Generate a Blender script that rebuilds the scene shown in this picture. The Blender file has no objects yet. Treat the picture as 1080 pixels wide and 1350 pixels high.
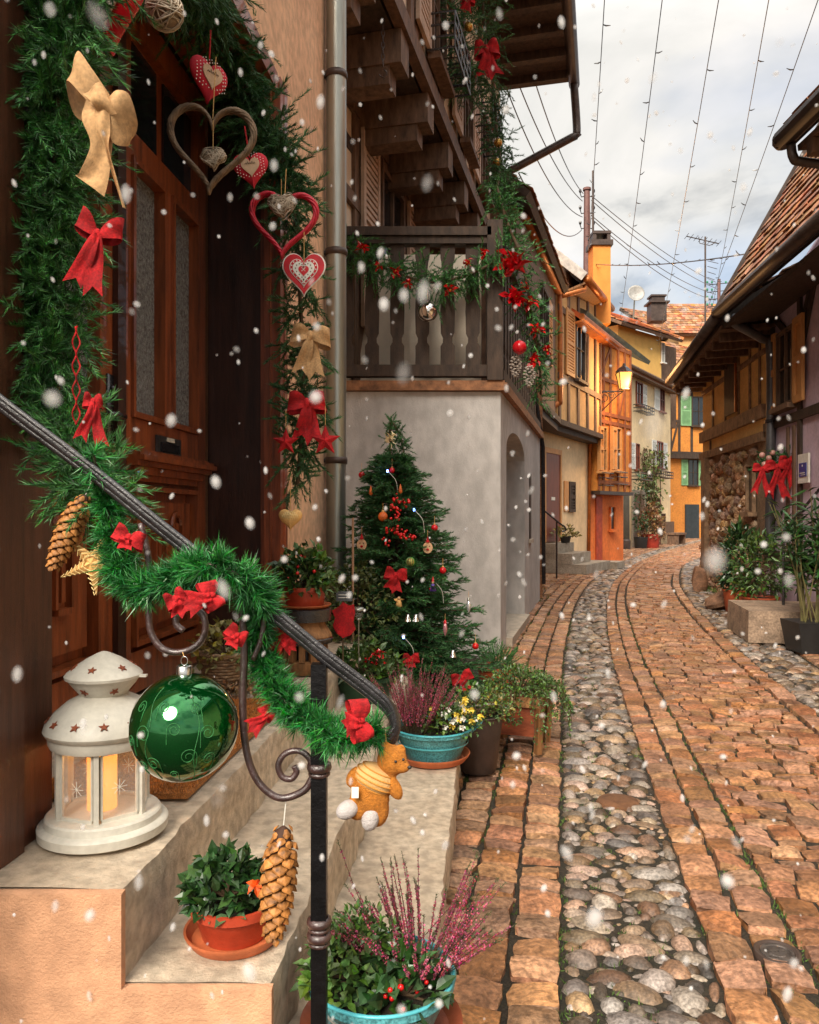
import bpy, math, random
import numpy as np
from mathutils import Vector, Matrix, Quaternion
R = math.radians
rnd = random.Random(7)
ng = np.random.default_rng(11)
S = bpy.context.scene
COL = S.collection
EYE = 1.25
FX = 1040.0
def P(px, py, Y):
    return (px-540)/FX*Y, Y, EYE-(py-678)/FX*Y
def A(*v): return np.array(v, float)
def nrm(v):
    v = np.asarray(v, float); l = np.linalg.norm(v, axis=-1, keepdims=True); return v/np.maximum(l, 1e-9)

# ------------------------------------------------------------------ mesh builder
class MB:
    def __init__(s): s.V = []; s.F = []; s.n = 0
    def add(s, V, *faces, flip=False):
        V = np.asarray(V, float).reshape(-1, 3)
        for f in faces:
            f = np.asarray(f, np.int64)
            if f.size: s.F.append(f+s.n)
        s.V.append(V); s.n += len(V); return s
    def hexa(s, p):
        return s.add(p, [[0,3,2,1],[4,5,6,7],[0,1,5,4],[1,2,6,5],[2,3,7,6],[3,0,4,7]])
    def box(s, x0,x1,y0,y1,z0,z1):
        return s.hexa([(x0,y0,z0),(x1,y0,z0),(x1,y1,z0),(x0,y1,z0),(x0,y0,z1),(x1,y0,z1),(x1,y1,z1),(x0,y1,z1)])
    def beam(s, a, b, w, d, up=(0,0,1)):
        a, b = A(*a), A(*b); t = nrm(b-a); u = A(*up)
        x = np.cross(t, u)
        if np.linalg.norm(x) < 1e-3: x = np.cross(t, A(1,0,0))
        x = nrm(x); y = np.cross(x, t); x = x*w/2; y = y*d/2
        return s.hexa([a-x-y, a+x-y, a+x+y, a-x+y, b-x-y, b+x-y, b+x+y, b-x+y])
    def tube(s, pts, r, seg=8, cap=True, closed=False):
        p = np.asarray(pts, float); n = len(p)
        rr = np.full(n, r, float) if np.isscalar(r) else np.asarray(r, float)
        if closed: t = nrm(np.roll(p,-1,0)-np.roll(p,1,0))
        else: t = nrm(np.gradient(p, axis=0))
        up = A(0,0,1) if abs(t[0][2]) < .9 else A(1,0,0)
        x = nrm(np.cross(t[0], up)); V = []
        an = np.arange(seg)*2*math.pi/seg
        for i in range(n):
            x = x-t[i]*np.dot(x, t[i]); x = nrm(x); y = np.cross(t[i], x)
            V.append(p[i]+rr[i]*(np.cos(an)[:,None]*x+np.sin(an)[:,None]*y))
        V = np.concatenate(V); F = []
        m = n if closed else n-1
        for i in range(m):
            j = (i+1) % n
            for k in range(seg):
                l = (k+1) % seg; F.append((i*seg+k, i*seg+l, j*seg+l, j*seg+k))
        s.add(V, F)
        if cap and not closed:
            s.F.append(np.array([list(range(seg))[::-1]])+s.n-len(V)); s.F.append(np.array([list(range(seg))])+s.n-seg)
        return s
    def lathe(s, prof, c=(0,0,0), seg=32, M=None):
        pr = np.array(prof, float); n = len(pr)
        an = np.arange(seg)*2*math.pi/seg
        V = np.zeros((n, seg, 3)); V[:,:,0] = pr[:,0][:,None]*np.cos(an); V[:,:,1] = pr[:,0][:,None]*np.sin(an); V[:,:,2] = pr[:,1][:,None]
        V = V.reshape(-1,3)
        if M is not None: V = V@np.array(M.to_3x3()).T
        V = V+A(*c); F = []
        for i in range(n-1):
            for k in range(seg):
                l = (k+1) % seg; F.append((i*seg+k, i*seg+l, (i+1)*seg+l, (i+1)*seg+k))
        return s.add(V, F)
    def ell(s, c, r, seg=16, M=None):
        if np.isscalar(r): r = (r,r,r)
        k = seg//2; pr = [(max(1e-4,math.sin(math.pi*i/k)), -math.cos(math.pi*i/k)) for i in range(k+1)]
        b = MB().lathe(pr, seg=seg); V = np.concatenate(b.V)*A(*r)
        if M is not None: V = V@np.array(M.to_3x3()).T
        return s.add(V+A(*c), *b.F)
    def prism(s, poly, o, u, v, n, th):
        o,u,v,n = A(*o),A(*u),A(*v),A(*n); q = np.array(poly, float); k = len(q)
        B = o+q[:,0:1]*u+q[:,1:2]*v; V = np.concatenate([B+n*th/2, B-n*th/2])
        s.add(V, [list(range(k))], [list(range(k,2*k))[::-1]], [[i, k+i, k+(i+1)%k, (i+1)%k] for i in range(k)]); return s
    def grid(s, f, nu, nv):
        V = [f(i/nu, j/nv) for i in range(nu+1) for j in range(nv+1)]
        return s.add(V, [[i*(nv+1)+j, (i+1)*(nv+1)+j, (i+1)*(nv+1)+j+1, i*(nv+1)+j+1] for i in range(nu) for j in range(nv)])
    def boxes(s, O, X, Y, Z):
        """many boxes: centre O, half vectors X,Y,Z (n,3)"""
        sg = [(-1,-1,-1),(1,-1,-1),(1,1,-1),(-1,1,-1),(-1,-1,1),(1,-1,1),(1,1,1),(-1,1,1)]
        V = np.stack([O+a*X+b*Y+c*Z for a,b,c in sg], 1); n = len(O)
        f = np.array([[0,3,2,1],[4,5,6,7],[0,1,5,4],[1,2,6,5],[2,3,7,6],[3,0,4,7]])
        return s.add(V.reshape(-1,3), (f[None]+8*np.arange(n)[:,None,None]).reshape(-1,4))
    def xf(s, M):
        M3 = np.array(M.to_3x3()); t = np.array(M.translation)
        s.V = [v@M3.T+t for v in s.V]; return s
    def join(s, o):
        for f in o.F: s.F.append(f+s.n)
        s.V += o.V; s.n += o.n; return s
    def build(s, name, mat, parent=None, smooth=False, orient=True):
        me = bpy.data.meshes.new(name)
        V = np.concatenate(s.V) if s.V else np.zeros((0,3))
        L = []; T = []
        for f in s.F: L.append(f.reshape(-1)); T.append(np.full(len(f), f.shape[1]))
        L = np.concatenate(L); T = np.concatenate(T)
        st = np.concatenate([[0], np.cumsum(T)[:-1]])
        me.vertices.add(len(V)); me.vertices.foreach_set('co', V.astype(np.float32).ravel())
        me.loops.add(len(L)); me.loops.foreach_set('vertex_index', L.astype(np.int32))
        me.polygons.add(len(T)); me.polygons.foreach_set('loop_start', st.astype(np.int32))
        me.polygons.foreach_set('use_smooth', np.full(len(T), bool(smooth)))
        me.update(calc_edges=True); me.validate()
        me.materials.append(mat)
        if smooth == 'auto':
            try: me.set_sharp_from_angle(angle=R(35))
            except Exception: pass
        o = bpy.data.objects.new(name, me); COL.objects.link(o)
        if parent is not None:
            o.parent = parent; w = WL[parent.name]; o.location = (-w[0], -w[1], -w[2])
        WL[o.name] = (0,0,0)
        return o
WL = {}
def tag(o, label=None, cat=None, group=None, kind=None):
    if label: o['label'] = label
    if cat: o['category'] = cat
    if group: o['group'] = group
    if kind: o['kind'] = kind
    return o
def thing(name, label, cat, loc=(0,0,0), group=None):
    o = bpy.data.objects.new(name, None); COL.objects.link(o); o.location = loc; o.empty_display_size = .1
    WL[o.name] = tuple(loc); return tag(o, label, cat, group)
def dup(root, loc=None, rot=None, scale=None, label=None):
    def cp(o, par):
        c = o.copy(); COL.objects.link(c); WL[c.name] = WL[o.name]
        if par is not None: c.parent = par
        for ch in [x for x in CH.get(o.name, o.children)]: cp(ch, c)
        return c
    c = cp(root, None)
    if loc is not None: c.location = loc
    if rot is not None: c.rotation_euler = rot
    if scale is not None: c.scale = (scale,)*3 if np.isscalar(scale) else scale
    if label: c['label'] = label
    return c
CH = {}
class Proto:
    """build a thing once, place it many times (first call moves the original)"""
    def __init__(s, root): s.r = root; s.used = False; CHs = list(root.children); CH[root.name] = CHs
    def at(s, loc, rot=(0,0,0), scale=1, label=None):
        if not s.used:
            s.used = True; o = s.r
            s.src = o
            o.location = loc; o.rotation_euler = rot; o.scale = (scale,)*3 if np.isscalar(scale) else scale
            if label: o['label'] = label
            return o
        return dup(s.r, loc, rot, scale, label)

class Fr:
    """wall frame: a along the wall, n outwards, z up"""
    def __init__(s, a, b, side=1):
        s.o = A(a[0], a[1], 0); d = A(b[0]-a[0], b[1]-a[1], 0); s.L = np.linalg.norm(d); s.u = d/s.L
        s.nn = A(s.u[1], -s.u[0], 0)*side; s.side = side
    def pt(s, a, n, z): return s.o+s.u*a+s.nn*n+A(0,0,z)
    def box(s, mb, a0,a1,n0,n1,z0,z1):
        q = [s.pt(a,n,z) for z in (z0,z1) for a,n in ((a0,n0),(a1,n0),(a1,n1),(a0,n1))]
        return mb.hexa(q)
    def a_at(s, px):  # along-wall coordinate seen at image column px
        k = (px-540)/FX; return (k*s.o[1]-s.o[0])/(s.u[0]-k*s.u[1])
    def z_at(s, a, py, n=0):
        p = s.pt(a, n, 0); return EYE-(py-678)/FX*p[1]

# ------------------------------------------------------------------ materials
MC = {}
def mat(name, col, rough=.7, var=.25, scale=8, bump=.15, bscale=40, metal=0, isl=0, col2=None, spec=.5, coat=0, stretch=None, detail=6, em=None, ems=0, trans=0, subs=0, bdist=.01, hue=0, speck=0, satlo=.75):
    if name in MC: return MC[name]
    m = bpy.data.materials.new(name); m.use_nodes = True; nt = m.node_tree; N = nt.nodes; L = nt.links
    b = N['Principled BSDF']; b.inputs['Roughness'].default_value = rough; b.inputs['Metallic'].default_value = metal
    b.inputs['Specular IOR Level'].default_value = spec; b.inputs['Coat Weight'].default_value = coat
    if trans: b.inputs['Transmission Weight'].default_value = trans
    if subs: b.inputs['Subsurface Weight'].default_value = subs; b.inputs['Subsurface Radius'].default_value = (.02,.01,.005)
    tc = N.new('ShaderNodeTexCoord'); src = tc.outputs['Object']
    if stretch:
        mp = N.new('ShaderNodeMapping'); mp.inputs['Scale'].default_value = stretch; L.new(src, mp.inputs[0]); src = mp.outputs[0]
    no = N.new('ShaderNodeTexNoise'); no.inputs['Scale'].default_value = scale; no.inputs['Detail'].default_value = detail; no.inputs['Roughness'].default_value = .65
    L.new(src, no.inputs['Vector'])
    c2 = col2 or tuple(max(0, c*(1-var*1.6)) for c in col)
    c1 = col if col2 else tuple(min(1, c*(1+var)) for c in col)
    rp = N.new('ShaderNodeValToRGB'); rp.color_ramp.elements[0].position = .3; rp.color_ramp.elements[1].position = .7
    rp.color_ramp.elements[0].color = (*c2,1); rp.color_ramp.elements[1].color = (*c1,1)
    L.new(no.outputs['Fac'], rp.inputs[0]); out = rp.outputs[0]
    if speck:
        n3 = N.new('ShaderNodeTexNoise'); n3.inputs['Scale'].default_value = scale*9; n3.inputs['Detail'].default_value = 4; L.new(src, n3.inputs['Vector'])
        r3 = N.new('ShaderNodeMapRange'); r3.inputs[1].default_value = .35; r3.inputs[2].default_value = .65; r3.inputs[3].default_value = 1-speck; r3.inputs[4].default_value = 1+speck*.6
        L.new(n3.outputs['Fac'], r3.inputs[0])
        mm = N.new('ShaderNodeVectorMath'); mm.operation = 'SCALE'; L.new(out, mm.inputs[0]); L.new(r3.outputs[0], mm.inputs['Scale']); out = mm.outputs[0]
    if isl:
        g = N.new('ShaderNodeNewGeometry'); mr = N.new('ShaderNodeMapRange'); mr.inputs[3].default_value = 1-isl; mr.inputs[4].default_value = 1+isl
        L.new(g.outputs['Random Per Island'], mr.inputs[0])
        h = N.new('ShaderNodeHueSaturation'); L.new(mr.outputs[0], h.inputs['Value']); L.new(out, h.inputs['Color'])
        if hue:
            mr2 = N.new('ShaderNodeMapRange'); mr2.inputs[3].default_value = .5-hue; mr2.inputs[4].default_value = .5+hue
            mu = N.new('ShaderNodeMath'); mu.operation = 'MULTIPLY'; mu.inputs[1].default_value = 7.13; L.new(g.outputs['Random Per Island'], mu.inputs[0])
            fr = N.new('ShaderNodeMath'); fr.operation = 'FRACT'; L.new(mu.outputs[0], fr.inputs[0]); L.new(fr.outputs[0], mr2.inputs[0]); L.new(mr2.outputs[0], h.inputs['Hue'])
            mr3 = N.new('ShaderNodeMapRange'); mr3.inputs[3].default_value = satlo; mr3.inputs[4].default_value = 1.12; mu2 = N.new('ShaderNodeMath'); mu2.operation = 'MULTIPLY'; mu2.inputs[1].default_value = 13.7
            fr2 = N.new('ShaderNodeMath'); fr2.operation = 'FRACT'; L.new(g.outputs['Random Per Island'], mu2.inputs[0]); L.new(mu2.outputs[0], fr2.inputs[0]); L.new(fr2.outputs[0], mr3.inputs[0]); L.new(mr3.outputs[0], h.inputs['Saturation'])
        out = h.outputs[0]
    L.new(out, b.inputs['Base Color'])
    if bump:
        n2 = N.new('ShaderNodeTexNoise'); n2.inputs['Scale'].default_value = bscale; n2.inputs['Detail'].default_value = 8; n2.inputs['Roughness'].default_value = .7; L.new(src, n2.inputs['Vector'])
        bp = N.new('ShaderNodeBump'); bp.inputs['Strength'].default_value = bump; bp.inputs['Distance'].default_value = bdist
        L.new(n2.outputs['Fac'], bp.inputs['Height']); L.new(bp.outputs[0], b.inputs['Normal'])
    if em:
        b.inputs['Emission Color'].default_value = (*em,1); b.inputs['Emission Strength'].default_value = ems
    MC[name] = m; return m
def glassmat(name, tint=(1,1,1), clear=.85, rough=.05):
    if name in MC: return MC[name]
    m = bpy.data.materials.new(name); m.use_nodes = True; nt = m.node_tree; N = nt.nodes; L = nt.links
    b = N['Principled BSDF']; b.inputs['Base Color'].default_value = (*tint,1); b.inputs['Roughness'].default_value = rough
    t = N.new('ShaderNodeBsdfTransparent'); mx = N.new('ShaderNodeMixShader'); mx.inputs[0].default_value = clear
    L.new(b.outputs[0], mx.inputs[1]); L.new(t.outputs[0], mx.inputs[2]); L.new(mx.outputs[0], N['Material Output'].inputs[0])
    MC[name] = m; return m

M = dict(
 sett=lambda: mat('sett_stone', (.42,.205,.105), .32, .4, 7, 1, 45, isl=.34, hue=.010, speck=.45, satlo=.85, bdist=.014),
 setts_pale=lambda: mat('sett_pale_stone', (.48,.255,.14), .32, .4, 7, 1, 45, isl=.34, hue=.010, speck=.45, satlo=.85, bdist=.014),
 pebble=lambda: mat('pebble_stone', (.25,.16,.095), .34, .4, 14, .8, 60, isl=.75, hue=.016, speck=.45, satlo=.3, bdist=.006),
 soil=lambda: mat('soil', (.050,.032,.018), .9, .4, 14, 1, 60, col2=(.016,.018,.008), speck=.6, bdist=.02),
 moss=lambda: mat('moss', (.07,.13,.02), .9, .4, 5, 0, isl=.5),
 spruce=lambda: mat('spruce_needles', (.055,.21,.040), .5, .4, 18, 0, isl=.85, hue=.02),
 spruce_d=lambda: mat('spruce_dark', (.045,.16,.038), .6, .4, 14, 0, isl=.6, hue=.02),
 tinsel=lambda: mat('tinsel_green', (.022,.21,.032), .35, .4, 12, 0, isl=.6, hue=.02),
 leaf=lambda: mat('leaf_green', (.075,.15,.025), .42, .3, 30, 0, isl=.55, hue=.03),
 leaf_d=lambda: mat('leaf_dark', (.03,.085,.02), .35, .3, 30, 0, isl=.5, hue=.02),
 leaf_y=lambda: mat('leaf_yellow', (.30,.26,.06), .5, .3, 30, 0, isl=.5, hue=.03),
 leaf_dry=lambda: mat('leaf_dry', (.32,.17,.07), .8, .3, 30, 0, isl=.5, hue=.02),
 stem=lambda: mat('stem', (.10,.06,.03), .8, .3, 20, 0),
 heather=lambda: mat('heather_bloom', (.42,.05,.11), .6, .3, 30, 0, isl=.5, hue=.03),
 heather_g=lambda: mat('heather_green', (.07,.10,.035), .7, .3, 30, 0, isl=.5),
 berry=lambda: mat('berry_red', (.6,.01,.01), .25, .1, 20, 0, isl=.3),
 yellowf=lambda: mat('petal_yellow', (.8,.6,.08), .5, .1, 20, 0, isl=.3),
 whitef=lambda: mat('petal_white', (.8,.78,.7), .5, .1, 20, 0, isl=.2),
 purplef=lambda: mat('petal_purple', (.12,.06,.4), .5, .1, 20, 0, isl=.2),
 red=lambda: mat('red_felt', (.50,.006,.010), .85, .35, 22, .8, 420, bdist=.004, speck=.3),
 redg=lambda: mat('red_gloss', (.55,.008,.015), .22, .15, 20, .1, 90),
 redw=lambda: mat('red_wicker', (.58,.012,.035), .45, .25, 30, .2, 90),
 wicker=lambda: mat('grey_wicker', (.22,.145,.085), .7, .4, 30, .4, 120),
 wickerw=lambda: mat('white_wicker', (.58,.48,.36), .7, .3, 30, .4, 120),
 burlap=lambda: mat('burlap', (.56,.33,.15), .9, .15, 14, .7, 420, speck=.2, bdist=.003),
 concrete=lambda: mat('concrete', (.42,.37,.30), .8, .3, 5, .5, 60, speck=.25, col2=(.24,.19,.14)),
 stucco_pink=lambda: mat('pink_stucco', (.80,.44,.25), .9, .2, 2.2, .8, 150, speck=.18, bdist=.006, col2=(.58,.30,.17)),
 stucco_brightened=lambda: mat('brightened_pink_stucco', (.92,.60,.38), .9, .2, 2.2, .8, 150, speck=.18, bdist=.006, col2=(.74,.44,.27)),  # pink stucco with a lighter colour to offset the shade on this wall
 stucco_grey=lambda: mat('grey_render', (.66,.635,.61), .85, .2, 1.3, .5, 110, speck=.14, col2=(.44,.42,.40), detail=10, stretch=(1,1,.6)),
 door=lambda: mat('door_wood', (.25,.062,.018), .32, .4, 5, .25, 40, stretch=(6,6,.6), coat=.3),
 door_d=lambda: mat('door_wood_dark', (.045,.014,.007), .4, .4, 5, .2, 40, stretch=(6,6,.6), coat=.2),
 timber=lambda: mat('dark_timber', (.065,.040,.026), .7, .4, 6, .4, 50, stretch=(3,3,.8)),
 timber_b=lambda: mat('brown_timber', (.17,.095,.055), .7, .4, 6, .4, 50, stretch=(3,3,.8)),
 oldwood=lambda: mat('old_wood', (.30,.14,.05), .6, .4, 8, .5, 60, stretch=(4,4,.6)),
 iron=lambda: mat('wrought_iron', (.022,.02,.022), .25, .4, 30, .35, 90, metal=0, spec=.7, coat=.25),
 ironr=lambda: mat('iron_worn', (.05,.022,.02), .3, .5, 30, .4, 90, spec=.8, coat=.5),
 zinc=lambda: mat('zinc', (.38,.38,.33), .32, .2, 4, .15, 30, metal=.75, stretch=(3,3,.3)),
 zincd=lambda: mat('zinc_dark', (.08,.055,.045), .45, .3, 6, .2, 30, metal=.4),
 copper=lambda: mat('copper_gutter', (.50,.15,.03), .4, .3, 6, .2, 30, metal=.35),
 enamel=lambda: mat('white_enamel', (.62,.59,.51), .42, .12, 9, .12, 60, coat=.0, speck=.06),
 terra=lambda: mat('terracotta', (.42,.085,.03), .55, .15, 12, .2, 90),
 turq=lambda: mat('turquoise_enamel', (.09,.33,.36), .35, .25, 18, .15, 40, speck=.5),
 greenpot=lambda: mat('green_pot', (.02,.07,.035), .4, .2, 12, .1, 40),
 blackpot=lambda: mat('black_pot', (.02,.02,.02), .5, .2, 12, .1, 40),
 mat_=lambda: mat('coir', (.55,.22,.055), .95, .3, 40, 1, 260, speck=.5),
 straw=lambda: mat('straw', (.72,.42,.14), .7, .2, 30, .3, 120, isl=.2),
 cone=lambda: mat('cone_scale', (.42,.17,.04), .6, .5, 60, .2, 120, isl=.25),
 coned=lambda: mat('cone_core', (.05,.02,.01), .8),
 tile=lambda: mat('roof_tile', (.36,.155,.065), .8, .35, 5, .5, 40, isl=.4, hue=.02),
 tile_o=lambda: mat('roof_tile_orange', (.55,.20,.08), .8, .3, 3, .5, 40, isl=.3, hue=.02),
 glassd=lambda: mat('window_glass', (.015,.018,.022), .08, .3, 3, .03, 6, spec=.8),
)
class MM(dict):
    def __missing__(s, k): s[k] = M[k](); return s[k]
m_ = MM()

# ------------------------------------------------------------------ foliage (vectorised)
def perp(d):
    r = ng.normal(size=d.shape); x = nrm(np.cross(d, r)); return x
def needles(mb, base, d, ln, w):
    n = len(base); side = perp(d)*(w/2)
    ln = np.asarray(ln).reshape(-1,1) if not np.isscalar(ln) else ln
    V = np.stack([base-side, base+side, base+d*ln], 1).reshape(-1,3)
    mb.add(V, np.arange(3*n).reshape(-1,3))
def spruce(mb, st, d, Ln, npt=40, nl=.018, nw=.0018, ang=48, sag=.0, stem=.0014):
    st = np.asarray(st, float); d = nrm(d); n = len(st); Ln = np.broadcast_to(np.asarray(Ln, float), (n,))
    s = np.tile((np.arange(npt)+.5)/npt, n)+ng.uniform(-.5,.5,n*npt)/npt; s = np.clip(s,0,1)
    D = np.repeat(d, npt, 0); LL = np.repeat(Ln, npt); B = np.repeat(st, npt, 0)+D*(LL*s)[:,None]
    B[:,2] -= sag*LL*s*s
    th = R(ang)*(1-.55*s)*ng.uniform(.7,1.2,len(s)); p = perp(D)
    nd = D*np.cos(th)[:,None]+p*np.sin(th)[:,None]
    needles(mb, B, nd, nl*ng.uniform(.65,1.15,len(s)), nw)
    if stem:
        e = st+d*Ln[:,None]; e[:,2] -= sag*Ln
        sd = perp(d)*stem
        V = np.stack([st-sd, st+sd, e+sd*.4, e-sd*.4], 1).reshape(-1,3); mb.add(V, np.arange(4*n).reshape(-1,4))
def along(pts, n):
    p = np.asarray(pts, float); sg = np.linalg.norm(np.diff(p, axis=0), axis=1); c = np.concatenate([[0], np.cumsum(sg)])
    s = np.sort(ng.uniform(0, c[-1], n)); out = np.stack([np.interp(s, c, p[:,k]) for k in range(3)], 1)
    out2 = np.stack([np.interp(np.minimum(s+.01, c[-1]), c, p[:,k]) for k in range(3)], 1)-np.stack([np.interp(np.maximum(s-.01,0), c, p[:,k]) for k in range(3)], 1)
    return out, nrm(out2)
def smooth_path(pts, k=8):
    p = [A(*q) for q in pts]; p = [2*p[0]-p[1]]+p+[2*p[-1]-p[-2]]; out = []
    for i in range(1, len(p)-2):
        for j in range(k):
            t = j/k; a,b,c,d = p[i-1],p[i],p[i+1],p[i+2]
            out.append(.5*((2*b)+(c-a)*t+(2*a-5*b+4*c-d)*t*t+(3*b-a-3*c+d)*t**3))
    out.append(p[-2]); return np.array(out)
def spruce_garland(mb, pts, ntw, tl, npt=45, nl=.02, nw=.002, lean=.5, jitter=.02, down=0):
    c, t = along(pts, ntw); o = perp(t); d = nrm(o+t*ng.choice([-1,1],ntw)[:,None]*lean*ng.uniform(.3,1.4,(ntw,1))+A(0,0,-down))
    c = c+ng.normal(size=c.shape)*jitter
    spruce(mb, c, d, tl*ng.uniform(.5,1.1,ntw), npt, nl, nw, sag=.15)
def tinsel(mb, pts, n, r, nw=.0016):
    k = 26; m = n//k; c, t = along(pts, m); o = perp(t); d = nrm(o+t*ng.normal(size=(m,1))*.5); rr = ng.uniform(.55,1.12,m)
    C = np.repeat(c,k,0); D = np.repeat(d,k,0); T = np.repeat(t,k,0)
    f = ng.uniform(0,.55,len(C))[:,None]; base = C+D*f*(r*np.repeat(rr,k))[:,None]
    nd = nrm(D+ng.normal(size=D.shape)*.42); needles(mb, base, nd, r*.52*np.repeat(rr,k)*ng.uniform(.7,1.2,len(C)), nw)
def leaves(mb, base, d, ln, w, fold=.25, up=None):
    n = len(base); d = nrm(d); ln = np.broadcast_to(ln,(n,))[:,None]; w = np.broadcast_to(w,(n,))[:,None]
    u = np.tile(A(0,0,1),(n,1)) if up is None else up
    side = np.cross(d, u+ng.normal(size=(n,3))*.5); side = nrm(side); nr = np.cross(side, d)
    a = base; b = base+d*ln*.5+side*w*.5+nr*w*fold; c = base+d*ln+nr*(-.12*ln); e = base+d*ln*.5-side*w*.5+nr*w*fold; f = base+d*ln*.5
    b2 = base+d*ln*.2+side*w*.36+nr*w*fold*.7; e2 = base+d*ln*.2-side*w*.36+nr*w*fold*.7
    V = np.stack([a,b2,b,c,f,e,e2],1).reshape(-1,3); k = 7*np.arange(n)[:,None]
    mb.add(V, (np.array([[0,1,2,4]])+k), (np.array([[4,2,3]])+k), (np.array([[0,4,5,6]])+k), (np.array([[4,3,5]])+k))
def dome_pts(n, c, r, lo=-.1):
    v = nrm(ng.normal(size=(n,3))); v[:,2] = np.abs(v[:,2])*(1-lo)+lo; v = nrm(v)
    k = ng.uniform(.35,1,n)**.6
    return A(*c)+v*k[:,None]*A(*r), v
def bush(parent, c, r, n, ln, w, material, name='foliage', stems=14, lo=-.1, fold=.25):
    mb = MB(); p, v = dome_pts(n, c, r, lo); d = nrm(v*.8+ng.normal(size=v.shape)*.6+A(0,0,.1))
    leaves(mb, p, d, ln*ng.uniform(.6,1.2,n), w*ng.uniform(.6,1.2,n), fold)
    o = mb.build(name, material, parent)
    if stems:
        mb = MB(); q, _ = dome_pts(stems, c, r, lo)
        for e in q: mb.tube([A(c[0],c[1],c[2]-.0), (A(*c)*.4+e*.6)+ng.normal(size=3)*.01, e], [.004*max(1,r[0]*4), .003*max(1,r[0]*4), .001], 5)
        mb.build('stem', m_['stem'], parent)
    return o
def heather(parent, c, r, n, h, bloom=.6, lean=.45):
    gm, pm, sm = MB(), MB(), MB()
    for i in range(n):
        a = ng.uniform(0,2*math.pi); q = ng.uniform(0,1)**.5
        b = A(c[0]+math.cos(a)*r*q*.5, c[1]+math.sin(a)*r*q*.5, c[2]); H = h*ng.uniform(.6,1.1)
        d = nrm(A(math.cos(a)*lean*q*2.0, math.sin(a)*lean*q*2.0, 1)); k = A(*ng.normal(size=3))*.06
        pts = [b+d*H*t+k*H*t*t for t in (0,.33,.66,1)]; sm.tube(pts, [.0012,.001,.0008,.0005], 4)
        P_ = smooth_path(pts, 20); m = 70; s = ng.uniform(.25,.93,m); idx = (s*(len(P_)-1)).astype(int); base = P_[idx]
        D = nrm(ng.normal(size=(m,3))+d*.7); 
        leaves(pm, base, D, .0065*(1.1-s*.5), .0045, .3)
        m = 40; s = ng.uniform(0,1,m)**1; s[:14] = ng.uniform(.9,1,14); base = P_[(s*(len(P_)-1)).astype(int)]
        needles(gm, base, nrm(ng.normal(size=(m,3))*.6+d), .008, .0018)
    pm.build('bloom', m_['heather'], parent); gm.build('leaf', m_['heather_g'], parent); sm.build('stem', m_['stem'], parent)
# ================================================================== street
cy = np.array([-2,1.5,1.93,4.04,6.77,11,14.1,20,28,36,44.]); cx = np.array([-.42,.28,.37,.78,1.33,2.35,3.2,5.3,8.9,12.9,17.5])
pf = np.polyfit(cy, cx, 5)
def CLx(y): return np.interp(y, cy, cx)*.35+np.polyval(pf, y)*.65
yy = np.linspace(-2, 44, 1200); xx = CLx(yy); ss = np.concatenate([[0], np.cumsum(np.hypot(np.diff(xx), np.diff(yy)))])
def SP(s, t, z=0):
    s = np.asarray(s, float); t = np.asarray(t, float)
    x = np.interp(s, ss, xx); y = np.interp(s, ss, yy)
    dx = np.interp(s+.3, ss, xx)-np.interp(s-.3, ss, xx); dy = np.interp(s+.3, ss, yy)-np.interp(s-.3, ss, yy); l = np.hypot(dx,dy)+1e-9
    return np.stack([x+t*dy/l, y-t*dx/l, np.zeros_like(x)+z], -1)
def cushions(mb, s0, s1, t0, t1, h, k=6, zbase=-.03, tilt=.006, rough=.0013, jit=.007):
    """rounded stones given by (s,t) rectangles"""
    n = len(s0); g = np.array([-1,-.975,-.88,0,.88,.975,1.]) if k==7 else (np.array([-1,-.9,.0,.9,1.]) if k>=5 else np.array([-1,-.85,.85,1.])); k = len(g); U,Vv = np.meshgrid(g,g,indexing='ij'); U = U.ravel(); Vv = Vv.ravel()
    # round the outline a little
    rr = 1-.10*(np.abs(U)**3)*(np.abs(Vv)**3)
    cs, ct = (s0+s1)/2, (t0+t1)/2; hs, ht = (s1-s0)/2, (t1-t0)/2
    S_ = cs[:,None]+hs[:,None]*U*rr*(1+ng.uniform(-.09,.09,(n,1))*Vv); T_ = ct[:,None]+ht[:,None]*Vv*rr*(1+ng.uniform(-.09,.09,(n,1))*U)
    S_ += ng.normal(size=S_.shape)*jit*.4; T_ += ng.normal(size=T_.shape)*jit*.4
    prof = np.where(np.abs(U)>.99,0,np.where(np.abs(U)>.87,.92,1.))*np.where(np.abs(Vv)>.99,0,np.where(np.abs(Vv)>.87,.92,1.)); prof = prof*(1+.07*(1-U*U)*(1-Vv*Vv))
    a = ng.normal(size=(n,2))*tilt
    Z = h*prof+ (a[:,0:1]*U+a[:,1:2]*Vv)*prof+ng.normal(size=(n,1))*.004*prof+ng.normal(size=(n,k*k))*rough*prof+zbase*(1-prof)
    Q = SP(S_.ravel(), T_.ravel()); Q[:,2] = Z.ravel()
    f = np.array([[i*k+j,(i*k+j+1),(i+1)*k+j+1,(i+1)*k+j] for i in range(k-1) for j in range(k-1)])
    mb.add(Q, (f[None]+(k*k)*np.arange(n)[:,None,None]).reshape(-1,4))
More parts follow.
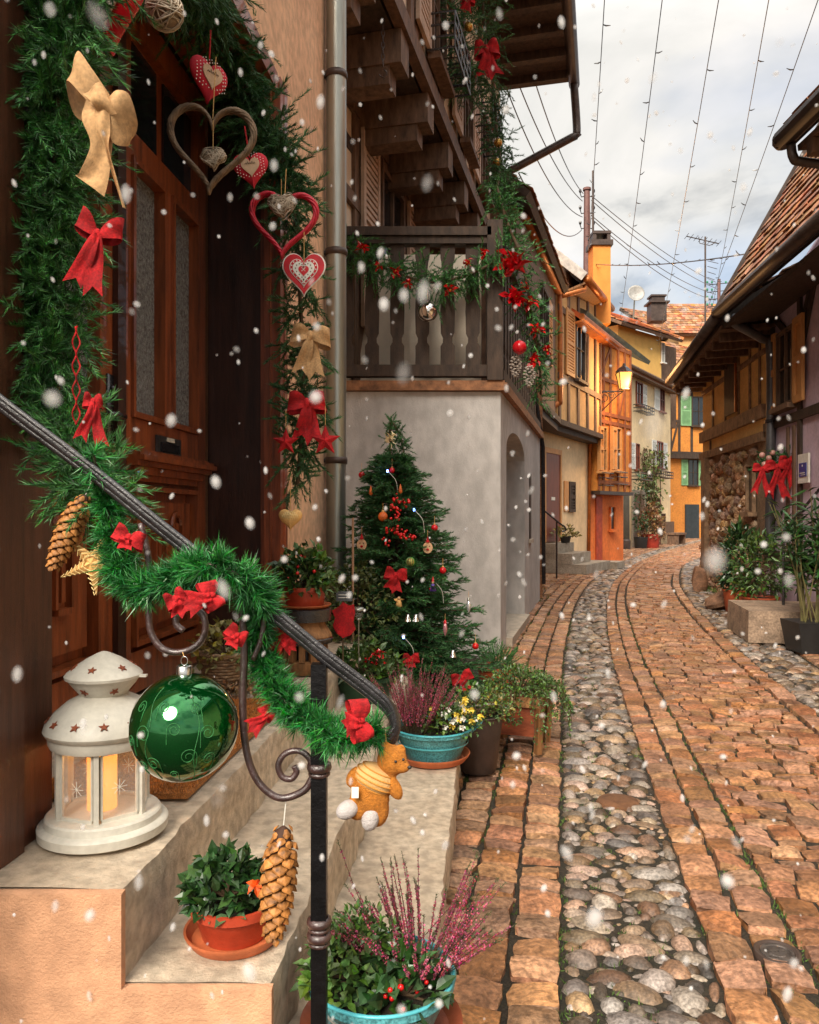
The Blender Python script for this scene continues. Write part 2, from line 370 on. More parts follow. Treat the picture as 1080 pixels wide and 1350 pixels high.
def rows(mb, sA, sB, tf0, tf1, ds, dt, k, h=.03, gap=.008, skew=0, wob=.0):
    s = sA; a0,a1,b0,b1 = [],[],[],[]
    while s < sB:
        d = ds*rnd.uniform(.85,1.2); t = tf0(s) if callable(tf0) else tf0; te = tf1(s) if callable(tf1) else tf1
        first = True
        while t < te-.03:
            w = dt*rnd.uniform(.7,1.35)
            if first: w *= rnd.uniform(.5,1); first = False
            if te-(t+w) < dt*.45: w = te-t
            off = -(t)*skew
            a0.append(s+off+gap*.5*rnd.uniform(.4,1.7)); a1.append(s+d+off-gap*.5*rnd.uniform(.4,1.7)); b0.append(t+gap*.5*rnd.uniform(.4,1.5)); b1.append(t+w-gap*.5*rnd.uniform(.4,1.5)); t += w
        s += d
    cushions(mb, np.array(a0),np.array(a1),np.array(b0),np.array(b1), h, k)
def S_of(y): return float(np.interp(y, yy, ss))
sN, sM, sF = S_of(.9), S_of(9.5), S_of(43)
mbs, mbp = MB(), MB()
# left strip: four columns of setts along the channel
for c in range(4):
    for (a,b,k) in ((sN,sM,7),(sM,sF,4)):
        rows(mbp if c%2 else mbs, a, b, -.58+c*.145, -.58+(c+1)*.145-.001, .115 if k==7 else .14, .4, k, .026, gap=.010)
for c in range(2):
    for (a,b,k) in ((sN,sM,7),(sM,sF,4)):
        rows(mbs, a, b, .40+c*.13, .40+(c+1)*.13-.001, .13 if k==7 else .15, .4, k, .027, gap=.010)
rows(mbs, sN, sM, .665, 1.40, .100, .145, 7, .026, skew=-.06)
rows(mbs, sM, sF, .665, lambda s: 1.40+max(0,(s-S_of(16)))*.05, .125, .19, 4, .034)
rows(mbs, sN, sM, 1.41, 1.54, .15, .4, 7, .034)
rows(mbp, sM, S_of(24), 1.41, 1.54, .16, .4, 4, .034)
rows(mbp, S_of(3.2), sM, 2.02, 3.5, .125, .16, 5, .03)
rows(mbp, sM, sF, lambda s: 1.98 if s < S_of(24) else 1.45+max(0,(s-S_of(16)))*.05, 3.4, .14, .19, 4, .03)
rows(mbp, S_of(11.8), sF, lambda s: -.6-min(2.6,max(0,(s-S_of(11.5)))*.35), -.585, .14, .19, 4, .03)
o = mbs.build('street_setts', m_['sett'], smooth='auto'); tag(o, kind='structure')
o = mbp.build('street_setts', m_['setts_pale'], smooth='auto'); tag(o, kind='structure')
# pebble channels
def ico(nu=10, nv=5):
    V = [(0,0,1.)]; 
    for j in range(1,nv+1):
        for i in range(nu):
            th = j/nv*1.75; ph = 2*math.pi*(i+.5*(j%2))/nu; V.append((math.sin(th)*math.cos(ph), math.sin(th)*math.sin(ph), math.cos(th)))
    T = [[0,1+i,1+(i+1)%nu] for i in range(nu)]; Q = []
    for j in range(nv-1):
        for i in range(nu):
            a = 1+j*nu+i; b = 1+j*nu+(i+1)%nu; Q.append([a, a+nu, b+nu, b])
    return np.array(V), np.array(T), np.array(Q)
IV, IT, IQ = ico()
def pebbles(mb, sA, sB, t0, t1, size, zb=-.006):
    s = sA; C=[]; 
    while s < sB:
        d = size*rnd.uniform(.55,.95); t = (t0(s) if callable(t0) else t0); te = (t1(s) if callable(t1) else t1)
        while t < te:
            w = size*rnd.choice((.6,.8,1,1,1.25,1.6,1.9)); w = min(w, te-t+.012)
            if w < size*.3: break
            C.append((s+d/2+rnd.uniform(-.3,.3)*d, t+w/2, d*.56*rnd.uniform(.85,1.25), w*.49, rnd.uniform(-.4,.4))); t += w*1.03
        s += d*1.02
    C = np.array(C); n = len(C)
    K = IV[None]*1.0; rad = 1+ng.normal(size=(n,len(IV)))*.03
    lob = 1+.13*np.cos(2*np.arctan2(IV[:,1],IV[:,0])[None]+ng.uniform(0,6.28,(n,1)))+.07*np.cos(3*np.arctan2(IV[:,1],IV[:,0])[None]+ng.uniform(0,6.28,(n,1)))
    x = IV[None,:,0]*C[:,2:3]*rad*lob; y = IV[None,:,1]*C[:,3:4]*rad*lob; z = IV[None,:,2]*(.55*np.minimum(C[:,2:3],C[:,3:4])+.008)*rad
    ca, sa = np.cos(C[:,4:5]), np.sin(C[:,4:5])
    S_ = C[:,0:1]+x*ca-y*sa; T_ = C[:,1:2]+x*sa+y*ca
    Q = SP(S_.ravel(), T_.ravel()); Q[:,2] = (z+zb+ng.normal(size=(n,1))*.004).ravel()
    off = len(IV)*np.arange(n)[:,None,None]
    mb.add(Q, (IT[None]+off).reshape(-1,3), (IQ[None]+off).reshape(-1,4))
mb = MB()
pebbles(mb, sN, S_of(4.2), 0.0, .395, .085)
pebbles(mb, S_of(4.2), S_of(12), 0.0, .40, .09)
pebbles(mb, sN, S_of(7), .005, .39, .042, -.010)
pebbles(mb, S_of(3), S_of(9), 1.56, 1.99, .05, -.010)
pebbles(mb, S_of(12), sF, 0.0, .40, .13)
pebbles(mb, S_of(2.5), S_of(12), 1.55, 2.0, .095)
pebbles(mb, S_of(12), S_of(24), 1.55, 2.0, .13)
o = mb.build('pebble_gutter', m_['pebble'], smooth=True); tag(o, kind='structure')
# ground sheet
mb = MB(); mb.add([(-150,-60,0.004),(150,-60,0.004),(150,240,0.004),(-150,240,0.004)], [[0,1,2,3]])
o = mb.build('ground', m_['soil']); tag(o, kind='structure')
# moss in the joints
mb = MB(); n = 5200
s = sN+(S_of(10)-sN)*ng.uniform(0,1,n)**1.6; t = np.where(ng.uniform(0,1,n)<.45, ng.normal(size=n)*.02+ng.choice([0,.395,-.15,-.29,-.44,.66],n), ng.uniform(-.6,1.4,n))
cl = np.sin(s*5.1+1)*np.sin(s*2.3)+np.sin(t*13); keep = cl > -.2; s, t = s[keep], t[keep]; n = len(s)
c = SP(s, t, .006); k = 7; c = np.repeat(c, k, 0)+ng.normal(size=(n*k,3))*A(.012,.012,.001); d = nrm(ng.normal(size=(n*k,3))*.7+A(0,0,1))
needles(mb, c, d, ng.uniform(.008,.022,n*k), .004)
# tufts along grey wall foot
for (X0,Y0,X1,Y1,q) in ((1.75,11.0,2.35,15.2,900),(4.5,9.6,5.0,13.4,800)):
    u = ng.uniform(0,1,q)**.8; c = np.stack([X0+(X1-X0)*u+ng.normal(size=q)*.08, Y0+(Y1-Y0)*u, np.full(q,.02)],1)
    needles(mb, c, nrm(ng.normal(size=(q,3))*.6+A(0,0,1)), ng.uniform(.03,.09,q), .012)
o = mb.build('moss', m_['moss']); tag(o, 'green moss growing in the joints between setts and pebbles', 'moss', kind='stuff')
# bare earth patch at channel
px = P(800,1058,0)[0]
mb = MB(); c = A(*P(815,1060,3.4)); c[2] = .012
mb.lathe([(.001,.014),(.05,.013),(.085,.005),(.10,-.02)], c, 20)
o = mb.build('soil_patch', mat('soil_brown',(.16,.07,.03),.95,.3,20,.8,90)); tag(o, kind='structure')
# manhole
c = P(1025,1268, 2.203); t = thing('valve_cover', 'small round cast iron cover set among the setts at the lower right', 'valve cover', (c[0],c[1],.03))
mb = MB(); mb.lathe([(.062,-.02),(.062,.008),(.055,.010),(.053,.006),(.047,.006)], (c[0],c[1],.021), 32); mb.build('rim', m_['zincd'], t, True)
mb = MB(); mb.lathe([(.046,.004),(.044,.008),(.036,.008),(.034,.0055),(.026,.0055),(.024,.008),(.001,.008)], (c[0],c[1],.021), 32)
mb.boxes(A((c[0]-.012,c[1],.030),(c[0]+.012,c[1],.030)), A((.008,0,0),(.008,0,0)), A((0,.003,0),(0,.003,0)), A((0,0,.002),(0,0,.002))); mb.build('cover', mat('cast_iron',(.13,.11,.10),.45,.4,40,.5,160,metal=.6), t)
# ================================================================== entrance house, stairs
UX = .0955; ul = math.hypot(UX,1)
def wx(X0, y): return X0+UX*y
FO = Fr((wx(-.99,0),0),(wx(-.99,1),1))      # outer wall face
FD = Fr((wx(-1.346,0),0),(wx(-1.346,1),1))  # door plane
def fa(y): return y*ul
EH = thing('entrance_house', 'orange pink rendered house with the carved brown wooden front door at the left', 'house', (-1.2,2,0))
mb = MB()
FO.box(mb, fa(3.84), fa(5.05), -.36, 0, 0, 6); FO.box(mb, fa(1.12), fa(1.30), -.36, 0, 0, 6); FO.box(mb, fa(1.30), fa(3.84), -.36, 0, 3.35, 6)
FO.box(mb, fa(1.12), fa(5.05), -3.5, -.38, 3.4, 6); FO.box(mb, fa(4.9), fa(5.045), -3.5, -.365, 0, 3.38)
mb.build('wall', m_['stucco_brightened'], EH)
mb = MB()
FO.box(mb, fa(1.304), fa(1.50), -.30, .015, .54, 3.33); FO.box(mb, fa(1.53), fa(1.66), -.30, .022, .54, 3.33); FO.box(mb, fa(1.50), fa(1.53), -.30, .0, .54, 3.33); FO.box(mb, fa(1.66), fa(1.79), -.34, .008, .54, 3.33)
mb.build('door_post', mat('post_wood',(.10,.035,.018),.4,.4,5,.25,40,stretch=(6,6,.6)), EH)
mb = MB()   # far jamb and lining
FO.box(mb, fa(3.80), fa(3.838), -.355, -.085, .54, 3.34)
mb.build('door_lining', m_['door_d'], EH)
mb = MB(); FO.box(mb, fa(3.775), fa(3.838), -.085, .012, .54, 3.345); FO.box(mb, fa(3.745), fa(3.775), -.06, -.03, .54, 3.345); FO.box(mb, fa(3.838), fa(3.90), .002, .015, .54, 3.345)
FO.box(mb, fa(1.79), fa(3.745), -.35, .006, 3.26, 3.345)
mb.build('door_frame', mat('door_frame_wood',(.30,.075,.028),.35,.4,5,.25,40,stretch=(6,6,.6),coat=.3), EH)
# door leaves
def leaf(y0, y1, name):
    a0, a1 = fa(y0), fa(y1); w = a1-a0; mb = MB(); B = lambda *q: FD.box(mb, *q)
    z0 = .56; st = .10
    B(a0,a1,-.06,-.045,z0,3.24)   # backing
    B(a0,a0+st,-.045,0,z0,3.24); B(a1-st,a1,-.045,0,z0,3.24)
    for (p,q) in ((z0,z0+.16),(1.38,1.50),(1.50,1.62),(2.62,2.72),(3.12,3.24)): B(a0+st+.001,a1-st-.001,-.045,-.001,p,q)
    mid = (a0+a1)/2
    B(mid-.035,mid+.035,-.045,-.002,1.62,2.62)
    # raised mouldings round the openings
    for (p,q) in ((a0+st,mid-.035),(mid+.035,a1-st)):
        for (x0,x1,zz0,zz1) in ((p,p+.022,1.622,2.618),(q-.022,q,1.622,2.618),(p+.023,q-.023,1.622,1.645),(p+.023,q-.023,2.595,2.618)): B(x0,x1,-.044,.012,zz0,zz1)
    # heavy moulded ledge
    for i,(n,p,q) in enumerate(((.05,1.435,1.455),(.075,1.455,1.475),(.06,1.475,1.49),(.035,1.49,1.50))): B(a0+.05,a1-.05,.001,n,p,q)
    B(a0+.08,a1-.08,.001,.025,1.405,1.434)
    # lower panel, raised, with two arched flutes
    p0,p1 = a0+st+.02,a1-st-.02
    for (x0,x1,q0,q1) in ((p0,p0+.02,z0+.18,1.36),(p1-.02,p1,z0+.18,1.36),(p0+.021,p1-.021,z0+.18,z0+.20),(p0+.021,p1-.021,1.34,1.36)): B(x0,x1,-.044,.014,q0,q1)
    B(p0+.05,p1-.05,-.044,-.012,z0+.24,1.30)
    for c in (mid-.09, mid+.09):
        B(c-.055,c-.04,-.012,.012,.95,1.20); B(c+.04,c+.055,-.012,.012,.95,1.20)
        pts = [FD.pt(c+.0475*math.cos(t), .0, 1.20+.05*math.sin(t)) for t in np.linspace(0,math.pi,9)]; mb.tube(pts, .010, 6)
        B(c-.04,c+.04,-.012,.012,.93,.95)
        B(c-.012,c+.012,-.012,.006,.97,1.21)
    o = mb.build(name, m_['door'], EH)
    for (p,q) in ((a0+st+.022,mid-.057),(mid+.057,a1-st-.022)):
        g = MB(); FD.box(g, p,q,-.044,-.036,1.645,2.595); g.build('glass', mat('pebbled_glass',(.50,.52,.50),.2,.6,70,1,90,spec=1,bdist=.02,speck=.8,col2=(.02,.022,.022)), o)  # pale and dark specks in the colour paint the sparkle on the glass
        g = MB(); FD.box(g, p-.02,q+.02,-.044,-.034,2.74,3.10); g.build('glass', m_['glassd'], o)
    return o
d1 = leaf(1.98, 2.86, 'door'); d2 = leaf(2.90, 3.80, 'door')
mb = MB(); FD.box(mb, fa(2.85), fa(2.915), 0.001, .022, .56, 3.24); mb.build('astragal', m_['door_d'], d2)
mb = MB(); h = FD.pt(fa(2.83), 0, 1.60)
FD.box(mb, fa(2.80),fa(2.845), .001,.008,1.42,1.75); n = FD.nn; 
mb.tube([h, h+n*.05], .012, 10); mb.tube([h+n*.05+FD.u*.01, h+n*.055-FD.u*.05, h+n*.05-FD.u*.11+A(0,0,-.008)], [.012,.011,.014], 10); mb.ell(FD.pt(fa(2.823),.014,1.50),.014,10); mb.ell(FD.pt(fa(2.823),.014,1.70),.012,10)
mb.build('handle', m_['iron'], d1, True)
mb = MB(); FD.box(mb, fa(3.22),fa(3.47),.001,.010,1.50,1.575); mb.build('letter_slot', mat('letter_metal',(.12,.12,.12),.3,.3,20,.1,40,metal=.8), d2)
mb = MB(); FD.box(mb, fa(3.25),fa(3.44),.011,.016,1.512,1.548); mb.build('flap', mat('flap_metal',(.05,.05,.055),.25,.3,20,.1,40,metal=.8), d2)
mb = MB(); FD.box(mb, fa(3.31),fa(3.39),.011,.014,1.555,1.572); mb.build('name_plate', m_['enamel'], d2)
# unseen filling behind the door, extended to stop light leaking round it
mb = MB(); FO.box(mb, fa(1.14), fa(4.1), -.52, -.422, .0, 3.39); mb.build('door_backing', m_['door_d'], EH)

# ------------------------------------------------ staircase: three steps
ST = thing('stone_staircase', 'three worn stone steps climbing to the brown front door', 'stairs', (-.5,2.4,0))
def step(E0, E1, z0, z1, y0, y1, name='step'):
    """tread block with chipped, slightly irregular edge"""
    mb = MB(); nu, nv = 60, 10; r = np.random.default_rng(int(abs(E1)*1000))
    top = lambda u,v: None
    ys = np.linspace(y0,y1,nu+1); chip = r.normal(size=nu+1)*.0025; chip2 = np.convolve(r.normal(size=nu+9),np.ones(9)/9,'valid')*.006
    Vt = []
    for i,y in enumerate(ys):
        for j in range(nv+1):
            f = j/nv; E = E0+(E1-E0)*f; x = wx(E,y)
            if j == nv: x += chip[i]+chip2[i]
            z = z1+r.normal()*.0006-(.004 if j==nv else 0)-(.0015 if j==nv-1 else 0)-.004*math.sin(f*math.pi)*math.sin((y-y0)/(y1-y0)*math.pi)
            Vt.append((x,y,z))
    mb.add(Vt, [[i*(nv+1)+j,(i+1)*(nv+1)+j,(i+1)*(nv+1)+j+1,i*(nv+1)+j+1][::-1] for i in range(nu) for j in range(nv)])
    base = len(Vt); ed = [Vt[i*(nv+1)+nv] for i in range(nu+1)]
    lo = []
    for k in range(1,6):
        for i,(x,y,z) in enumerate(ed): lo.append((x+(.006 if k<2 else .002)+r.normal()*.0018, y, z1-(z1-z0)*k/5))
    V2 = ed+lo; m = nu+1
    mb.add(V2, [[k*m+i,(k+1)*m+i,(k+1)*m+i+1,k*m+i+1] for k in range(5) for i in range(nu)])
    # near end slab
    mb.hexa([(wx(E0,y0),y0,z0),(wx(E1,y0)-.002,y0,z0),(wx(E1,y0+.05)-.004,y0+.05,z0),(wx(E0,y0+.05),y0+.05,z0),(wx(E0,y0),y0,z1-.004),(wx(E1,y0)-.002,y0,z1-.006),(wx(E1,y0+.05)-.004,y0+.05,z1-.006),(wx(E0,y0+.05),y0+.05,z1-.006)])
    mb.hexa([(wx(E0,y1),y1-.03,z0),(wx(E1,y1),y1-.03,z0),(wx(E1,y1),y1,z0),(wx(E0,y1),y1,z0),(wx(E0,y1),y1-.03,z1-.005),(wx(E1,y1),y1-.03,z1-.005),(wx(E1,y1),y1,z1-.005),(wx(E0,y1),y1,z1-.005)])
    return mb.build(name, mat('step_stone',(.60,.50,.38),.8,.3,3.2,.9,45,speck=.28,col2=(.44,.34,.24),detail=12,bdist=.008), ST, 'auto')
step(-1.36, -.692, .36, .54, 1.5, 4.6); step(-.70, -.41, .18, .36, 1.5, 4.5); step(-.42, -.12, 0.0, .18, 1.5, 3.95)
mb = MB(); y=1.497
poly = [(wx(-1.6,y),-.02),(wx(-.402,y),-.02),(wx(-.402,y),.3565),(wx(-.684,y),.3565),(wx(-.684,y),.5365),(wx(-1.6,y),.5365)]
mb.prism(poly, (0,y-.006,0), (1,0,0), (0,0,1), (0,-1,0), .022); mb.prism([(wx(-1.6,y),0.0),(wx(-.41,y),0.0),(wx(-.41,y),.35),(wx(-1.6,y),.35)], (0,y+.15,0), (1,0,0),(0,0,1),(0,-1,0),.2)
mb.build('side_face', m_['stucco_pink'], ST)
# coir mat
t = thing('door_mat', 'orange brown coir mat lying on the top step behind the lantern', 'door mat', (wx(-1.0,2.4),2.4,.545))
mb = MB(); y0,y1 = 1.95,2.95; mb.hexa([(wx(-1.13,y0),y0,.546),(wx(-.735,y0),y0,.546),(wx(-.735,y1),y1,.546),(wx(-1.13,y1),y1,.546),(wx(-1.13,y0),y0,.560),(wx(-.735,y0),y0,.560),(wx(-.735,y1),y1,.560),(wx(-1.13,y1),y1,.560)])
mb.build('backing', m_['mat_'], t)
mb = MB(); n = 26000; u,v = ng.uniform(0,1,n), ng.uniform(0,1,n); yy_ = y0+(y1-y0)*v; c = np.stack([wx(-1.13+.395*u, yy_), yy_, np.full(n,.559)],1)
needles(mb, c, nrm(ng.normal(size=(n,3))*.5+A(0,0,1)), .009, .003); mb.build('bristles', mat('coir_fibre',(.60,.23,.05),.9,.3,20,0,isl=.5), t)

# ------------------------------------------------ grey balcony house
U2 = .245
def w2(X0,y): return X0+U2*y
l2 = math.hypot(U2,1)
BH = thing('balcony_house', 'tall half-timbered house with grey rendered ground floor and wooden balcony', 'house', (-.5,8,0))
yA, yB = 6.95, 11.3
FS = Fr((w2(-.90,yA),yA),(w2(-.90,yB),yB))   # side face of the annex, a=0 at the corner
cX = w2(-.90,yA)
mb = MB()
mb.box(-1.6,cX-.002,yA,yA+.25,0,2.33)                       # front
FS.box(mb, 0.26, FS.L, -3, -2.75, 0, 2.33)
# side wall with arched opening between a=.42 and 2.15
a0,a1 = .42,2.2
FS.box(mb, .26, a0, -.30, 0, 0, 2.33); FS.box(mb, .0, .258, -.2, 0, 0, 2.33)
FS.box(mb, a1, FS.L, -.30, 0, 0, .0+2.33)
arc = [(a0,1.86)]+[(a0+(a1-a0)*(.5-.5*math.cos(t)), 1.86+.22*math.sin(t)) for t in np.linspace(0.01,math.pi-.01,14)]+[(a1,1.86)]
mb.prism([(a0,2.33)]+arc+[(a1,2.33)], FS.o-FS.nn*.15, FS.u, (0,0,1), FS.nn, .30)
FS.box(mb, .3, 3.0, -1.9,-1.7,0,2.33); FS.box(mb, .262, a0+.3, -1.7,-.302,0,.22)
mb.build('ground_floor_wall', m_['stucco_grey'], BH)
mb = MB(); FS.box(mb, 2.75, 2.95, .002, .012, .95, 1.75); mb.build('slit_window', m_['timber'], BH)
mb = MB(); FS.box(mb, 2.7, 3.0, .002, .04, .90, .945); FS.box(mb, a0-.02, a1+.02, -.28, .06, -.02, .10); mb.build('sill', mat('sill_stone',(.5,.42,.33),.8,.2,9,.3,60), BH)
mb = MB(); mb.box(-1.6,cX+.03,yA-.06,yA+.04,2.335,2.42); FS.box(mb, .05, FS.L, -.05, .05, 2.335, 2.42)
mb.build('sill_beam', mat('orange_timber',(.34,.15,.065),.7,.4,6,.4,50,stretch=(2,2,2)), BH)
mb = MB(); mb.box(-1.6,cX-.05,yA+.05,yB,2.34,2.40); mb.build('balcony_floor', m_['timber_b'], BH)
# balustrade
BR = [] 
mb = MB(); mb.box(-.9,cX-.09,yA-.055,yA+.055,3.62,3.68); mb.box(-.9,cX-.09,yA-.08,yA+.08,3.685,3.76); FS.box(mb,.14,FS.L,-.088,.028,3.628,3.735); mb.build('top_rail', m_['timber'], BH)
mb = MB(); mb.box(-.9,cX-.09,yA-.05,yA+.05,2.46,2.56); FS.box(mb,.14,FS.L,-.078,.01,2.465,2.555); mb.build('bottom_rail', m_['timber'], BH)
mb = MB(); mb.box(cX-.125,cX+.01,yA-.08,yA+.06,2.422,3.82); mb.build('corner_post', m_['timber'], BH)
prof = [(0,.098),(.10,.098),(.14,.085),(.2,.10),(.27,.095),(.45,.075),(.62,.055),(.75,.075),(.86,.098),(1,.10)]
prof = [(0,.088),(.16,.088),(.19,.06),(.23,.058),(.27,.085),(.45,.092),(.62,.082),(.78,.062),(.86,.075),(.9,.09),(1,.09)]
bm = MB(); prof = [(z,w*.70) for z,w in prof]; pol = [(w,z*1.06) for z,w in prof]+[(-w,z*1.06) for z,w in reversed(prof)]
bm.prism(pol, (0,0,0), (1,0,0),(0,0,1),(0,-1,0), .03)
b0 = bm.build('baluster', m_['timber'], BH); b0.location = (b0.location[0]+cX-.245, b0.location[1]+yA, 2.56); base = A(*b0.location)
for i in range(1,7):
    c = b0.copy(); COL.objects.link(c); c.parent = BH; c.location = base-A(.222*i,0,0); WL[c.name] = (0,0,0)
for i in range(16):
    c = b0.copy(); COL.objects.link(c); c.parent = BH; q = FS.pt(.32+i*.24,-.035,2.56); c.location = (q[0]+.5,q[1]-8,2.56); c.rotation_euler = (0,0,math.atan2(FS.u[1],FS.u[0])); WL[c.name]=(0,0,0)
mb = MB(); mb.box(-.85,cX-.12,7.5,7.62,2.42,3.72); mb.build('pale_gap_wall', mat('gap_wall_plaster',(.86,.76,.62),.9,.1,3,.3,80), BH)  # added pale wall so the gaps between the balusters look bright
# upper walls
F1 = Fr((w2(-2.3,6.0),6.0),(w2(-2.3,12.7),12.7)); F2 = Fr((w2(-1.65,4.0),4.0),(w2(-1.65,12.7),12.7))
plaster = mat('timbered_house_plaster',(.84,.70,.54),.9,.15,4,.3,80,col2=(.66,.52,.38))  # mottled cream plaster for both upper storeys
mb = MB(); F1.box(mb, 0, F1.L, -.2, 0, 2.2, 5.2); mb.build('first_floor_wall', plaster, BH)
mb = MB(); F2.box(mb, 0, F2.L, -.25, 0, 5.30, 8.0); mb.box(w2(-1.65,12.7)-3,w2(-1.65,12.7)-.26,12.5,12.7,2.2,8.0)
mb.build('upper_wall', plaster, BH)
mb = MB()
for a in np.arange(.3,F1.L,.95): F1.box(mb, a, a+.17, .002, .035, 2.4, 5.1)
F1.box(mb,0,F1.L,.003,.05,4.92,5.13)
F1.box(mb,0,F1.L,.003,.045,4.05,4.17)
for a in (1.25,3.2,5.1): mb.beam(F1.pt(a,.015,2.5),F1.pt(a+.7,.015,4.0),.12,.03,F1.nn)
mb.build('timber_framing', m_['timber_b'], BH)
mb = MB()
F2.box(mb,-.02,F2.L,.004,.06,5.15,5.34); F2.box(mb,0,F2.L,.004,.05,6.65,6.8); F2.box(mb,-.02,F2.L,.002,.09,5.10,5.148)
for a in np.arange(.1,F2.L,1.3): F2.box(mb, a, a+.13, .003, .04, 5.345, 8)
for a in (2.9,5.3,7.1): mb.beam(F2.pt(a,.015,5.35),F2.pt(a+.65,.015,6.6),.13,.03,F2.nn)
mb.build('upper_framing', mat('warm_timber',(.15,.075,.04),.65,.4,6,.4,50,stretch=(3,3,.8)), BH)
for a in np.arange(.35,F2.L-.2,.98):
    mb = MB(); F2.box(mb, a, a+.26, -.85, .055, 4.83, 5.095); F2.box(mb, a+.02, a+.24, -.72, -.05, 4.68, 4.829); mb.build('joist', m_['timber_b'], BH)
mb = MB(); F2.box(mb, 0, F2.L, -.9, -.02, 5.102, 5.25); F2.box(mb, 0, F2.L, -.80, -.62, 4.55, 4.675); mb.build('soffit', m_['timber'], BH)
def shutter(F, a0, a1, z0, z1, n, parent, material, louv=True, rails=2, th=.035):
    mb = MB(); w = min(.07,(a1-a0)*.18)
    F.box(mb,a0,a0+w,n,n+th,z0,z1); F.box(mb,a1-w,a1,n,n+th,z0,z1); zs = [z0,(z0+z1)/2-.04,z1-.08] if rails>1 else [z0,z1-.08]
    for z in zs: F.box(mb,a0+w,a1-w,n,n+th,z,z+.08)
    if louv:
        q = z0+.10
        while q < z1-.10:
            if not (abs(q-(z0+z1)/2) < .07 and rails>1): F.box(mb,a0+w,a1-w,n+.006,n+th-.008,q,q+.035)
            q += .062
    F.box(mb,a0+w,a1-w,n,n+.005,z0+.08,z1-.08)
    return mb.build('shutter', material, parent)
def window(F, a0,a1,z0,z1, parent, frame, n=.01, mull=1, trans=1, sill=True, lit=None):
    mb = MB(); w = .05*(a1-a0)/.8; d = .05
    F.box(mb,a0,a0+w,n,n+d,z0,z1); F.box(mb,a1-w,a1,n,n+d,z0,z1); F.box(mb,a0+w,a1-w,n,n+d,z0,z0+w); F.box(mb,a0+w,a1-w,n,n+d,z1-w,z1)
    for i in range(1,mull+1): c = a0+(a1-a0)*i/(mull+1); F.box(mb,c-w*.3,c+w*.3,n,n+d*.8,z0+w,z1-w)
    for i in range(1,trans+1): c = z0+(z1-z0)*i/(trans+1); F.box(mb,a0+w,a1-w,n,n+d*.7,c-w*.22,c+w*.22)
    if sill: F.box(mb,a0-.05,a1+.05,n,n+.12,z0-.06,z0-.002)
    f = mb.build('window', frame, parent)
    mb = MB(); F.box(mb,a0+w,a1-w,n-.006,n+.008,z0+w,z1-w); mb.build('pane', lit or m_['glassd'], f)
    return f
shw = mat('pale_brown_shutter',(.55,.38,.27),.6,.2,6,.2,50)
for (px0,px1) in ((469,491),(531,548),(575,588)):
    a0,a1 = F1.a_at(px0),F1.a_at(px1); shutter(F1,a0,a1,3.0,4.85,.05,BH,shw)
for (px0,px1) in ((493,527),(551,572)):
    a0,a1 = F1.a_at(px0),F1.a_at(px1); window(F1,a0+.05,a1-.05,3.0,4.8,BH,m_['timber_b'],.03)
for k,(px0,px1,z0,z1) in enumerate(((560,578,5.5,6.6),(603,615,5.5,6.6),(627,638,5.5,6.6))):
    a0,a1 = F2.a_at(px0),F2.a_at(px1); window(F2,a0,a1,z0,z1,BH,m_['timber_b'],.04); shutter(F2,a0-.55,a0-.05,z0,z1,.045,BH,shw)
# eave overhead
mb = MB(); F2.box(mb, -1, F2.L-.2, -.4, 1.12, 7.96, 8.03)
for a in np.arange(-.6,F2.L-.3,.6): F2.box(mb, a, a+.12, .03, 1.08, 7.84, 7.958)
mb.build('eave', m_['timber'], BH)
mb = MB()
for s_ in (0,):
    q = [F2.pt(-1,1.2,8.02),F2.pt(F2.L-.15,1.2,8.02),F2.pt(F2.L-.15,-3.2,12.0),F2.pt(-1,-3.2,12.0)]
    mb.hexa(q+[x+A(0,0,.1) for x in q])
mb.build('roof', m_['tile'], BH)
mb = MB(); mb.tube([F2.pt(-1,1.17,7.98),F2.pt(F2.L-.1,1.17,7.96)], .085, 12)
mb.build('gutter', m_['zincd'], BH, True)
e = F2.pt(F2.L-.25,1.17,7.9)
mb = MB(); g0 = A(*P(760,178,12.3)); g1 = A(*P(671,226,12.45)); mb.tube(smooth_path([e, g0+A(0,0,.25), g0, g0*.93+g1*.07, g1*.93+g0*.07, g1, g1+A(-.06,0,-.35)],4), .062, 10)
mb.build('gutter_pipe', m_['zincd'], BH, True)
mb = MB()
c = F2.pt(1.35,-.05,4.65); 
for k in range(9): 
    q = A(*P(505,20,6.1))+A(0,0,-.046*k-.0); mb.tube([q+A(.012*math.cos(t)*(1 if k%2 else .2),.012*math.cos(t)*(.2 if k%2 else 1),.03*math.sin(t)) for t in np.linspace(0,2*math.pi,9)[:-1]], .004, 5, closed=True)
q = A(*P(505,20,6.1))+A(0,0,-.42); mb.tube([q+A(.03*math.sin(t),0,.03*math.cos(t)-.03) for t in np.linspace(0,4.5,8)], .005, 5)
mb.tube([A(*P(505,20,6.1))+A(0,0,.02), A(*P(505,20,6.1))+A(0,0,.6)], .003, 5)
mb.build('hanging_chain', m_['zincd'], BH)
# flower box racks on the upper facade
for (px0,px1,py0,py1) in ((560,580,55,100),(611,640,145,200),(655,668,255,290)):
    k = (px0+px1)/2; a = F2.a_at(k); a0,a1 = a-.42,a+.42; z1 = F2.z_at(a,py0); z0 = F2.z_at(a,py1); z0 = max(z0, z1-.42); mb = MB()
    for z in np.linspace(z0,z1,4): mb.tube([F2.pt(a0,.04,z),F2.pt(a0,.30,z),F2.pt(a1,.30,z),F2.pt(a1,.04,z)], .012, 5)
    for u_ in np.linspace(a0,a1,6): mb.tube([F2.pt(u_,.04,z0),F2.pt(u_,.30,z0),F2.pt(u_,.30,z1)], .008, 5)
    mb.build('flower_box_rack', m_['iron'], BH)
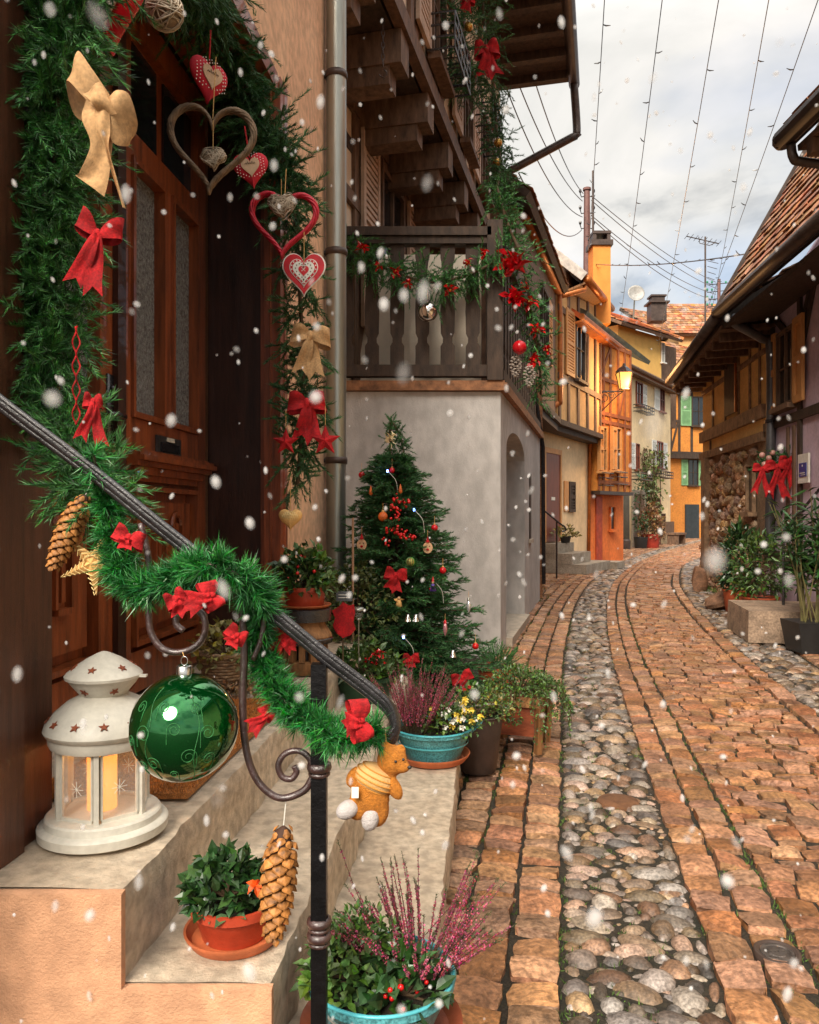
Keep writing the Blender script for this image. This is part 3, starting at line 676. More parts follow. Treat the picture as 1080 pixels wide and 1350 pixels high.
# downpipe between the two houses
t = thing('downpipe', 'tall grey zinc rainwater downpipe at the corner of the pink wall', 'downpipe', (-.46,4.9,.54))
yp = 4.86; xp = (443.5-540)/FX*yp
mb = MB(); mb.lathe([(.062,0.3),(.062,6.2)], (xp,yp,0), 20); mb.build('pipe', m_['zinc'], t, True)
for z in (2.86,1.58,3.95):
    mb = MB(); mb.lathe([(.062,-.02),(.068,-.02),(.070,0),(.068,.02),(.062,.02)], (xp,yp,z), 20); mb.box(xp-.09,xp-.06,yp-.01,yp+.01,z-.012,z+.012); mb.build('clamp', m_['zincd'], t, True)
# ================================================================== railing
YR = 1.40
def RP(px,py,y=YR): return A(*P(px,py,y))
RA = thing('stair_railing', 'black wrought iron stair railing with scrolls crossing the foreground', 'railing', tuple(RP(420,1400)*A(1,1,0)))
mb = MB(); hr = smooth_path([RP(-170,392),RP(0,528),RP(118,617),RP(236,712),RP(340,790),RP(430,864),RP(492,912),RP(515,935),RP(521,960),RP(512,975)], 6)
mb.tube(hr, .0108, 10); mb.tube(hr-A(0,0,.012), .007, 8); mb.tube(hr+A(0,-.006,.008), .006, 6)
mb.build('handrail', m_['iron'], RA, True)
mb = MB()
x0 = RP(421,0)[0]
mb.box(x0-.0135,x0+.0135,YR-.0135,YR+.0135,-.0,.985); mb.build('post', mat('iron_post',(.012,.011,.012),.35,.3,30,.3,90,metal=.6), RA)
for py in (1011,1215,1234):
    z = RP(0,py)[2]; mb = MB(); mb.lathe([(.016,-.008),(.021,-.006),(.0225,0),(.021,.006),(.016,.008)], (x0,YR,z), 4*4); mb.lathe([(.016,-.017),(.0195,-.014),(.0195,-.010),(.016,-.008)], (x0,YR,z), 16)
    mb.build('collar', m_['ironr'], RA, True)
def bar(pts, w=.0065):
    mb = MB(); q = smooth_path([RP(*p) for p in pts], 6); mb.tube(q, w, 8); return mb
b = bar([(306,775),(318,800),(322,860),(320,930),(325,990),(340,1030),(368,1052),(400,1043),(414,1022)],.0068); b.build('scroll', m_['ironr'], RA, True)
b = bar([(412,1018),(408,1000),(394,990),(376,994),(367,1009),(372,1024),(384,1027),(391,1018),(388,1010)],.0058); b.build('scroll', m_['ironr'], RA, True)
b = bar([(185,690),(196,740),(196,810),(200,836),(214,855),(236,860),(258,852),(270,834),(268,812),(252,800),(236,806),(232,822),(242,832)],.0062); b.build('scroll', m_['ironr'], RA, True)
b = bar([(350,800),(345,840),(334,870)],.005); b.build('scroll', m_['ironr'], RA, True)
mb = MB(); mb.tube([RP(-160,400,1.4),A(-1.05,1.4,1.55)], .01, 8); mb.build('wall_bracket', m_['iron'], RA)

# tinsel garland
t = thing('tinsel_garland', 'bright green tinsel garland wound round the iron handrail', 'garland', tuple(RP(250,760)))
tp = smooth_path([RP(122,600,1.40),RP(138,650,1.43),RP(150,705,1.44),RP(170,770,1.42),RP(215,772,1.38),RP(265,745,1.34),RP(318,762,1.35),RP(346,800,1.40),RP(344,850,1.44),RP(362,905,1.42),RP(405,950,1.38),RP(455,975,1.36),RP(500,962,1.39)], 8)
mb = MB(); tinsel(mb, tp, 26000, .050, .0021); q = np.array(tp[14:]); tinsel(mb, q, 15000, .060, .0021); mb.build('tinsel', m_['tinsel'], t)
mb = MB(); mb.tube(tp, .004, 6); mb.build('wire_core', m_['zincd'], t)

# ------------------------------------------------ spruce garlands round the door
t = thing('door_garland', 'thick spruce garland with bows hanging down the left door jamb', 'garland', (-.8,1.7,1.3))
lp = smooth_path([RP(150,-90,1.72),RP(85,-20,1.7),RP(80,80,1.7),RP(72,200,1.7),RP(70,310,1.7),RP(62,400,1.7),RP(62,480,1.7),RP(85,560,1.66),RP(112,610,1.6),RP(135,660,1.52)], 8)
mb = MB(); spruce_garland(mb, lp, 900, .115, 80, .023, .0022, lean=.7, jitter=.022, down=.25)
spruce_garland(mb, lp[:46], 420, .13, 80, .023, .0022, lean=.5, jitter=.03, down=.3); mb.build('needles', m_['spruce'], t)
mb = MB(); mb.tube(lp, .006, 6); mb.build('wire_core', m_['stem'], t)
t = thing('door_garland', 'narrow spruce garland arching down the right door jamb beside the pink wall', 'garland', (-.7,3.5,1.3))
rp_ = smooth_path([RP(150,-120,2.2),RP(235,-60,2.7),RP(285,25,3.3),RP(322,110,3.55),RP(352,180,3.6),RP(380,240,3.6),RP(392,320,3.6),RP(396,400,3.6),RP(400,480,3.6),RP(398,560,3.58),RP(392,640,3.55)], 8)
mb = MB(); spruce_garland(mb, rp_, 800, .15, 80, .028, .0042, lean=.7, jitter=.035, down=.25); spruce_garland(mb, rp_[:44], 650, .19, 80, .032, .0036, lean=.6, jitter=.05, down=.3)
mb.build('needles', m_['spruce_d'], t)
mb = MB(); mb.tube(rp_, .01, 6); mb.build('wire_core', m_['stem'], t)

# ------------------------------------------------ bows
def ribbon(mb, f, nu, w):
    """f(t)->(centre, width dir*halfwidth); solid ribbon"""
    mb.grid(lambda u,v: f(u)[0]+f(u)[1]*(2*v-1)+A(0,-.0,0), nu, w)
def bow_parts(root, L, W, T, material, droop=.1, curl=.35, tail=(0.9,1.0), knot=1.0, seed=0):
    """bow in the XZ plane, facing -Y: L loop length, W ribbon width, T tail length"""
    r = random.Random(seed)
    for sd in (-1,1):
        mb = MB(); LL = L*r.uniform(.9,1.1); dr = droop+r.uniform(-.08,.08); ph = r.uniform(-.2,.3)
        def f(t):
            a = t*2*math.pi; x = LL*.5*(1-math.cos(a)); yv = -LL*curl*math.sin(a)*(.5+.5*math.sin(a/2)); k = math.sin(t*math.pi)**.7
            w = W*(.22+.78*k); c = A(sd*x, yv, dr*x+.1*W*math.sin(a)); d = A(sd*.15*math.cos(a+ph), .18*math.sin(a*2+ph), 1); return c, nrm(d)*w*.5
        mb.grid(lambda u,v: f(u)[0]+f(u)[1]*(2*v-1)+A(0,.06*W*math.sin(v*math.pi*2+sd)+.05*W*math.sin(v*9+u*14),.03*W*math.sin(u*17+v*4)), 28, 6)
        mb.build('loop', material, root, True)
    for k,sd in enumerate((-1,1)):
        mb = MB(); q = T*tail[k]; an = sd*r.uniform(.14,.3); w1 = W*.42
        def g(u,v):
            e = 2*v-1; s = u*(1-(.16*(1-abs(e)) if u>0 else 0)*u) ; w = (.35+.65*u**.6)*w1
            c = A(math.sin(an)*q*s+W*.05*math.sin(s*5+k), -.12*W*math.sin(s*6+k*2)-.01, -math.cos(an)*q*s)
            return c+A(math.cos(an),.25*math.sin(s*4+k),math.sin(an))*w*e+A(0,.05*W*math.sin(e*5+s*3+k),0)
        mb.grid(g, 16, 6); mb.build('tail', material, root, True)
    mb = MB(); mb.ell((0,-.12*W,0), (.17*W*knot,.16*W,.27*W*knot), 14); mb.build('knot', material, root, True)
def bow(name, label, group, loc, L, W, T, material, rot=(0,0,0), **k):
    t = thing(name, label, 'bow', (0,0,0), group); bow_parts(t, L, W, T, material, **k); t.location = loc; t.rotation_euler = rot; return t
gB = 'burlap bows on the door garland'; gR = 'red felt bows on the garlands'
# the large burlap bow: hand-shaped strips
t = thing('burlap_bow', 'large tan burlap bow hanging on the left garland above the door handle', 'bow', (0,0,0), gB)
YB = 1.52; bp = lambda x,y,d=0: A(*P(x,y,YB))+A(0,d,0)
def loft(rows_, material, name, sub=6):
    """rows_: list of (left, right) 3D points, lofted smoothly"""
    Lq = smooth_path([a for a,b in rows_], sub); Rq = smooth_path([b for a,b in rows_], sub); mb = MB(); n = len(Lq)-1
    mb.grid(lambda u,v: (lambda i: Lq[i]*(1-v)+Rq[i]*v+A(0,.004*math.sin(v*6.3+i*.3),0))(int(round(u*n))), n, 8)
    return mb.build(name, material, t, True)
loft([(bp(147,128,-.01),bp(140,158,-.01)),(bp(128,100,-.03),bp(120,140,-.035)),(bp(108,76,-.02),bp(97,118,-.03)),(bp(100,110,.02),bp(97,150,.01)),(bp(124,125,.03),bp(120,152,.03)),(bp(147,130,.0),bp(142,150,.0))], m_['burlap'], 'loop')
loft([(bp(145,132,-.01),bp(143,150,-.01)),(bp(162,130,-.035),bp(152,172,-.04)),(bp(176,133,-.02),bp(157,198,-.03)),(bp(180,160,.01),bp(168,190,.01)),(bp(165,150,.03),bp(160,165,.03)),(bp(146,135,0),bp(143,150,0))], m_['burlap'], 'loop')
loft([(bp(122,142,-.03),bp(150,150,-.03)),(bp(118,168,-.04),bp(158,175,-.035)),(bp(128,200,-.03),bp(156,205,-.03)),(bp(112,232,-.02),bp(150,238,-.02)),(bp(104,236,-.02),bp(142,264,-.02))], m_['burlap'], 'tail')
loft([(bp(138,150,-.045),bp(154,152,-.04)),(bp(138,180,-.05),bp(156,185,-.045)),(bp(148,205,-.04),bp(154,208,-.04)),(bp(155,235,-.03),bp(160,236,-.03)),(bp(166,278,-.02),bp(170,280,-.02))], m_['burlap'], 'tail')
loft([(bp(122,140,-.045),bp(146,126,-.05)),(bp(134,152,-.06),bp(156,148,-.055)),(bp(140,162,-.04),bp(166,166,-.045))], m_['burlap'], 'knot')
bow('burlap_bow', 'small tan burlap bow on the right garland below the patterned red heart', gB, tuple(RP(409,443,3.38)), .085,.085,.19, m_['burlap'], (0,.1,0), curl=.4, droop=-.05, seed=3)
bow('felt_bow', 'long tailed red felt bow hanging on the left garland under the burlap bow', gR, tuple(RP(128,310,1.55)), .040,.045,.125, m_['red'], (0,.25,.2), droop=.55, seed=5)
bow('felt_bow', 'red bow with short tails on the right garland above the red star', gR, tuple(RP(405,532,3.4)), .085,.09,.18, m_['red'], (0,0,0), seed=7)
bow('felt_bow', 'small red bow low on the left garland beside the door handle', gR, tuple(RP(122,530,1.52)), .018,.03,.09, m_['red'], (0,0,.6), seed=8)
for i,(x,y,y_,L,W,T,ro,lab) in enumerate(((170,709,1.36,.030,.036,.02,(0,.4,0),'red felt bow on top of the tinsel garland next to the pine cone'),
    (232,790,1.30,.022,.034,.03,(0,-.5,.3),'crumpled red felt bow on the tinsel left of its neighbour above the green bauble'),
    (278,785,1.29,.026,.036,.045,(0,1.2,.2),'upright red felt bow on the tinsel above the wicker basket'),
    (312,838,1.33,.022,.03,.02,(0,.6,.2),'red felt bow in front of the basket beside the iron scroll'),
    (371,845,1.44,.030,.03,.03,(0,-1.1,.2),'red felt bow half hidden under the handrail near the wooden stool'),
    (352,940,1.40,.020,.025,.045,(0,.9,.1),'dark red bow low on the tinsel above the pink stone step'),
    (474,950,1.30,.040,.038,.03,(0,1.4,.25),'big red felt bow at the lower end of the tinsel above the teddy bear'))):
    bow('felt_bow', lab, gR, tuple(RP(x,y,y_)), L*.85,W*.9,T, m_['red'], ro, seed=20+i)

# ------------------------------------------------ hearts
def heart2(n=48, sx=1., sy=1.):
    q = []
    for i in range(n):
        a = 2*math.pi*i/n; q.append((16*math.sin(a)**3/32*sx, (13*math.cos(a)-5*math.cos(2*a)-2*math.cos(3*a)-math.cos(4*a))/32*sy))
    return q
def wicker_heart(root, sz, th, strands, material, name='ring', twist=5, sx=1, sy=1):
    h = heart2(90, sz*sx, sz*sy); h = A(*[(x,0,z) for x,z in h]); n = len(h); mb = MB()
    for k in range(strands):
        ph = 2*math.pi*k/strands; q = []
        for i in range(n):
            a = i/n*2*math.pi*twist+ph; c = h[i]*(1+math.cos(a)*th/sz*1.3); q.append(c+A(0, math.sin(a)*th, 0)+ng.normal(size=3)*th*.04)
        mb.tube(q, th*.42, 5, closed=True)
    return mb.build(name, material, root, True)
def string(root, a, b, r=.0012, material=None):
    mb = MB(); mb.tube([A(*a),A(*b)], r, 5); return mb.build('string', material or m_['straw'], root)
def puffy(mb, h, th, c=(0,0,0), k=8):
    h = [A(x,z) for x,z in h]; n = len(h); V = []
    for s in (-1,1):
        for j in range(k+1):
            f = math.cos(j/k*math.pi/2); y = s*th*math.sin(j/k*math.pi/2)
            for p in h: V.append((p[0]*f, y, p[1]*f))
    V = np.array(V)+A(*c); F = []
    for s in range(2):
        o = s*(k+1)*n
        for j in range(k):
            for i in range(n): F.append((o+j*n+i, o+j*n+(i+1)%n, o+(j+1)*n+(i+1)%n, o+(j+1)*n+i))
    return mb.add(V, F)
gH = 'heart ornaments round the door'
t = thing('wicker_heart', 'large open grey wicker heart hanging in front of the dark doorway', 'heart ornament', (0,0,0), gH)
wicker_heart(t, .285, .012, 7, m_['wicker'], twist=6, sx=1.0, sy=1.12); string(t, (0,0,.07),(0,0,.30),.0015)
q = thing('wrapped_heart', 'small pale wrapped heart dangling inside the large grey wicker heart', 'heart ornament', (0,0,0), gH)
def wrapped(root, sz, material, dense=26):
    mb = MB(); puffy(mb, heart2(32,sz*.92,sz*.95), sz*.13); mb.build('core', mat('wrap_core',(.30,.22,.15),.9,.3,30,.4,90), root, True)
    mb = MB(); hh = heart2(64, sz, sz); hh = [A(x,z) for x,z in hh]
    for k in range(dense):
        a = ng.uniform(-.6,.6)+(0.9 if k%2 else -.5); nrm2 = A(-math.sin(a), math.cos(a)); d = A(math.cos(a), math.sin(a)); off = ng.uniform(-.42,.42)*sz
        pr = [(np.dot(p,d)) for p in hh if abs(np.dot(p,nrm2)-off) < sz*.05]
        if len(pr) < 2: continue
        lo, hi = min(pr), max(pr)
        for s in (-1,1): mb.tube([(d[0]*u+nrm2[0]*off, s*sz*.155*math.sqrt(max(0,1-((u-(lo+hi)/2)/max(1e-6,(hi-lo)/2))**2)), d[1]*u+nrm2[1]*off) for u in np.linspace(lo,hi,7)], sz*.016, 5)
    mb.build('wrapping', material, root, True)
wrapped(q, .085, m_['wickerw'], 30); string(q, (0,0,.03),(0,0,.13),.0012)
t.location = RP(279,188,2.75); t.rotation_euler = (0,.05,.1); q.location = RP(281,208,2.72)
t = thing('wicker_heart', 'open red wicker heart hanging over the right garland', 'heart ornament', (0,0,0), gH)
wicker_heart(t, .27, .013, 6, m_['redw'], twist=5, sx=1.02, sy=1.08); string(t, (0,0,.07),(0,0,.22),.0018); t.location = RP(374,290,3.38); t.rotation_euler = (0,.05,0)
q = thing('wrapped_heart', 'pale wicker-wrapped heart hanging inside the open red wicker heart', 'heart ornament', (0,0,0), gH); wrapped(q, .118, m_['wickerw'], 40); string(q, (0,0,.04),(0,0,.11)); q.location = RP(371,270,3.36)
# fabric hearts
dots = lambda: mat('red_dotted',(.55,.012,.03),.8,.1,20,.2,200)
def fabric_heart(label, loc, sz, rot, cloth=False):
    t = thing('fabric_heart', label, 'heart ornament', (0,0,0), gH)
    mb = MB(); puffy(mb, heart2(40,sz,sz*1.12), sz*.16); mb.build('cushion', dots(), t, True)
    mb = MB(); h = heart2(40,sz*.52,sz*.6); mb.prism(h, (0,-sz*.158,0), (1,0,0),(0,0,1),(0,-1,0), .004); mb.build('patch', mat('linen',(.62,.42,.27),.9,.15,20,.4,200), t)
    mb = MB(); c = []; r = random.Random(3)
    for i in range(-6,7):
        for j in range(-6,7):
            x,z = i*sz*.075,(j+.5*(i%2))*sz*.08; rr = math.hypot(x/(sz*.5),z/(sz*.5))
            if .55<rr<.86 and z > -sz*.3: c.append((x,-sz*.16*math.sqrt(max(0,1-rr**2))-.0012,z))
    c = A(*c); k = sz*.011; mb.boxes(c, np.tile(A(k,0,0),(len(c),1)), np.tile(A(0,.001,0),(len(c),1)), np.tile(A(0,0,k),(len(c),1))); mb.build('dots', m_['whitef'], t)
    mb = MB(); 
    for i in range(5): mb.tube([(-sz*.15+i*sz*.06, -sz*.158-.004, sz*.05), (-sz*.12+i*sz*.06, -sz*.158-.004, sz*.09*(1+(i%2)*.4)), (-sz*.10+i*sz*.06, -sz*.158-.004, sz*.05)], sz*.008, 4)
    mb.build('stitching', m_['stem'], t)
    string(t, (0,0,.3*sz),(0,0,.75*sz+.06),.003,m_['red']); t.location = loc; t.rotation_euler = rot
fabric_heart('red dotted fabric heart with linen patch, side on, above the grey wicker heart', RP(275,104,2.78), .155, (0,.05,.85))
fabric_heart('red dotted fabric heart with linen patch peeking from behind the grey wicker heart', RP(331,222,3.0), .135, (0,-.15,.1))
t = thing('wooden_heart', 'flat red heart with white rim and nested white pattern on the right garland', 'heart ornament', (0,0,0), gH)
sz = .185
for k,(s,mm,y,nm) in enumerate(((1.0,m_['whitef'],0,'rim'),(.94,m_['redg'],-.004,'face'),(.66,m_['whitef'],-.007,'band'),(.62,m_['redg'],-.009,'band'),(.50,m_['whitef'],-.012,'band'),(.24,m_['redg'],-.015,'centre'))):
    mb = MB(); mb.prism([(x*s,z*s+(1-s)*.0) for x,z in heart2(48,sz,sz*1.12)], (0,y,0),(1,0,0),(0,0,1),(0,-1,0),.006); mb.build(nm, mm, t)
mb = MB(); h = heart2(20,sz*.37,sz*1.12*.37); c = A(*[(x,-.0165,z) for x,z in h]); mb.boxes(c, np.tile(A(.0022,0,0),(20,1)),np.tile(A(0,.001,0),(20,1)),np.tile(A(0,0,.0022),(20,1)))
h = heart2(26,sz*.565,sz*1.12*.565); c = A(*[(x,-.0125,z) for x,z in h]); mb.build('holes', m_['stem'], t)
mb = MB(); mb.boxes(c, np.tile(A(.0024,0,0),(26,1)),np.tile(A(0,.001,0),(26,1)),np.tile(A(0,0,.0024),(26,1)))
for s in (-1,1): mb.beam((-.008*s,-.0195,-.008+.004),(.008*s,-.0195,.008+.004),.002,.002)
mb.build('dots', m_['whitef'], t); string(t, (0,0,.04),(0,0,.17),.0015); t.location = RP(401,358,3.36)
t = thing('straw_heart', 'golden straw heart hanging in front of the potted plant on the stool', 'heart ornament', (0,0,0), gH)
mb = MB(); puffy(mb, heart2(36,.10,.10), .022); mb.build('body', m_['straw'], t, True)
mb = MB()
for i in range(-4,5):
    for s in (-1,1): mb.tube([(i*.0075+s*u*.008, -.0235*math.sqrt(max(.05,1-(u)**2-(i/6)**2)), .008+u*.030*(1-abs(i)/9)) for u in np.linspace(-.8,.7,6)], .0022, 4)
mb.build('weave', mat('straw_pale',(.82,.6,.26),.6,.2,30,.2,90), t, True); string(t,(0,0,.03),(0,0,.16)); t.location = RP(383,683,3.3)
t = thing('wooden_heart', 'big red heart with white painted front cut off by the top edge of the photo', 'heart ornament', (0,0,0), gH)
mb = MB(); puffy(mb, heart2(40,.20,.26), .03); mb.build('body', m_['redg'], t, True)
mb = MB(); mb.prism(heart2(40,.13,.19), (0,-.03,.012),(1,0,0),(0,0,1),(0,-1,0),.006); mb.build('front', mat('birch_white',(.62,.52,.42),.8,.25,60,.4,90,stretch=(4,1,.6)), t); string(t,(0,0,.05),(0,0,.3),.003,m_['red'])
t.location = RP(148,-2,1.9); t.rotation_euler = (0,0,-.3)
gW = 'wicker balls at the top of the door'
for (x,y,Y_,r,lab) in ((118,18,1.9,.042,'pale wicker ball left of the big red heart at the top'),(217,14,2.0,.046,'pale wicker ball right of the big red heart at the top')):
    t = thing('wicker_ball', lab, 'ornament', (0,0,0), gW)
    mb = MB()
    for k in range(26):
        q_ = Quaternion(nrm(ng.normal(size=3)), ng.uniform(0,6.28)).to_matrix(); rr = r*ng.uniform(.93,1.03)
        mb.tube([np.array(q_)@A(rr*math.cos(a), rr*math.sin(a), 0) for a in np.linspace(0,2*math.pi,17)[:-1]], .0022, 4, closed=True)
    mb.build('strands', m_['wickerw'], t, True)
    mb = MB(); mb.ell((0,0,0), r*.88, 16); mb.build('core', mat('wrap_core',(.30,.22,.15)), t, True); string(t,(0,0,r),(0,0,r+.1)); t.location = RP(x,y,Y_)
t = thing('ribbon_loop', 'narrow red hanging ribbon in the left garland near its lower end', 'ribbon', (0,0,0))
mb = MB()
for k in (0,1): mb.tube([RP(98+k*5+2.2*math.sin(u*26+k*3.1),430+130*u,1.54)+A(0,.004*math.cos(u*26+k*3.1),0) for u in np.linspace(0,1,60)], .0016, 5)
mb.build('cord', m_['red'], t)
# red star ornaments
def star2(n, r0, r1, rot=0): return [((r0 if i%2==0 else r1)*math.sin(math.pi*i/n+rot), (r0 if i%2==0 else r1)*math.cos(math.pi*i/n+rot)) for i in range(2*n)]
def star3(mb, r, th, c=(0,0,0), k=.42, rot=0):
    s = star2(5,r,r*k,rot); V = [(x+c[0],c[1],z+c[2]) for x,z in s]+[(c[0],c[1]-th,c[2]),(c[0],c[1]+th,c[2])]
    return mb.add(V, [[i,(i+1)%10,10] for i in range(10)]+[[(i+1)%10,i,11] for i in range(10)])
for (x,y,r,lab) in ((429,581,.068,'red star hanging at the right edge of the right garland'),(377,583,.060,'red star on the left side of the right garland beneath the bow')):
    t = thing('felt_star', lab, 'star ornament', (0,0,0), 'red stars on the right garland'); mb = MB(); star3(mb, r, .018); mb.build('body', m_['red'], t); string(t,(0,0,r),(0,0,r+.08)); t.location = RP(x,y,3.38)
t = thing('straw_star', 'pale gold straw star half hidden behind the left end of the tinsel', 'star ornament', (0,0,0))
mb = MB(); star3(mb, .062, .010, k=.30, rot=.5); mb.build('body', m_['straw'], t)
mb = MB()
for i in range(5):
    a = 2*math.pi*i/5+.5; d = A(math.sin(a),0,math.cos(a)); p_ = A(d[2],0,-d[0])
    for j in range(1,7): mb.tube([d*.009*j-p_*(.016-.0022*j)+A(0,-.006,0), d*(.009*j+.006)+A(0,-.0105,0), d*.009*j+p_*(.016-.0022*j)+A(0,-.006,0)], .0011, 4)
mb.build('ridges', mat('straw_pale',(.82,.6,.26)), t); t.location = RP(122,742,1.47)

# ------------------------------------------------ pine cones
def pine_cone(label, top, H, rot):
    t = thing('pine_cone', label, 'pine cone', (0,0,0), 'large hanging pine cones')
    core = MB(); core.lathe([(.001,0),(H*.07,-H*.05),(H*.10,-H*.3),(H*.10,-H*.7),(H*.05,-H*.95),(.001,-H)], seg=12); core.build('core', m_['coned'], t, True)
    mb = MB(); n = 92
    for i in range(n):
        f = (i+.5)/n; a = i*2.39996; z = -H*(.03+.94*f); R_ = H*(.060+.095*math.sin(math.pi*min(1,f*.80+.16))**.9)*(1-.25*(f<.12)); ou = A(math.cos(a), math.sin(a), 0); si = A(-math.sin(a), math.cos(a), 0); up = A(0,0,1)
        w = R_*.42; d = nrm(ou*.9-up*(.45-.3*f)); base = ou*H*.05+A(0,0,z+.035*H); tip = ou*R_+A(0,0,z-.012*H); nn = np.cross(si, d)
        if nn[2] < 0: nn = -nn
        th = R_*.10
        m1 = base*.25+tip*.75
        V = [base-si*w*.35, base+si*w*.35, m1+si*w, tip+si*w*.55-up*.1*w, tip+si*0-up*.35*w+ou*w*.22, tip-si*w*.55-up*.1*w, m1-si*w, m1+nn*th*1.5+ou*w*.1]
        V2 = [v-up*th*1.1 for v in V[:7]]
        mb.add(V+V2, [[0,1,7],[1,2,7],[2,3,7],[3,4,7],[4,5,7],[5,6,7],[6,0,7]], [[i_,8+i_,8+(i_+1)%7,(i_+1)%7] for i_ in range(7)], [[14,13,12,11,10,9,8]])
    mb.build('scales', m_['cone'], t); string(t, (0,0,-.01),(0,0,.05),.0009,m_['whitef']); t.location = top; t.rotation_euler = rot
pine_cone('tilted pine cone hanging at the left below the spruce garland in front of the door', RP(113,652,1.46), .155, (0,.42,0))
pine_cone('upright long pine cone hanging from the iron scroll beside the red flower pot', RP(374,1088,1.40), .205, (0,.10,.5))
# ------------------------------------------------ green bauble
t = thing('glass_bauble', 'big shiny dark green glass bauble hanging from the iron scroll beside the lantern', 'bauble', (0,0,0))
c = RP(243,958,1.38); r = .093; t.location = c; t.location = c
WL[t.name] = tuple(c)
mb = MB(); mb.ell(c, r, 48); mb.build('ball', mat('green_glass',(.005,.20,.03),.07,.5,3,0,metal=.85,coat=1,col2=(.002,.07,.014)), t, True)
mb = MB(); mb.lathe([(.013,0),(.014,.016),(.010,.018)], c+A(0,0,r-.003), 16); mb.tube([c+A(.006*math.cos(a),0,r+.022+.008*math.sin(a)) for a in np.linspace(0,6.28,13)[:-1]], .0008, 5, closed=True); mb.build('cap', mat('silver_cap',(.7,.7,.68),.25,.1,20,.1,60,metal=1), t, True)
mb = MB(); mb.tube([c+A(0,0,r+.028), RP(240,857,1.40)], .0007, 4); mb.build('string', m_['straw'], t)
mb = MB()
def on_ball(u, v, rr=1.004):   # u,v angles
    return c+A(math.sin(u)*math.cos(v), -math.cos(u)*math.cos(v), math.sin(v))*r*rr
def swirl(u0,v0,sz,dr,turn=1.6,tail=.25):
    p = []
    for k in range(26):
        f = k/25; a = f*turn*2*math.pi; q = sz*(1-f*.75); p.append((u0+dr*q*math.cos(a), v0+q*math.sin(a)))
    p = [(u0+dr*sz, v0-tail*(1-j/5)) for j in range(5)]+p; mb.tube([on_ball(*x) for x in p], .0007, 4)
for q in ((-.75,.55,.13,1),(-.5,.1,.16,-1),(-.9,-.1,.12,1),(-.35,-.45,.15,1),(.1,.2,.13,-1),(.35,-.3,.16,1),(.7,.1,.14,-1),(.75,-.4,.13,1),(-.65,-.55,.12,-1),(.5,.55,.12,1),(.05,-.7,.1,1),(-.15,.6,.12,-1)): swirl(*q)
mb.tube([on_ball(-.42+.05*math.sin(v*6), v) for v in np.linspace(-.9,1.0,24)], .0007, 4); mb.tube([on_ball(.5+.05*math.sin(v*5), v) for v in np.linspace(-.9,.9,24)], .0007, 4)
mb.build('swirl_pattern', mat('green_glitter',(.03,.20,.05),.5,.3,60,.5,300,speck=.5), t)

# ------------------------------------------------ lantern
LC = A(*P(137,1097,1.76)); LC[2] = .546
t = thing('candle_lantern', 'white metal candle lantern with star cutouts standing on the top step', 'lantern', tuple(LC))
en = m_['enamel']
mb = MB(); mb.lathe([(.001,0),(.130,0),(.137,.004),(.138,.022),(.134,.027),(.124,.030),(.122,.043),(.118,.047),(.100,.049),(.001,.050)], LC, 48); mb.build('base', en, t, 'auto')
mb = MB(); mb.lathe([(.090,.196),(.112,.197),(.116,.206),(.116,.220),(.122,.224),(.126,.232),(.122,.244),(.104,.268),(.078,.290),(.055,.302),(.048,.306),(.048,.298),(.001,.296)], LC, 48); mb.build('roof', en, t, 'auto')
mb = MB(); mb.lathe([(.046,.300),(.052,.308),(.070,.330),(.077,.340),(.082,.342),(.083,.348),(.078,.354),(.060,.368),(.036,.384),(.016,.394),(.006,.398),(.001,.399)], LC, 48); mb.box(LC[0]+.078,LC[0]+.098,LC[1]-.012,LC[1]+.0,LC[2]+.343,LC[2]+.348); mb.build('cap', en, t, 'auto')
ph = -1.35; hexp = [LC+A(.098*math.cos(ph+k*math.pi/3), .098*math.sin(ph+k*math.pi/3), 0) for k in range(6)]
for k in range(6):
    a, b = hexp[k], hexp[(k+1)%6]; mb = MB(); mb.beam(a+A(0,0,.048), a+A(0,0,.2), .0105,.012, nrm(a-LC)); mb.build('frame_bar', en, t)
    d = nrm(b-a); mb = MB(); i0, i1 = a+d*.010, b-d*.010; out = nrm((a+b)/2-LC)
    for (p,q) in ((i0+A(0,0,.052),i1+A(0,0,.052)),(i0+A(0,0,.194),i1+A(0,0,.194))): mb.beam(p,q,.006,.008)
    for p in (i0,i1): mb.beam(p+A(0,0,.056),p+A(0,0,.19),.005,.006,out)
    f = mb.build('window_frame', en, t)
    mb = MB(); mb.beam((i0+i1)/2+A(0,0,.056),(i0+i1)/2+A(0,0,.19),np.linalg.norm(i1-i0)-.004,.0016,out)
    mb.build('glass_pane', glassmat('lantern_glass',(.85,.85,.8),.90), f)
    cc = (i0+i1)/2-out*-.002+A(0,0,.118); mb = MB()
    for j in range(4):
        a_ = math.pi*j/4; v = d*math.cos(a_)+A(0,0,math.sin(a_)); mb.beam(cc-v*.017,cc+v*.017,.0009,.0006,out)
    mb.build('frost_star', m_['whitef'], f)
cut = mat('painted_glow',(.22,.05,.015),.7,.2,20,.2,60)  # orange-brown star plates, colour stands in for candle glow
for k in range(12):
    a = ph+.15+k*math.pi/6; rr,zz = .1135,.2565; nl = nrm(A(math.cos(a)*.62,math.sin(a)*.62,.75)); sd = A(-math.sin(a),math.cos(a),0); up = np.cross(nl,sd)
    if up[2]<0: up=-up
    mb = MB(); mb.prism(star2(5,.011,.0045), LC+A(rr*math.cos(a),rr*math.sin(a),zz)+nl*.0005, sd, up, nl, .003); mb.build('star_cutout', cut, t)
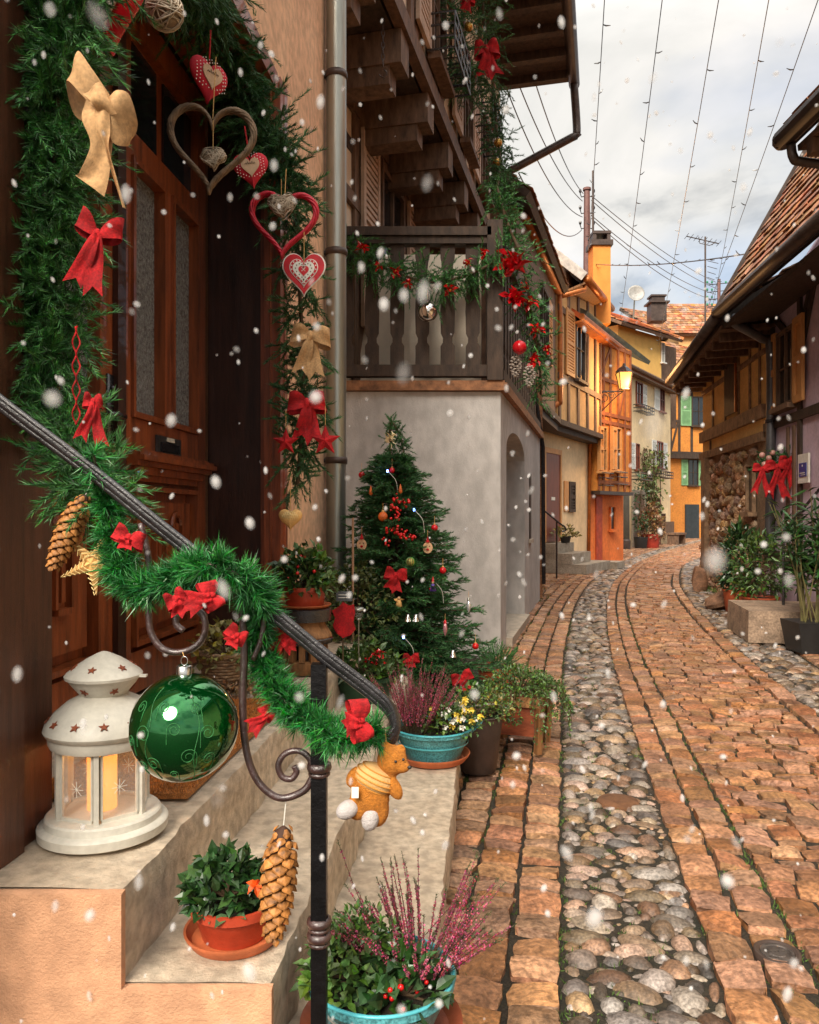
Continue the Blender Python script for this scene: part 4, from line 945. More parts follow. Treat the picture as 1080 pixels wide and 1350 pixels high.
for k in range(6):
    a = ph+.5+k*math.pi/3; sd = A(-math.sin(a),math.cos(a),0)
    nl = nrm(A(math.cos(a)*.8,math.sin(a)*.8,-.6)); up = np.cross(sd,nl); mb = MB(); mb.prism(star2(5,.010,.004), LC+A(.0615*math.cos(a),.0615*math.sin(a),.319)+nl*.001, sd, up, nl, .003); mb.build('star_cutout', cut, t)
    a += .3; nl = nrm(A(math.cos(a)*.6,math.sin(a)*.6,.8)); sd = A(-math.sin(a),math.cos(a),0); up = np.cross(nl,sd); mb = MB(); mb.prism(star2(5,.010,.004), LC+A(.062*math.cos(a),.062*math.sin(a),.3665)+nl*.001, sd, up, nl, .003); mb.build('star_cutout', cut, t)
t = thing('pillar_candle', 'tall lit ivory candle glowing orange inside the white lantern', 'candle', tuple(LC+A(0,0,.05)))
mb = MB(); mb.lathe([(.001,.051),(.032,.051),(.032,.176),(.028,.178),(.022,.172),(.001,.171)], LC+A(-.004,.0,0), 24)
cm = bpy.data.materials.new('candle_wax'); cm.use_nodes = True; nt = cm.node_tree; bs = nt.nodes['Principled BSDF']
bs.inputs['Base Color'].default_value = (.75,.5,.27,1); bs.inputs['Roughness'].default_value = .5; bs.inputs['Subsurface Weight'].default_value = .4
bs.inputs['Emission Color'].default_value=(1,.32,.04,1); bs.inputs['Emission Strength'].default_value=.55  # even wax emission stands in for flame light shining through
mb.build('wax', cm, t, True)
mb = MB(); mb.tube([LC+A(-.004,0,.171),LC+A(-.003,0,.182)], .0012, 5); mb.build('wick', m_['stem'], t)
mb = MB(); mb.ell(LC+A(-.003,0,.188), (.004,.004,.009), 10); mb.build('flame', mat('flame',(1,.5,.1),.5,.1,10,0,em=(1,.45,.08),ems=14), t, True)
lt = bpy.data.lights.new('candle_light','POINT'); lt.energy = .6; lt.color = (1,.5,.18); lt.shadow_soft_size = .006; lo = bpy.data.objects.new('candle_light', lt); COL.objects.link(lo); lo.location = LC+A(-.003,0,.1885); lo.parent = t; lo.location = A(*lo.location)-A(*WL[t.name])

# ------------------------------------------------ teddy bear
t = thing('teddy_bear', 'small orange teddy bear in a striped jumper hanging from the end of the tinsel', 'soft toy', tuple(RP(495,1040,1.38)))
fur = mat('orange_plush',(.66,.23,.025),.95,.15,20,.8,350,speck=.2); wh = mat('white_plush',(.68,.62,.60),.95,.1,20,.8,350)
def remesh(o, v):
    md = o.modifiers.new('Remesh','REMESH'); md.mode = 'VOXEL'; md.voxel_size = v; md.use_smooth_shade = True
    s2 = o.modifiers.new('Smooth','SMOOTH'); s2.iterations = 4
mb = MB(); B = lambda x,y,d=0: RP(x,y,1.38)+A(0,d,0)
mb.ell(B(488,1050), (.036,.026,.030), 16, Matrix.Rotation(.5,3,'Y').to_4x4()); mb.ell(B(474,1061), (.021,.020,.028),14, Matrix.Rotation(.35,3,'Y').to_4x4()); mb.ell(B(498,1068), (.021,.020,.030),14, Matrix.Rotation(.1,3,'Y').to_4x4())
mb.ell(B(492,1032), (.034,.026,.028), 16); mb.ell(B(517,1002), (.027,.027,.027),18); mb.ell(B(531,1008,-.012), (.014,.014,.011),12); mb.ell(B(508,984), (.010,.006,.011),10); mb.ell(B(529,988), (.009,.006,.010),10)
mb.ell(B(520,1036,-.01), (.013,.013,.024),12, Matrix.Rotation(-.5,3,'Y').to_4x4()); mb.ell(B(466,1024,.0), (.012,.012,.020),12, Matrix.Rotation(.5,3,'Y').to_4x4())
o = mb.build('body', fur, t, True); remesh(o, .0035)
mb = MB()
for (x,y,rot) in ((459,1064,1.1),(489,1076,.25)): mb.ell(B(x,y,-.012), (.0155,.018,.021),16, Matrix.Rotation(rot,3,'Y').to_4x4())
mb.build('feet', wh, t, True)
mb = MB(); Mx = Matrix.Rotation(.42,3,'Y').to_4x4()
mb.ell(B(495,1026), (.0385,.030,.026), 20, Mx); mb.build('jumper', mat('cream_knit',(.70,.42,.16),.95,.1,20,.5,200), t, True)
mb = MB()
for k in range(-2,3):
    f = k/3.2; rr = math.sqrt(1-f*f); c0 = A(0,0,.026*f); q = [np.array(Mx.to_3x3())@(c0+A(.0392*rr*math.cos(a), .0306*rr*math.sin(a), 0))+B(495,1026) for a in np.linspace(0,6.28,25)[:-1]]; mb.tube(q, .0013, 5, closed=True)
mb.build('stripes', mat('orange_knit',(.62,.26,.04),.95), t, True)
mb = MB(); mb.ell(B(540,1006,-.024),(.004,.003,.003),8); mb.ell(B(522,998,-.026),(.0025,.002,.0025),8); mb.ell(B(532,996,-.024),(.0025,.002,.0025),8); mb.build('face', m_['blackpot'], t, True)
mb = MB(); mb.box(B(470,1036)[0]-.006,B(470,1036)[0]+.006,1.345,1.348,B(0,1036)[2]-.009,B(0,1036)[2]+.009); mb.build('care_tag', m_['whitef'], t)
mb = MB(); mb.tube([B(510,984), B(508,966)], .001, 5); mb.build('string', m_['straw'], t)
# ================================================================== pots and plants
def pot(parent, c, r, h, r2, material, name='pot', rim=.006, seg=40, soil=True):
    mb = MB(); mb.lathe([(.001,0),(r2,0),(r2+.002,.004),(r-.004,h-.02),(r+rim,h-.018),(r+rim,h),(r-.002,h),(r-.008,h-.03)], c, seg); o = mb.build(name, material, parent, 'auto')
    if soil: mb = MB(); mb.lathe([(.001,h-.018),(r-.005,h-.022)], c, seg); mb.build('soil', m_['soil'], parent)
    return o
def saucer(parent, c, r, material, h=.022):
    mb = MB(); mb.lathe([(.001,0),(r*.86,0),(r*.97,h*.7),(r,h),(r*1.0,h+.003),(r-.005,h+.002),(r*.84,.006),(.001,.006)], c, 40); return mb.build('saucer', material, parent, 'auto')
X,Y_,_ = P(310,1240,1.66); c = A(X,Y_,.361)
t = thing('potted_plant', 'dark leafy plant in a red terracotta bowl on the middle step under the pine cone', 'potted plant', tuple(c))
tr = mat('terracotta_red',(.42,.05,.02),.4,.2,12,.2,90,coat=.15); saucer(t, c, .105, mat('terracotta_saucer',(.50,.13,.045),.6,.2,12,.2,90)); pot(t, c+A(0,0,.007), .088, .078, .066, tr)
bush(t, c+A(-.02,0,.085), (.088,.088,.085), 420, .034, .022, m_['leaf_d'], stems=20)
mb = MB(); q = c+A(.055,-.06,.135)
for i in range(5):
    a = i*1.257; leaves(mb, np.array([q]), np.array([A(math.cos(a),-.4,math.sin(a))]), .022, .016)
mb.build('flower', mat('orange_petal',(.75,.10,.01),.5), t)
# front pot
X,Y_,_ = P(503,0,1.63); c = A(X,Y_,.184)
t = thing('flower_bowl', 'turquoise enamel bowl of heather and leafy plants at the bottom beside the railing post', 'potted plant', tuple(c))
saucer(t, c, .168, mat('terracotta_dark',(.30,.07,.03),.5,.2,12,.2,90)); pot(t, c+A(0,0,.007), .146, .115, .10, m_['turq'])
mb = MB(); mb.lathe([(.150,.118),(.155,.121),(.150,.125),(.145,.121),(.150,.118)], c, 48); mb.build('rim', mat('turq_rim',(.08,.42,.48),.3,.2,12,.1,40), t, True)
mb = MB(); g = smooth_path([c+A(-.11,-.10,.12),c+A(-.09,-.135,.105),c+A(-.02,-.165,.095),c+A(.05,-.15,.09),c+A(.10,-.115,.12)],5); mb.tube(g[3:-3], .0025, 6); mb.build('bail', m_['zinc'], t)
mb = MB(); mb.tube([c+A(-.085,-.155,.10),c+A(-.04,-.168,.098),c+A(.01,-.166,.095)], [.009,.011,.009], 10); mb.build('wood_grip', m_['oldwood'], t, True)
bush(t, c+A(-.06,-.01,.115), (.10,.10,.10), 520, .030, .020, m_['leaf'], stems=20)
bush(t, c+A(.05,-.06,.11), (.085,.07,.065), 110, .042, .034, m_['leaf_d'], 'foliage', 10)
bush(t, c+A(-.04,.05,.13), (.09,.07,.10), 420, .020, .009, m_['leaf'], 'foliage', 10)
mb = MB(); p_,v_ = dome_pts(17, c+A(.055,-.08,.115), (.075,.06,.06), 0)
for e in p_: mb = MB(); mb.ell(e, rnd.uniform(.004,.007), 8); mb.build('berry', m_['berry'], t, True)
heather(t, c+A(.075,.03,.11), .12, 100, .20, lean=.55)
h2 = c+A(.02,.03,.12); heather(t, h2, .03, 2, .27, lean=.9)
# second turquoise bowl on step
X,Y_,_ = P(571,0,3.44); c = A(X,Y_,.184)
t = thing('flower_bowl', 'turquoise bowl with crimson heather and yellow pansies at the far end of the lowest step', 'potted plant', tuple(c))
saucer(t, c, .162, mat('terracotta_saucer',(.50,.13,.045)), .03); pot(t, c+A(0,0,.008), .165, .135, .115, m_['turq'])
mb = MB(); mb.lathe([(.168,.136),(.177,.141),(.168,.146),(.162,.141),(.168,.136)], c, 48); mb.lathe([(.150,.075),(.155,.079),(.154,.084)], c, 40)
for s in (-1,1): mb.tube([c+A(s*.165,-.02,.12),c+A(s*.205,-.02,.155),c+A(s*.215,0,.165),c+A(s*.205,.02,.155),c+A(s*.165,.02,.12)], .004, 6)
mb.build('rim', mat('turq_rim',(.08,.42,.48)), t, True)
heather(t, c+A(-.08,0,.13), .17, 170, .28, lean=.35)
bush(t, c+A(.08,-.03,.14), (.13,.11,.11), 420, .026, .017, m_['leaf'], stems=14)
for mm,n_ in (('yellowf',26),('whitef',14)):
    mb = MB(); p_,v_ = dome_pts(n_, c+A(.09,-.05,.16), (.12,.10,.12), .1)
    for e,v in zip(p_,v_):
        for i in range(5): a=i*1.257; leaves(mb, np.array([e]), np.array([A(math.cos(a),v[1]*.5-.3,math.sin(a))]), .018, .016)
    mb.build('petals', m_[mm], t)
# metal bucket with creeping plant
X,Y_,_ = P(630,0,3.75); c = A(X,Y_,.036)
t = thing('metal_bucket', 'old grey zinc bucket of creeping plants on the setts beside the lowest step', 'bucket', tuple(c))
mb = MB(); mb.lathe([(.001,0),(.085,0),(.088,.01),(.12,.26),(.126,.265),(.12,.27),(.112,.262)], c, 32); mb.build('bucket', m_['zincd'], t, 'auto')
mb = MB(); mb.tube(smooth_path([c+A(-.12,0,.25),c+A(-.10,-.06,.30),c+A(0,-.10,.33),c+A(.10,-.06,.32),c+A(.12,0,.25)],5), .004, 6); mb.build('bail', m_['zinc'], t)
mb = MB(); mb.lathe([(.001,.24),(.115,.24)], c, 24); mb.build('soil', m_['soil'], t)
bush(t, c+A(0,0,.27), (.17,.15,.15), 650, .024, .013, m_['leaf'], stems=20); bush(t, c+A(.04,-.03,.27), (.15,.12,.14), 130, .022, .012, m_['leaf_y'], stems=6)
# wooden planter
X,Y_,_ = P(686,0,4.15); c = A(X,Y_,.034)
t = thing('wooden_planter', 'square reddish wooden planter with trailing green plant beside the pebble gutter', 'planter', tuple(c))
mb = MB()
an = -.35; Mx = Matrix.Translation(Vector(c))@Matrix.Rotation(an,4,'Z'); w=.125
b2 = MB(); b2.hexa([(-w*.85,-w*.85,.08),(w*.85,-w*.85,.08),(w*.85,w*.85,.08),(-w*.85,w*.85,.08),(-w,-w,.27),(w,-w,.27),(w,w,.27),(-w,w,.27)]); b2.xf(Mx).build('box', mat('red_wood',(.30,.07,.025),.6,.4,6,.4,40,stretch=(1,1,5)), t)
b2 = MB()
for s in (-1,1):
    b2.box(-w-.012,w+.012,s*w-.014 if s<0 else s*w-.0,s*w+.0 if s<0 else s*w+.014,.235,.285)
    b2.box(s*w-.014 if s<0 else s*w, s*w if s<0 else s*w+.014, -w-.0,w+.0,.237,.283)
b2.xf(Mx).build('rim_board', m_['oldwood'], t)
for sx,sy in ((-1,-1),(1,-1),(1,1),(-1,1)):
    b2 = MB(); b2.beam((sx*w*.92,sy*w*.92,0),(sx*w*1.04,sy*w*1.04,.24),.032,.032); b2.xf(Mx).build('leg', m_['oldwood'], t)
bush(t, c+A(0,0,.29), (.20,.18,.13), 1500, .022, .012, m_['leaf'], stems=26, lo=-.3)
mb = MB(); sm = MB()
for i in range(26):
    a = ng.uniform(-2.6,.9); ou = A(math.cos(a),math.sin(a),0); pts = smooth_path([c+A(0,0,.3)+ou*.08, c+ou*.19+A(0,0,.33), c+ou*.25+A(0,0,.24), c+ou*(.27)+A(0,0,ng.uniform(.05,.2))], 8); sm.tube(pts,.0015,4)
    n=60; idx = ng.integers(0,len(pts),n); leaves(mb, pts[idx]+ng.normal(size=(n,3))*.008, ng.normal(size=(n,3))+A(0,0,.2), ng.uniform(.012,.024,n), .011)
mb.build('trailing_leaf', m_['leaf'], t); sm.build('stem', m_['stem'], t)
# stool with potted plant
X,Y_,_ = P(402,0,3.52); c = A(X,Y_,.545)
t = thing('wheel_hub_stool', 'old turned wooden wheel hub with black iron bands used as plant stool', 'stool', tuple(c))
mb = MB(); mb.lathe([(.001,.235),(.085,.235),(.092,.215),(.118,.175),(.122,.165),(.118,.155),(.09,.152),(.001,.15)], c, 36); mb.build('upper_hub', m_['oldwood'], t, 'auto')
mb = MB(); mb.lathe([(.001,.062),(.088,.062),(.098,.055),(.098,.035),(.08,.0),(.001,0)], c, 36); mb.build('lower_hub', m_['oldwood'], t, 'auto')
mb = MB()
for i in range(12):
    a = i*math.pi/6; d = A(math.cos(a),math.sin(a),0); mb.beam(c+d*.088+A(0,0,.060), c+d*.088+A(0,0,.153), .026,.028,d)
mb.build('slats', m_['oldwood'], t)
for z in (.140,.268): 
    mb = MB(); mb.lathe([(.095,0),(.122,0),(.124,.004),(.124,.020),(.12,.024),(.095,.024)] if z<.2 else [(.001,-.03),(.116,-.03),(.118,.0),(.118,.022),(.112,.026),(.001,.026)], c+A(0,0,z-.004), 36); mb.build('iron_band', m_['iron'], t, 'auto')
mb = MB(); mb.lathe([(.001,.064),(.06,.064),(.06,.148),(.001,.148)], c, 20); mb.build('core', m_['blackpot'], t)
cp = c+A(0,0,.291)
t = thing('potted_plant', 'small green plant with red berries in a red pot standing on the stool', 'potted plant', tuple(cp))
saucer(t, cp, .118, mat('terracotta_saucer',(.50,.13,.045)), .012); pot(t, cp+A(0,0,.008), .095, .085, .082, tr)
bush(t, cp+A(0,0,.09), (.14,.12,.19), 420, .045, .026, m_['leaf'], stems=24); bush(t, cp+A(-.03,-.02,.09), (.12,.1,.12), 120, .06, .035, m_['leaf_d'], stems=4)
mb = MB(); p_,v_ = dome_pts(16, cp+A(0,-.04,.1), (.13,.10,.15), .1)
for e in p_: mb = MB(); mb.ell(e, .008, 8); mb.build('berry', m_['berry'], t, True)
# basket
X,Y_,_ = P(296,0,3.2); c = A(X,Y_,.560)
t = thing('wicker_basket', 'round wicker basket of yellowing ivy on the top step behind the railing scroll', 'basket', tuple(c))
mb = MB()
for k in range(10):
    z = .008+k*.0125; rr = .078+.016*k/9; mb.tube([c+A((rr+.004*math.cos(a*12+k*math.pi))*math.cos(a), (rr+.004*math.cos(a*12+k*math.pi))*math.sin(a), z) for a in np.linspace(0,2*math.pi,73)[:-1]], .0065, 5, closed=True)
mb.lathe([(.001,.002),(.078,.002)], c, 24); mb.tube([c+A(.098*math.cos(a),.098*math.sin(a),.130+.003*math.sin(a*14)) for a in np.linspace(0,2*math.pi,60)[:-1]], .009, 6, closed=True)
mb.build('weave', mat('basket_wicker',(.36,.23,.13),.75,.35,50,.4,120), t, True)
bush(t, c+A(0,0,.12), (.14,.13,.13), 260, .035, .028, m_['leaf_y'], stems=16, lo=-.4)
mb = MB(); n=1500; a = ng.uniform(0,6.28,n); rr = .07+ng.uniform(0,1,n)*.16; q = np.stack([c[0]+rr*np.cos(a), c[1]+rr*np.sin(a)*.9, .552+ng.uniform(0,.05,n)*(1-(rr-.07)/.17)],1)
q = q[(q[:,0] < (-.73+UX*q[:,1]))]; leaves(mb, q, ng.normal(size=(len(q),3)), .018, .013); mb.build('dry_leaves', m_['leaf_dry'], t)
# green pot with leafy plant near rail end
X,Y_,_ = P(481,0,3.8); c = A(X,Y_,.362)
t = thing('potted_plant', 'leafy plant with a red flower in a dark green bowl just behind the handrail end', 'potted plant', tuple(c))
pot(t, c, .155, .12, .11, m_['greenpot']); bush(t, c+A(0,0,.12), (.19,.15,.14), 420, .048, .030, m_['leaf'], stems=24)
mb = MB(); n=40; q = c+A(.06,-.08,.22)+ng.normal(size=(n,3))*.018; leaves(mb, q, ng.normal(size=(n,3))+A(0,-1,0), .02,.016); mb.build('petals', m_['redg'], t)
# bush behind
c = A(P(474,0,4.5)[0],4.5,.01)
t = thing('potted_plant', 'tall bushy pale green shrub in a black tub between stool and christmas tree', 'potted plant', tuple(c))
pot(t, c, .16, .30, .12, m_['blackpot']); bush(t, c+A(0,0,.62), (.24,.2,.35), 1500, .036, .022, mat('leaf_olive',(.13,.17,.045),.5,.3,30,0,isl=.5,hue=.02), stems=40, lo=-.8)
mb = MB(); mb.tube([c+A(-.03,-.1,.3),c+A(-.03,-.1,1.22)], .007, 6); mb.build('plant_cane', mat('cane_wood',(.5,.3,.18)), t)
# red poinsettia sign on a stick + solar stake light
X,Y_,Z_ = P(452,818,3.66); t = thing('garden_marker', 'red painted wooden figure on a stick in the dark green bowl', 'garden ornament', (X,Y_,.48))
mb = MB(); pl = [(.0,.075),(.03,.06),(.052,.065),(.058,.03),(.05,-.005),(.06,-.035),(.035,-.06),(.0,-.07),(-.03,-.05),(-.045,-.02),(-.035,.01),(-.05,.04),(-.02,.055)]
mb.prism([(a*1.0,b*1.15) for a,b in pl], (X,Y_,Z_),(1,0,0),(0,0,1),(0,-1,0),.012); mb.build('figure', m_['red'], t)
mb = MB(); mb.tube([(X,Y_+.01,Z_+.1),(X,Y_+.01,.47)], .004,6); mb.build('stick', m_['stem'], t)
mb = MB(); mb.box(X-.03,X+.045,Y_-.004,Y_+.004,Z_+.09,Z_+.135); mb.build('slate_tag', mat('slate_tag',(.10,.11,.12),.7), t)
mb = MB(); mb.box(X-.02,X+.035,Y_-.007,Y_-.005,Z_+.105,Z_+.108); mb.box(X-.02,X+.02,Y_-.007,Y_-.005,Z_+.118,Z_+.121); mb.build('chalk_mark', m_['whitef'], t)
X,Y_,Z_ = P(473,812,3.7); t = thing('stake_light', 'small silver solar stake light stuck between the red marker and the tree', 'garden light', (X,Y_,.48))
mb = MB(); mb.tube([(X,Y_,.47),(X,Y_,Z_-.02)], .003,6); mb.build('stake', m_['zinc'], t)
mb = MB(); mb.lathe([(.001,.022),(.022,.02),(.028,.012),(.028,.004),(.001,.0)], (X,Y_,Z_+.02), 16); mb.lathe([(.010,-.02),(.014,-.012),(.006,-.01)], (X,Y_,Z_), 12); mb.build('cap', m_['zinc'], t, True)
mb = MB(); mb.lathe([(.012,-.01),(.022,.0),(.022,.018)], (X,Y_,Z_), 16); mb.build('glass', glassmat('lantern_glass'), t, True)

# ------------------------------------------------ christmas tree
T0 = A(.035,4.75,.02); HT = 1.80
t = thing('christmas_tree', 'decorated christmas tree with drooping tip in front of the grey wall', 'christmas tree', tuple(T0))
def trunk(z):   # axis leans slightly to the left going up
    f = z/HT; return T0+A(-.18*f-.02*math.sin(f*5), -.02*f, z)
tip = smooth_path([trunk(1.35), trunk(1.55)+A(-.01,0,0), trunk(1.70)+A(.0,0,.03), trunk(1.76)+A(.02,0,.02), trunk(1.68)+A(.065,0,.0), trunk(1.60)+A(.07,0,0)],6)
mb = MB(); mb.tube([trunk(z) for z in np.linspace(-.02,1.40,12)], list(np.linspace(.035,.010,12)), 10); mb.tube(tip, list(np.linspace(.010,.004,len(tip))), 6); mb.build('trunk', m_['stem'], t)
ST_,DI_,LN_ = [],[],[]; bm = MB(); nb = 520
def tradius(f): return np.interp(f,[0,.08,.2,.35,.5,.62,.72,.80,.86,1],[.46,.52,.51,.45,.38,.31,.25,.18,.10,.05])
for i in range(nb):
    f = (i/nb)**1.15*.82+.06; z = f*HT; a = i*2.39996+ng.normal()*.2; Lb = tradius(f)*ng.uniform(.55,1.18)
    ou = A(math.cos(a),math.sin(a),0); e = ou*Lb+A(0,0,.05*Lb*(1+f*3)-.10*Lb); b = trunk(z); e2 = b+e
    if e2[1] > 6.85: continue
    mid = b+e*.5+A(0,0,-.03*Lb); pts = smooth_path([b,mid,e2],6); bm.tube(pts, list(np.linspace(.006,.002,len(pts))), 4)
    k = int(9+Lb*34); si = nrm(np.cross(e,A(0,0,1)))
    for j in range(k):
        g = .25+.75*(j+ng.uniform())/k; q = pts[min(len(pts)-1,int(g*(len(pts)-1)))]; sd = 1 if j%2 else -1
        ST_.append(q); DI_.append(nrm(e)*.9+si*sd*ng.uniform(.4,1.0)+A(0,0,ng.uniform(-.45,.6))); LN_.append(.115*(1.15-g*.5)*ng.uniform(.7,1.3)*(1-.55*f))
    ST_.append(pts[-4]); DI_.append(nrm(e)); LN_.append(.12*(1-.5*f))
bm.build('branches', m_['stem'], t)
mb = MB(); spruce(mb, ST_, np.array(DI_), np.array(LN_), 30, .022, .0046, sag=.1)
spruce_garland(mb, tip[4:], 130, .075, 34, .02, .004, lean=.8, jitter=.008)
mb.build('needles', m_['spruce_d'], t)
def TP(px,py,Y): return A(*P(px,py,Y))
gT = 'small ornaments on the christmas tree'
def tree_y(px,py):   # depth of the crown's front surface for this pixel
    z = EYE-(py-678)/FX*4.5; f = max(0,min(1,z/HT)); r = tradius(f); cx_ = trunk(z)[0]; x = (px-540)/FX*4.45; d = max(0, r*r-(x-cx_)**2); return 4.75-math.sqrt(d)*.92-.01
orn = [('red_bauble','small red bauble at the upper left of the tree beside the drooping tip',477,626,'redg',.020),
 ('red_bauble','red bauble beside the blue light below the tree tip',517,620,'redg',.018),
 ('orange_bauble','round orange bauble hanging in the upper middle of the tree',505,681,None,.028),
 ('red_bauble','dark red bauble at the right edge of the upper branches',573,696,'redg',.020),
 ('red_bauble','dark red bauble on the right branches at mid height',584,752,'redg',.020),
 ('berry_bauble','small brown and red bauble at the lowest right branch tip',627,852,'berry',.019)]
org = mat('orange_ornament',(.70,.14,.02),.5,.3,40,.4,120)
for nm,lab,x,y,mm,r in orn:
    Y_ = tree_y(x,y); q = thing(nm, lab, 'bauble', tuple(TP(x,y,Y_)), gT); cc = TP(x,y,Y_)
    mb = MB(); mb.ell(cc, r, 16); mb.build('ball', m_[mm] if mm else org, q, True); string(q, cc+A(0,0,r), cc+A(0,0,r+.05),.0012)
    mb = MB(); mb.lathe([(r*.3,0),(r*.3,r*.3),(r*.1,r*.35)], cc+A(0,0,r*.93), 8); mb.build('cap', m_['straw'], q)
for x,y,lab in ((477,718,'round wooden reindeer face ornament on the left side of the tree'),(564,722,'round wooden reindeer face ornament on the right side of the tree')):
    Y_ = tree_y(x,y)-.02; cc = TP(x,y,Y_); q = thing('reindeer_ornament', lab, 'ornament', tuple(cc), gT)
    mb = MB(); mb.prism([(.028*math.sin(a),.032*math.cos(a)) for a in np.linspace(0,6.28,25)[:-1]], cc, (1,0,0),(0,0,1),(0,-1,0),.006); mb.build('face', mat('light_wood',(.66,.40,.22),.7,.15,40,.2,90), q)
    mb = MB(); mb.ell(cc+A(0,-.006,-.010),(.008,.005,.007),10); mb.build('nose', m_['redg'], q, True)
    mb = MB(); mb.ell(cc+A(-.010,-.004,.008),(.003,.002,.004),8); mb.ell(cc+A(.010,-.004,.008),(.003,.002,.004),8)
    for s in (-1,1): mb.tube([cc+A(s*.012,0,.028),cc+A(s*.022,0,.042),cc+A(s*.018,0,.052)],.0016,5)
    mb.build('eyes_and_antlers', m_['stem'], q, True)
    mb = MB(); mb.lathe([(.012,0),(.006,.02),(.001,.032)], cc+A(0,0,.030), 10); mb.build('hat', m_['red'], q, True)
    string(q, cc+A(0,0,.06), cc+A(0,0,.10),.001)
for x,y,L,W,T,lab,ro in ((521,758,.062,.07,.10,'largest red bow in the middle of the tree',(0,.15,0)),(542,868,.045,.055,.05,'smaller red bow low on the tree above the heather',(0,0,0)),(609,893,.058,.065,.08,'red bow on the lowest right branch above the bucket',(0,-.35,0))):
    bow('felt_bow', lab, gR, tuple(TP(x,y,tree_y(x,y)-.05)), L,W,T, m_['red'], ro, seed=x)
q = thing('berry_string', 'red berry clusters strung across the upper part of the tree', 'bead garland', (0,0,0))
mb = MB()
for (x,y,n) in ((524,660,12),(535,662,8),(524,678,11),(520,668,6),(525,703,9),(536,707,8),(517,700,8),(545,708,6),(510,716,6)):
    for i in range(n): mb.ell(TP(x,y,tree_y(x,y)-.02)+ng.normal(size=3)*.016, rnd.uniform(.006,.010), 8)
mb.build('berries', m_['berry'], q, True); q.location = (0,0,0)
for x,y,lab in ((541,741,'yellow and green striped melon shaped bauble right of the biggest tree bow'),):
    cc = TP(x,y,tree_y(x,y)-.02); q = thing('striped_bauble', lab, 'bauble', tuple(cc), gT); mb = MB(); mb.ell(cc,.026,20); mb.build('ball', mat('gold_orn',(.42,.34,.10),.35,.3,40,.2,90,metal=.5), q, True)
    mb = MB()
    for k in range(6): a=k*math.pi/6; mb.tube([cc+A(.0265*math.sin(u)*math.cos(a),.0265*math.sin(u)*math.sin(a),.0265*math.cos(u)) for u in np.linspace(0,6.28,25)[:-1]],.0016,4,closed=True)
    mb.build('stripes', m_['spruce'], q)
for x,y,lab in ((526,793,'tiny golden angel figure ornament under the biggest tree bow'),(571,772,'tiny blue and red figure ornament on the right side of the tree')):
    cc = TP(x,y,tree_y(x,y)-.02); q = thing('figure_ornament', lab, 'ornament', tuple(cc), gT); gold = x<550
    mb = MB(); mb.lathe([(.001,-.032),(.02,-.030),(.014,-.005),(.008,.010)], cc, 12); mb.build('robe', m_['straw'] if gold else m_['purplef'], q, True)
    mb = MB(); mb.ell(cc+A(0,0,.018), .0095, 10); mb.build('head', mat('light_wood',(.66,.40,.22)), q, True)
    if gold:
        mb = MB(); leaves(mb, np.array([cc,cc]), np.array([A(-1,.2,.5),A(1,.2,.5)]), .034,.02); mb.build('wings', m_['straw'], q)
    else:
        mb = MB(); mb.lathe([(.010,.022),(.006,.035),(.001,.05)], cc, 10); mb.ell(cc+A(-.014,0,-.02),.008,8); mb.build('hat', m_['redg'], q, True)
for x,y,lab,mm in ((618,798,'clear glass icicle ornament hanging off the right branch tip','clear'),(587,828,'rosy glass drop ornament with red cap on the lower right of the tree','pink')):
    cc = TP(x,y,tree_y(x,y)-.02); q = thing('glass_drop', lab, 'ornament', tuple(cc), gT); mb = MB(); mb.lathe([(.001,.03),(.008,.026),(.013,.0),(.012,-.02),(.001,-.045)], cc, 14)
    mb.build('drop', mat('clear_drop',(.75,.75,.75),.1,.1,20,0,metal=.6) if mm=='clear' else mat('pink_drop',(.55,.25,.27),.2,.2,20,0,metal=.4), q, True); mb = MB(); mb.lathe([(.009,.026),(.007,.040),(.001,.048)], cc, 10); mb.build('cap', m_['redg'] if mm=='pink' else m_['zinc'], q, True); string(q, cc+A(0,0,.045), cc+A(0,0,.08),.001)
cc = TP(513,578,4.5); q = thing('cream_poinsettia', 'cream glitter flower clipped to the drooping tip of the tree', 'artificial flower', tuple(cc), gT)
mb = MB(); n = 22; leaves(mb, cc+ng.normal(size=(n,3))*A(.008,.003,.018), ng.normal(size=(n,3))*A(1,.3,1)+A(0,-.5,0), .038,.014); mb.build('petals', mat('cream_petal',(.72,.60,.36),.5), q)
for x,y,c_,lab in ((511,621,(.25,.2,1),'blue glowing fairy light just below the drooping tree tip'),(546,672,(.2,.4,1),'blue glowing fairy light on the upper right branches'),(571,765,(.25,.35,1),'blue glowing fairy light above the blue figure'),(532,840,(.2,.4,1),'blue glowing fairy light low in the middle of the tree')):
    cc = TP(x,y,tree_y(x,y)-.03); q = thing('fairy_light', lab, 'fairy light', tuple(cc), 'blue fairy lights on the tree'); mb = MB(); mb.ell(cc,(.006,.006,.009),8); mb.build('bulb', mat('blue_led',(.2,.3,1),.3,em=(.12,.25,1),ems=9), q, True)
    mb = MB(); mb.tube(smooth_path([cc,cc+A(.02,0,-.02),cc+A(.05,0,-.06),cc+A(.06,.02,-.13)],4),.0014,4); mb.build('wire', m_['whitef'], q)
for x,y,lab in ((489,648,'glowing orange drop light on the upper left branches'),(528,646,'orange and white drop ornament beneath the tip on the right')):
    cc = TP(x,y,tree_y(x,y)-.03); q = thing('drop_ornament', lab, 'ornament', tuple(cc), gT); mb = MB(); mb.lathe([(.001,-.022),(.012,-.012),(.009,.004),(.003,.03),(.001,.034)], cc, 12); mb.build('drop', org, q, True)
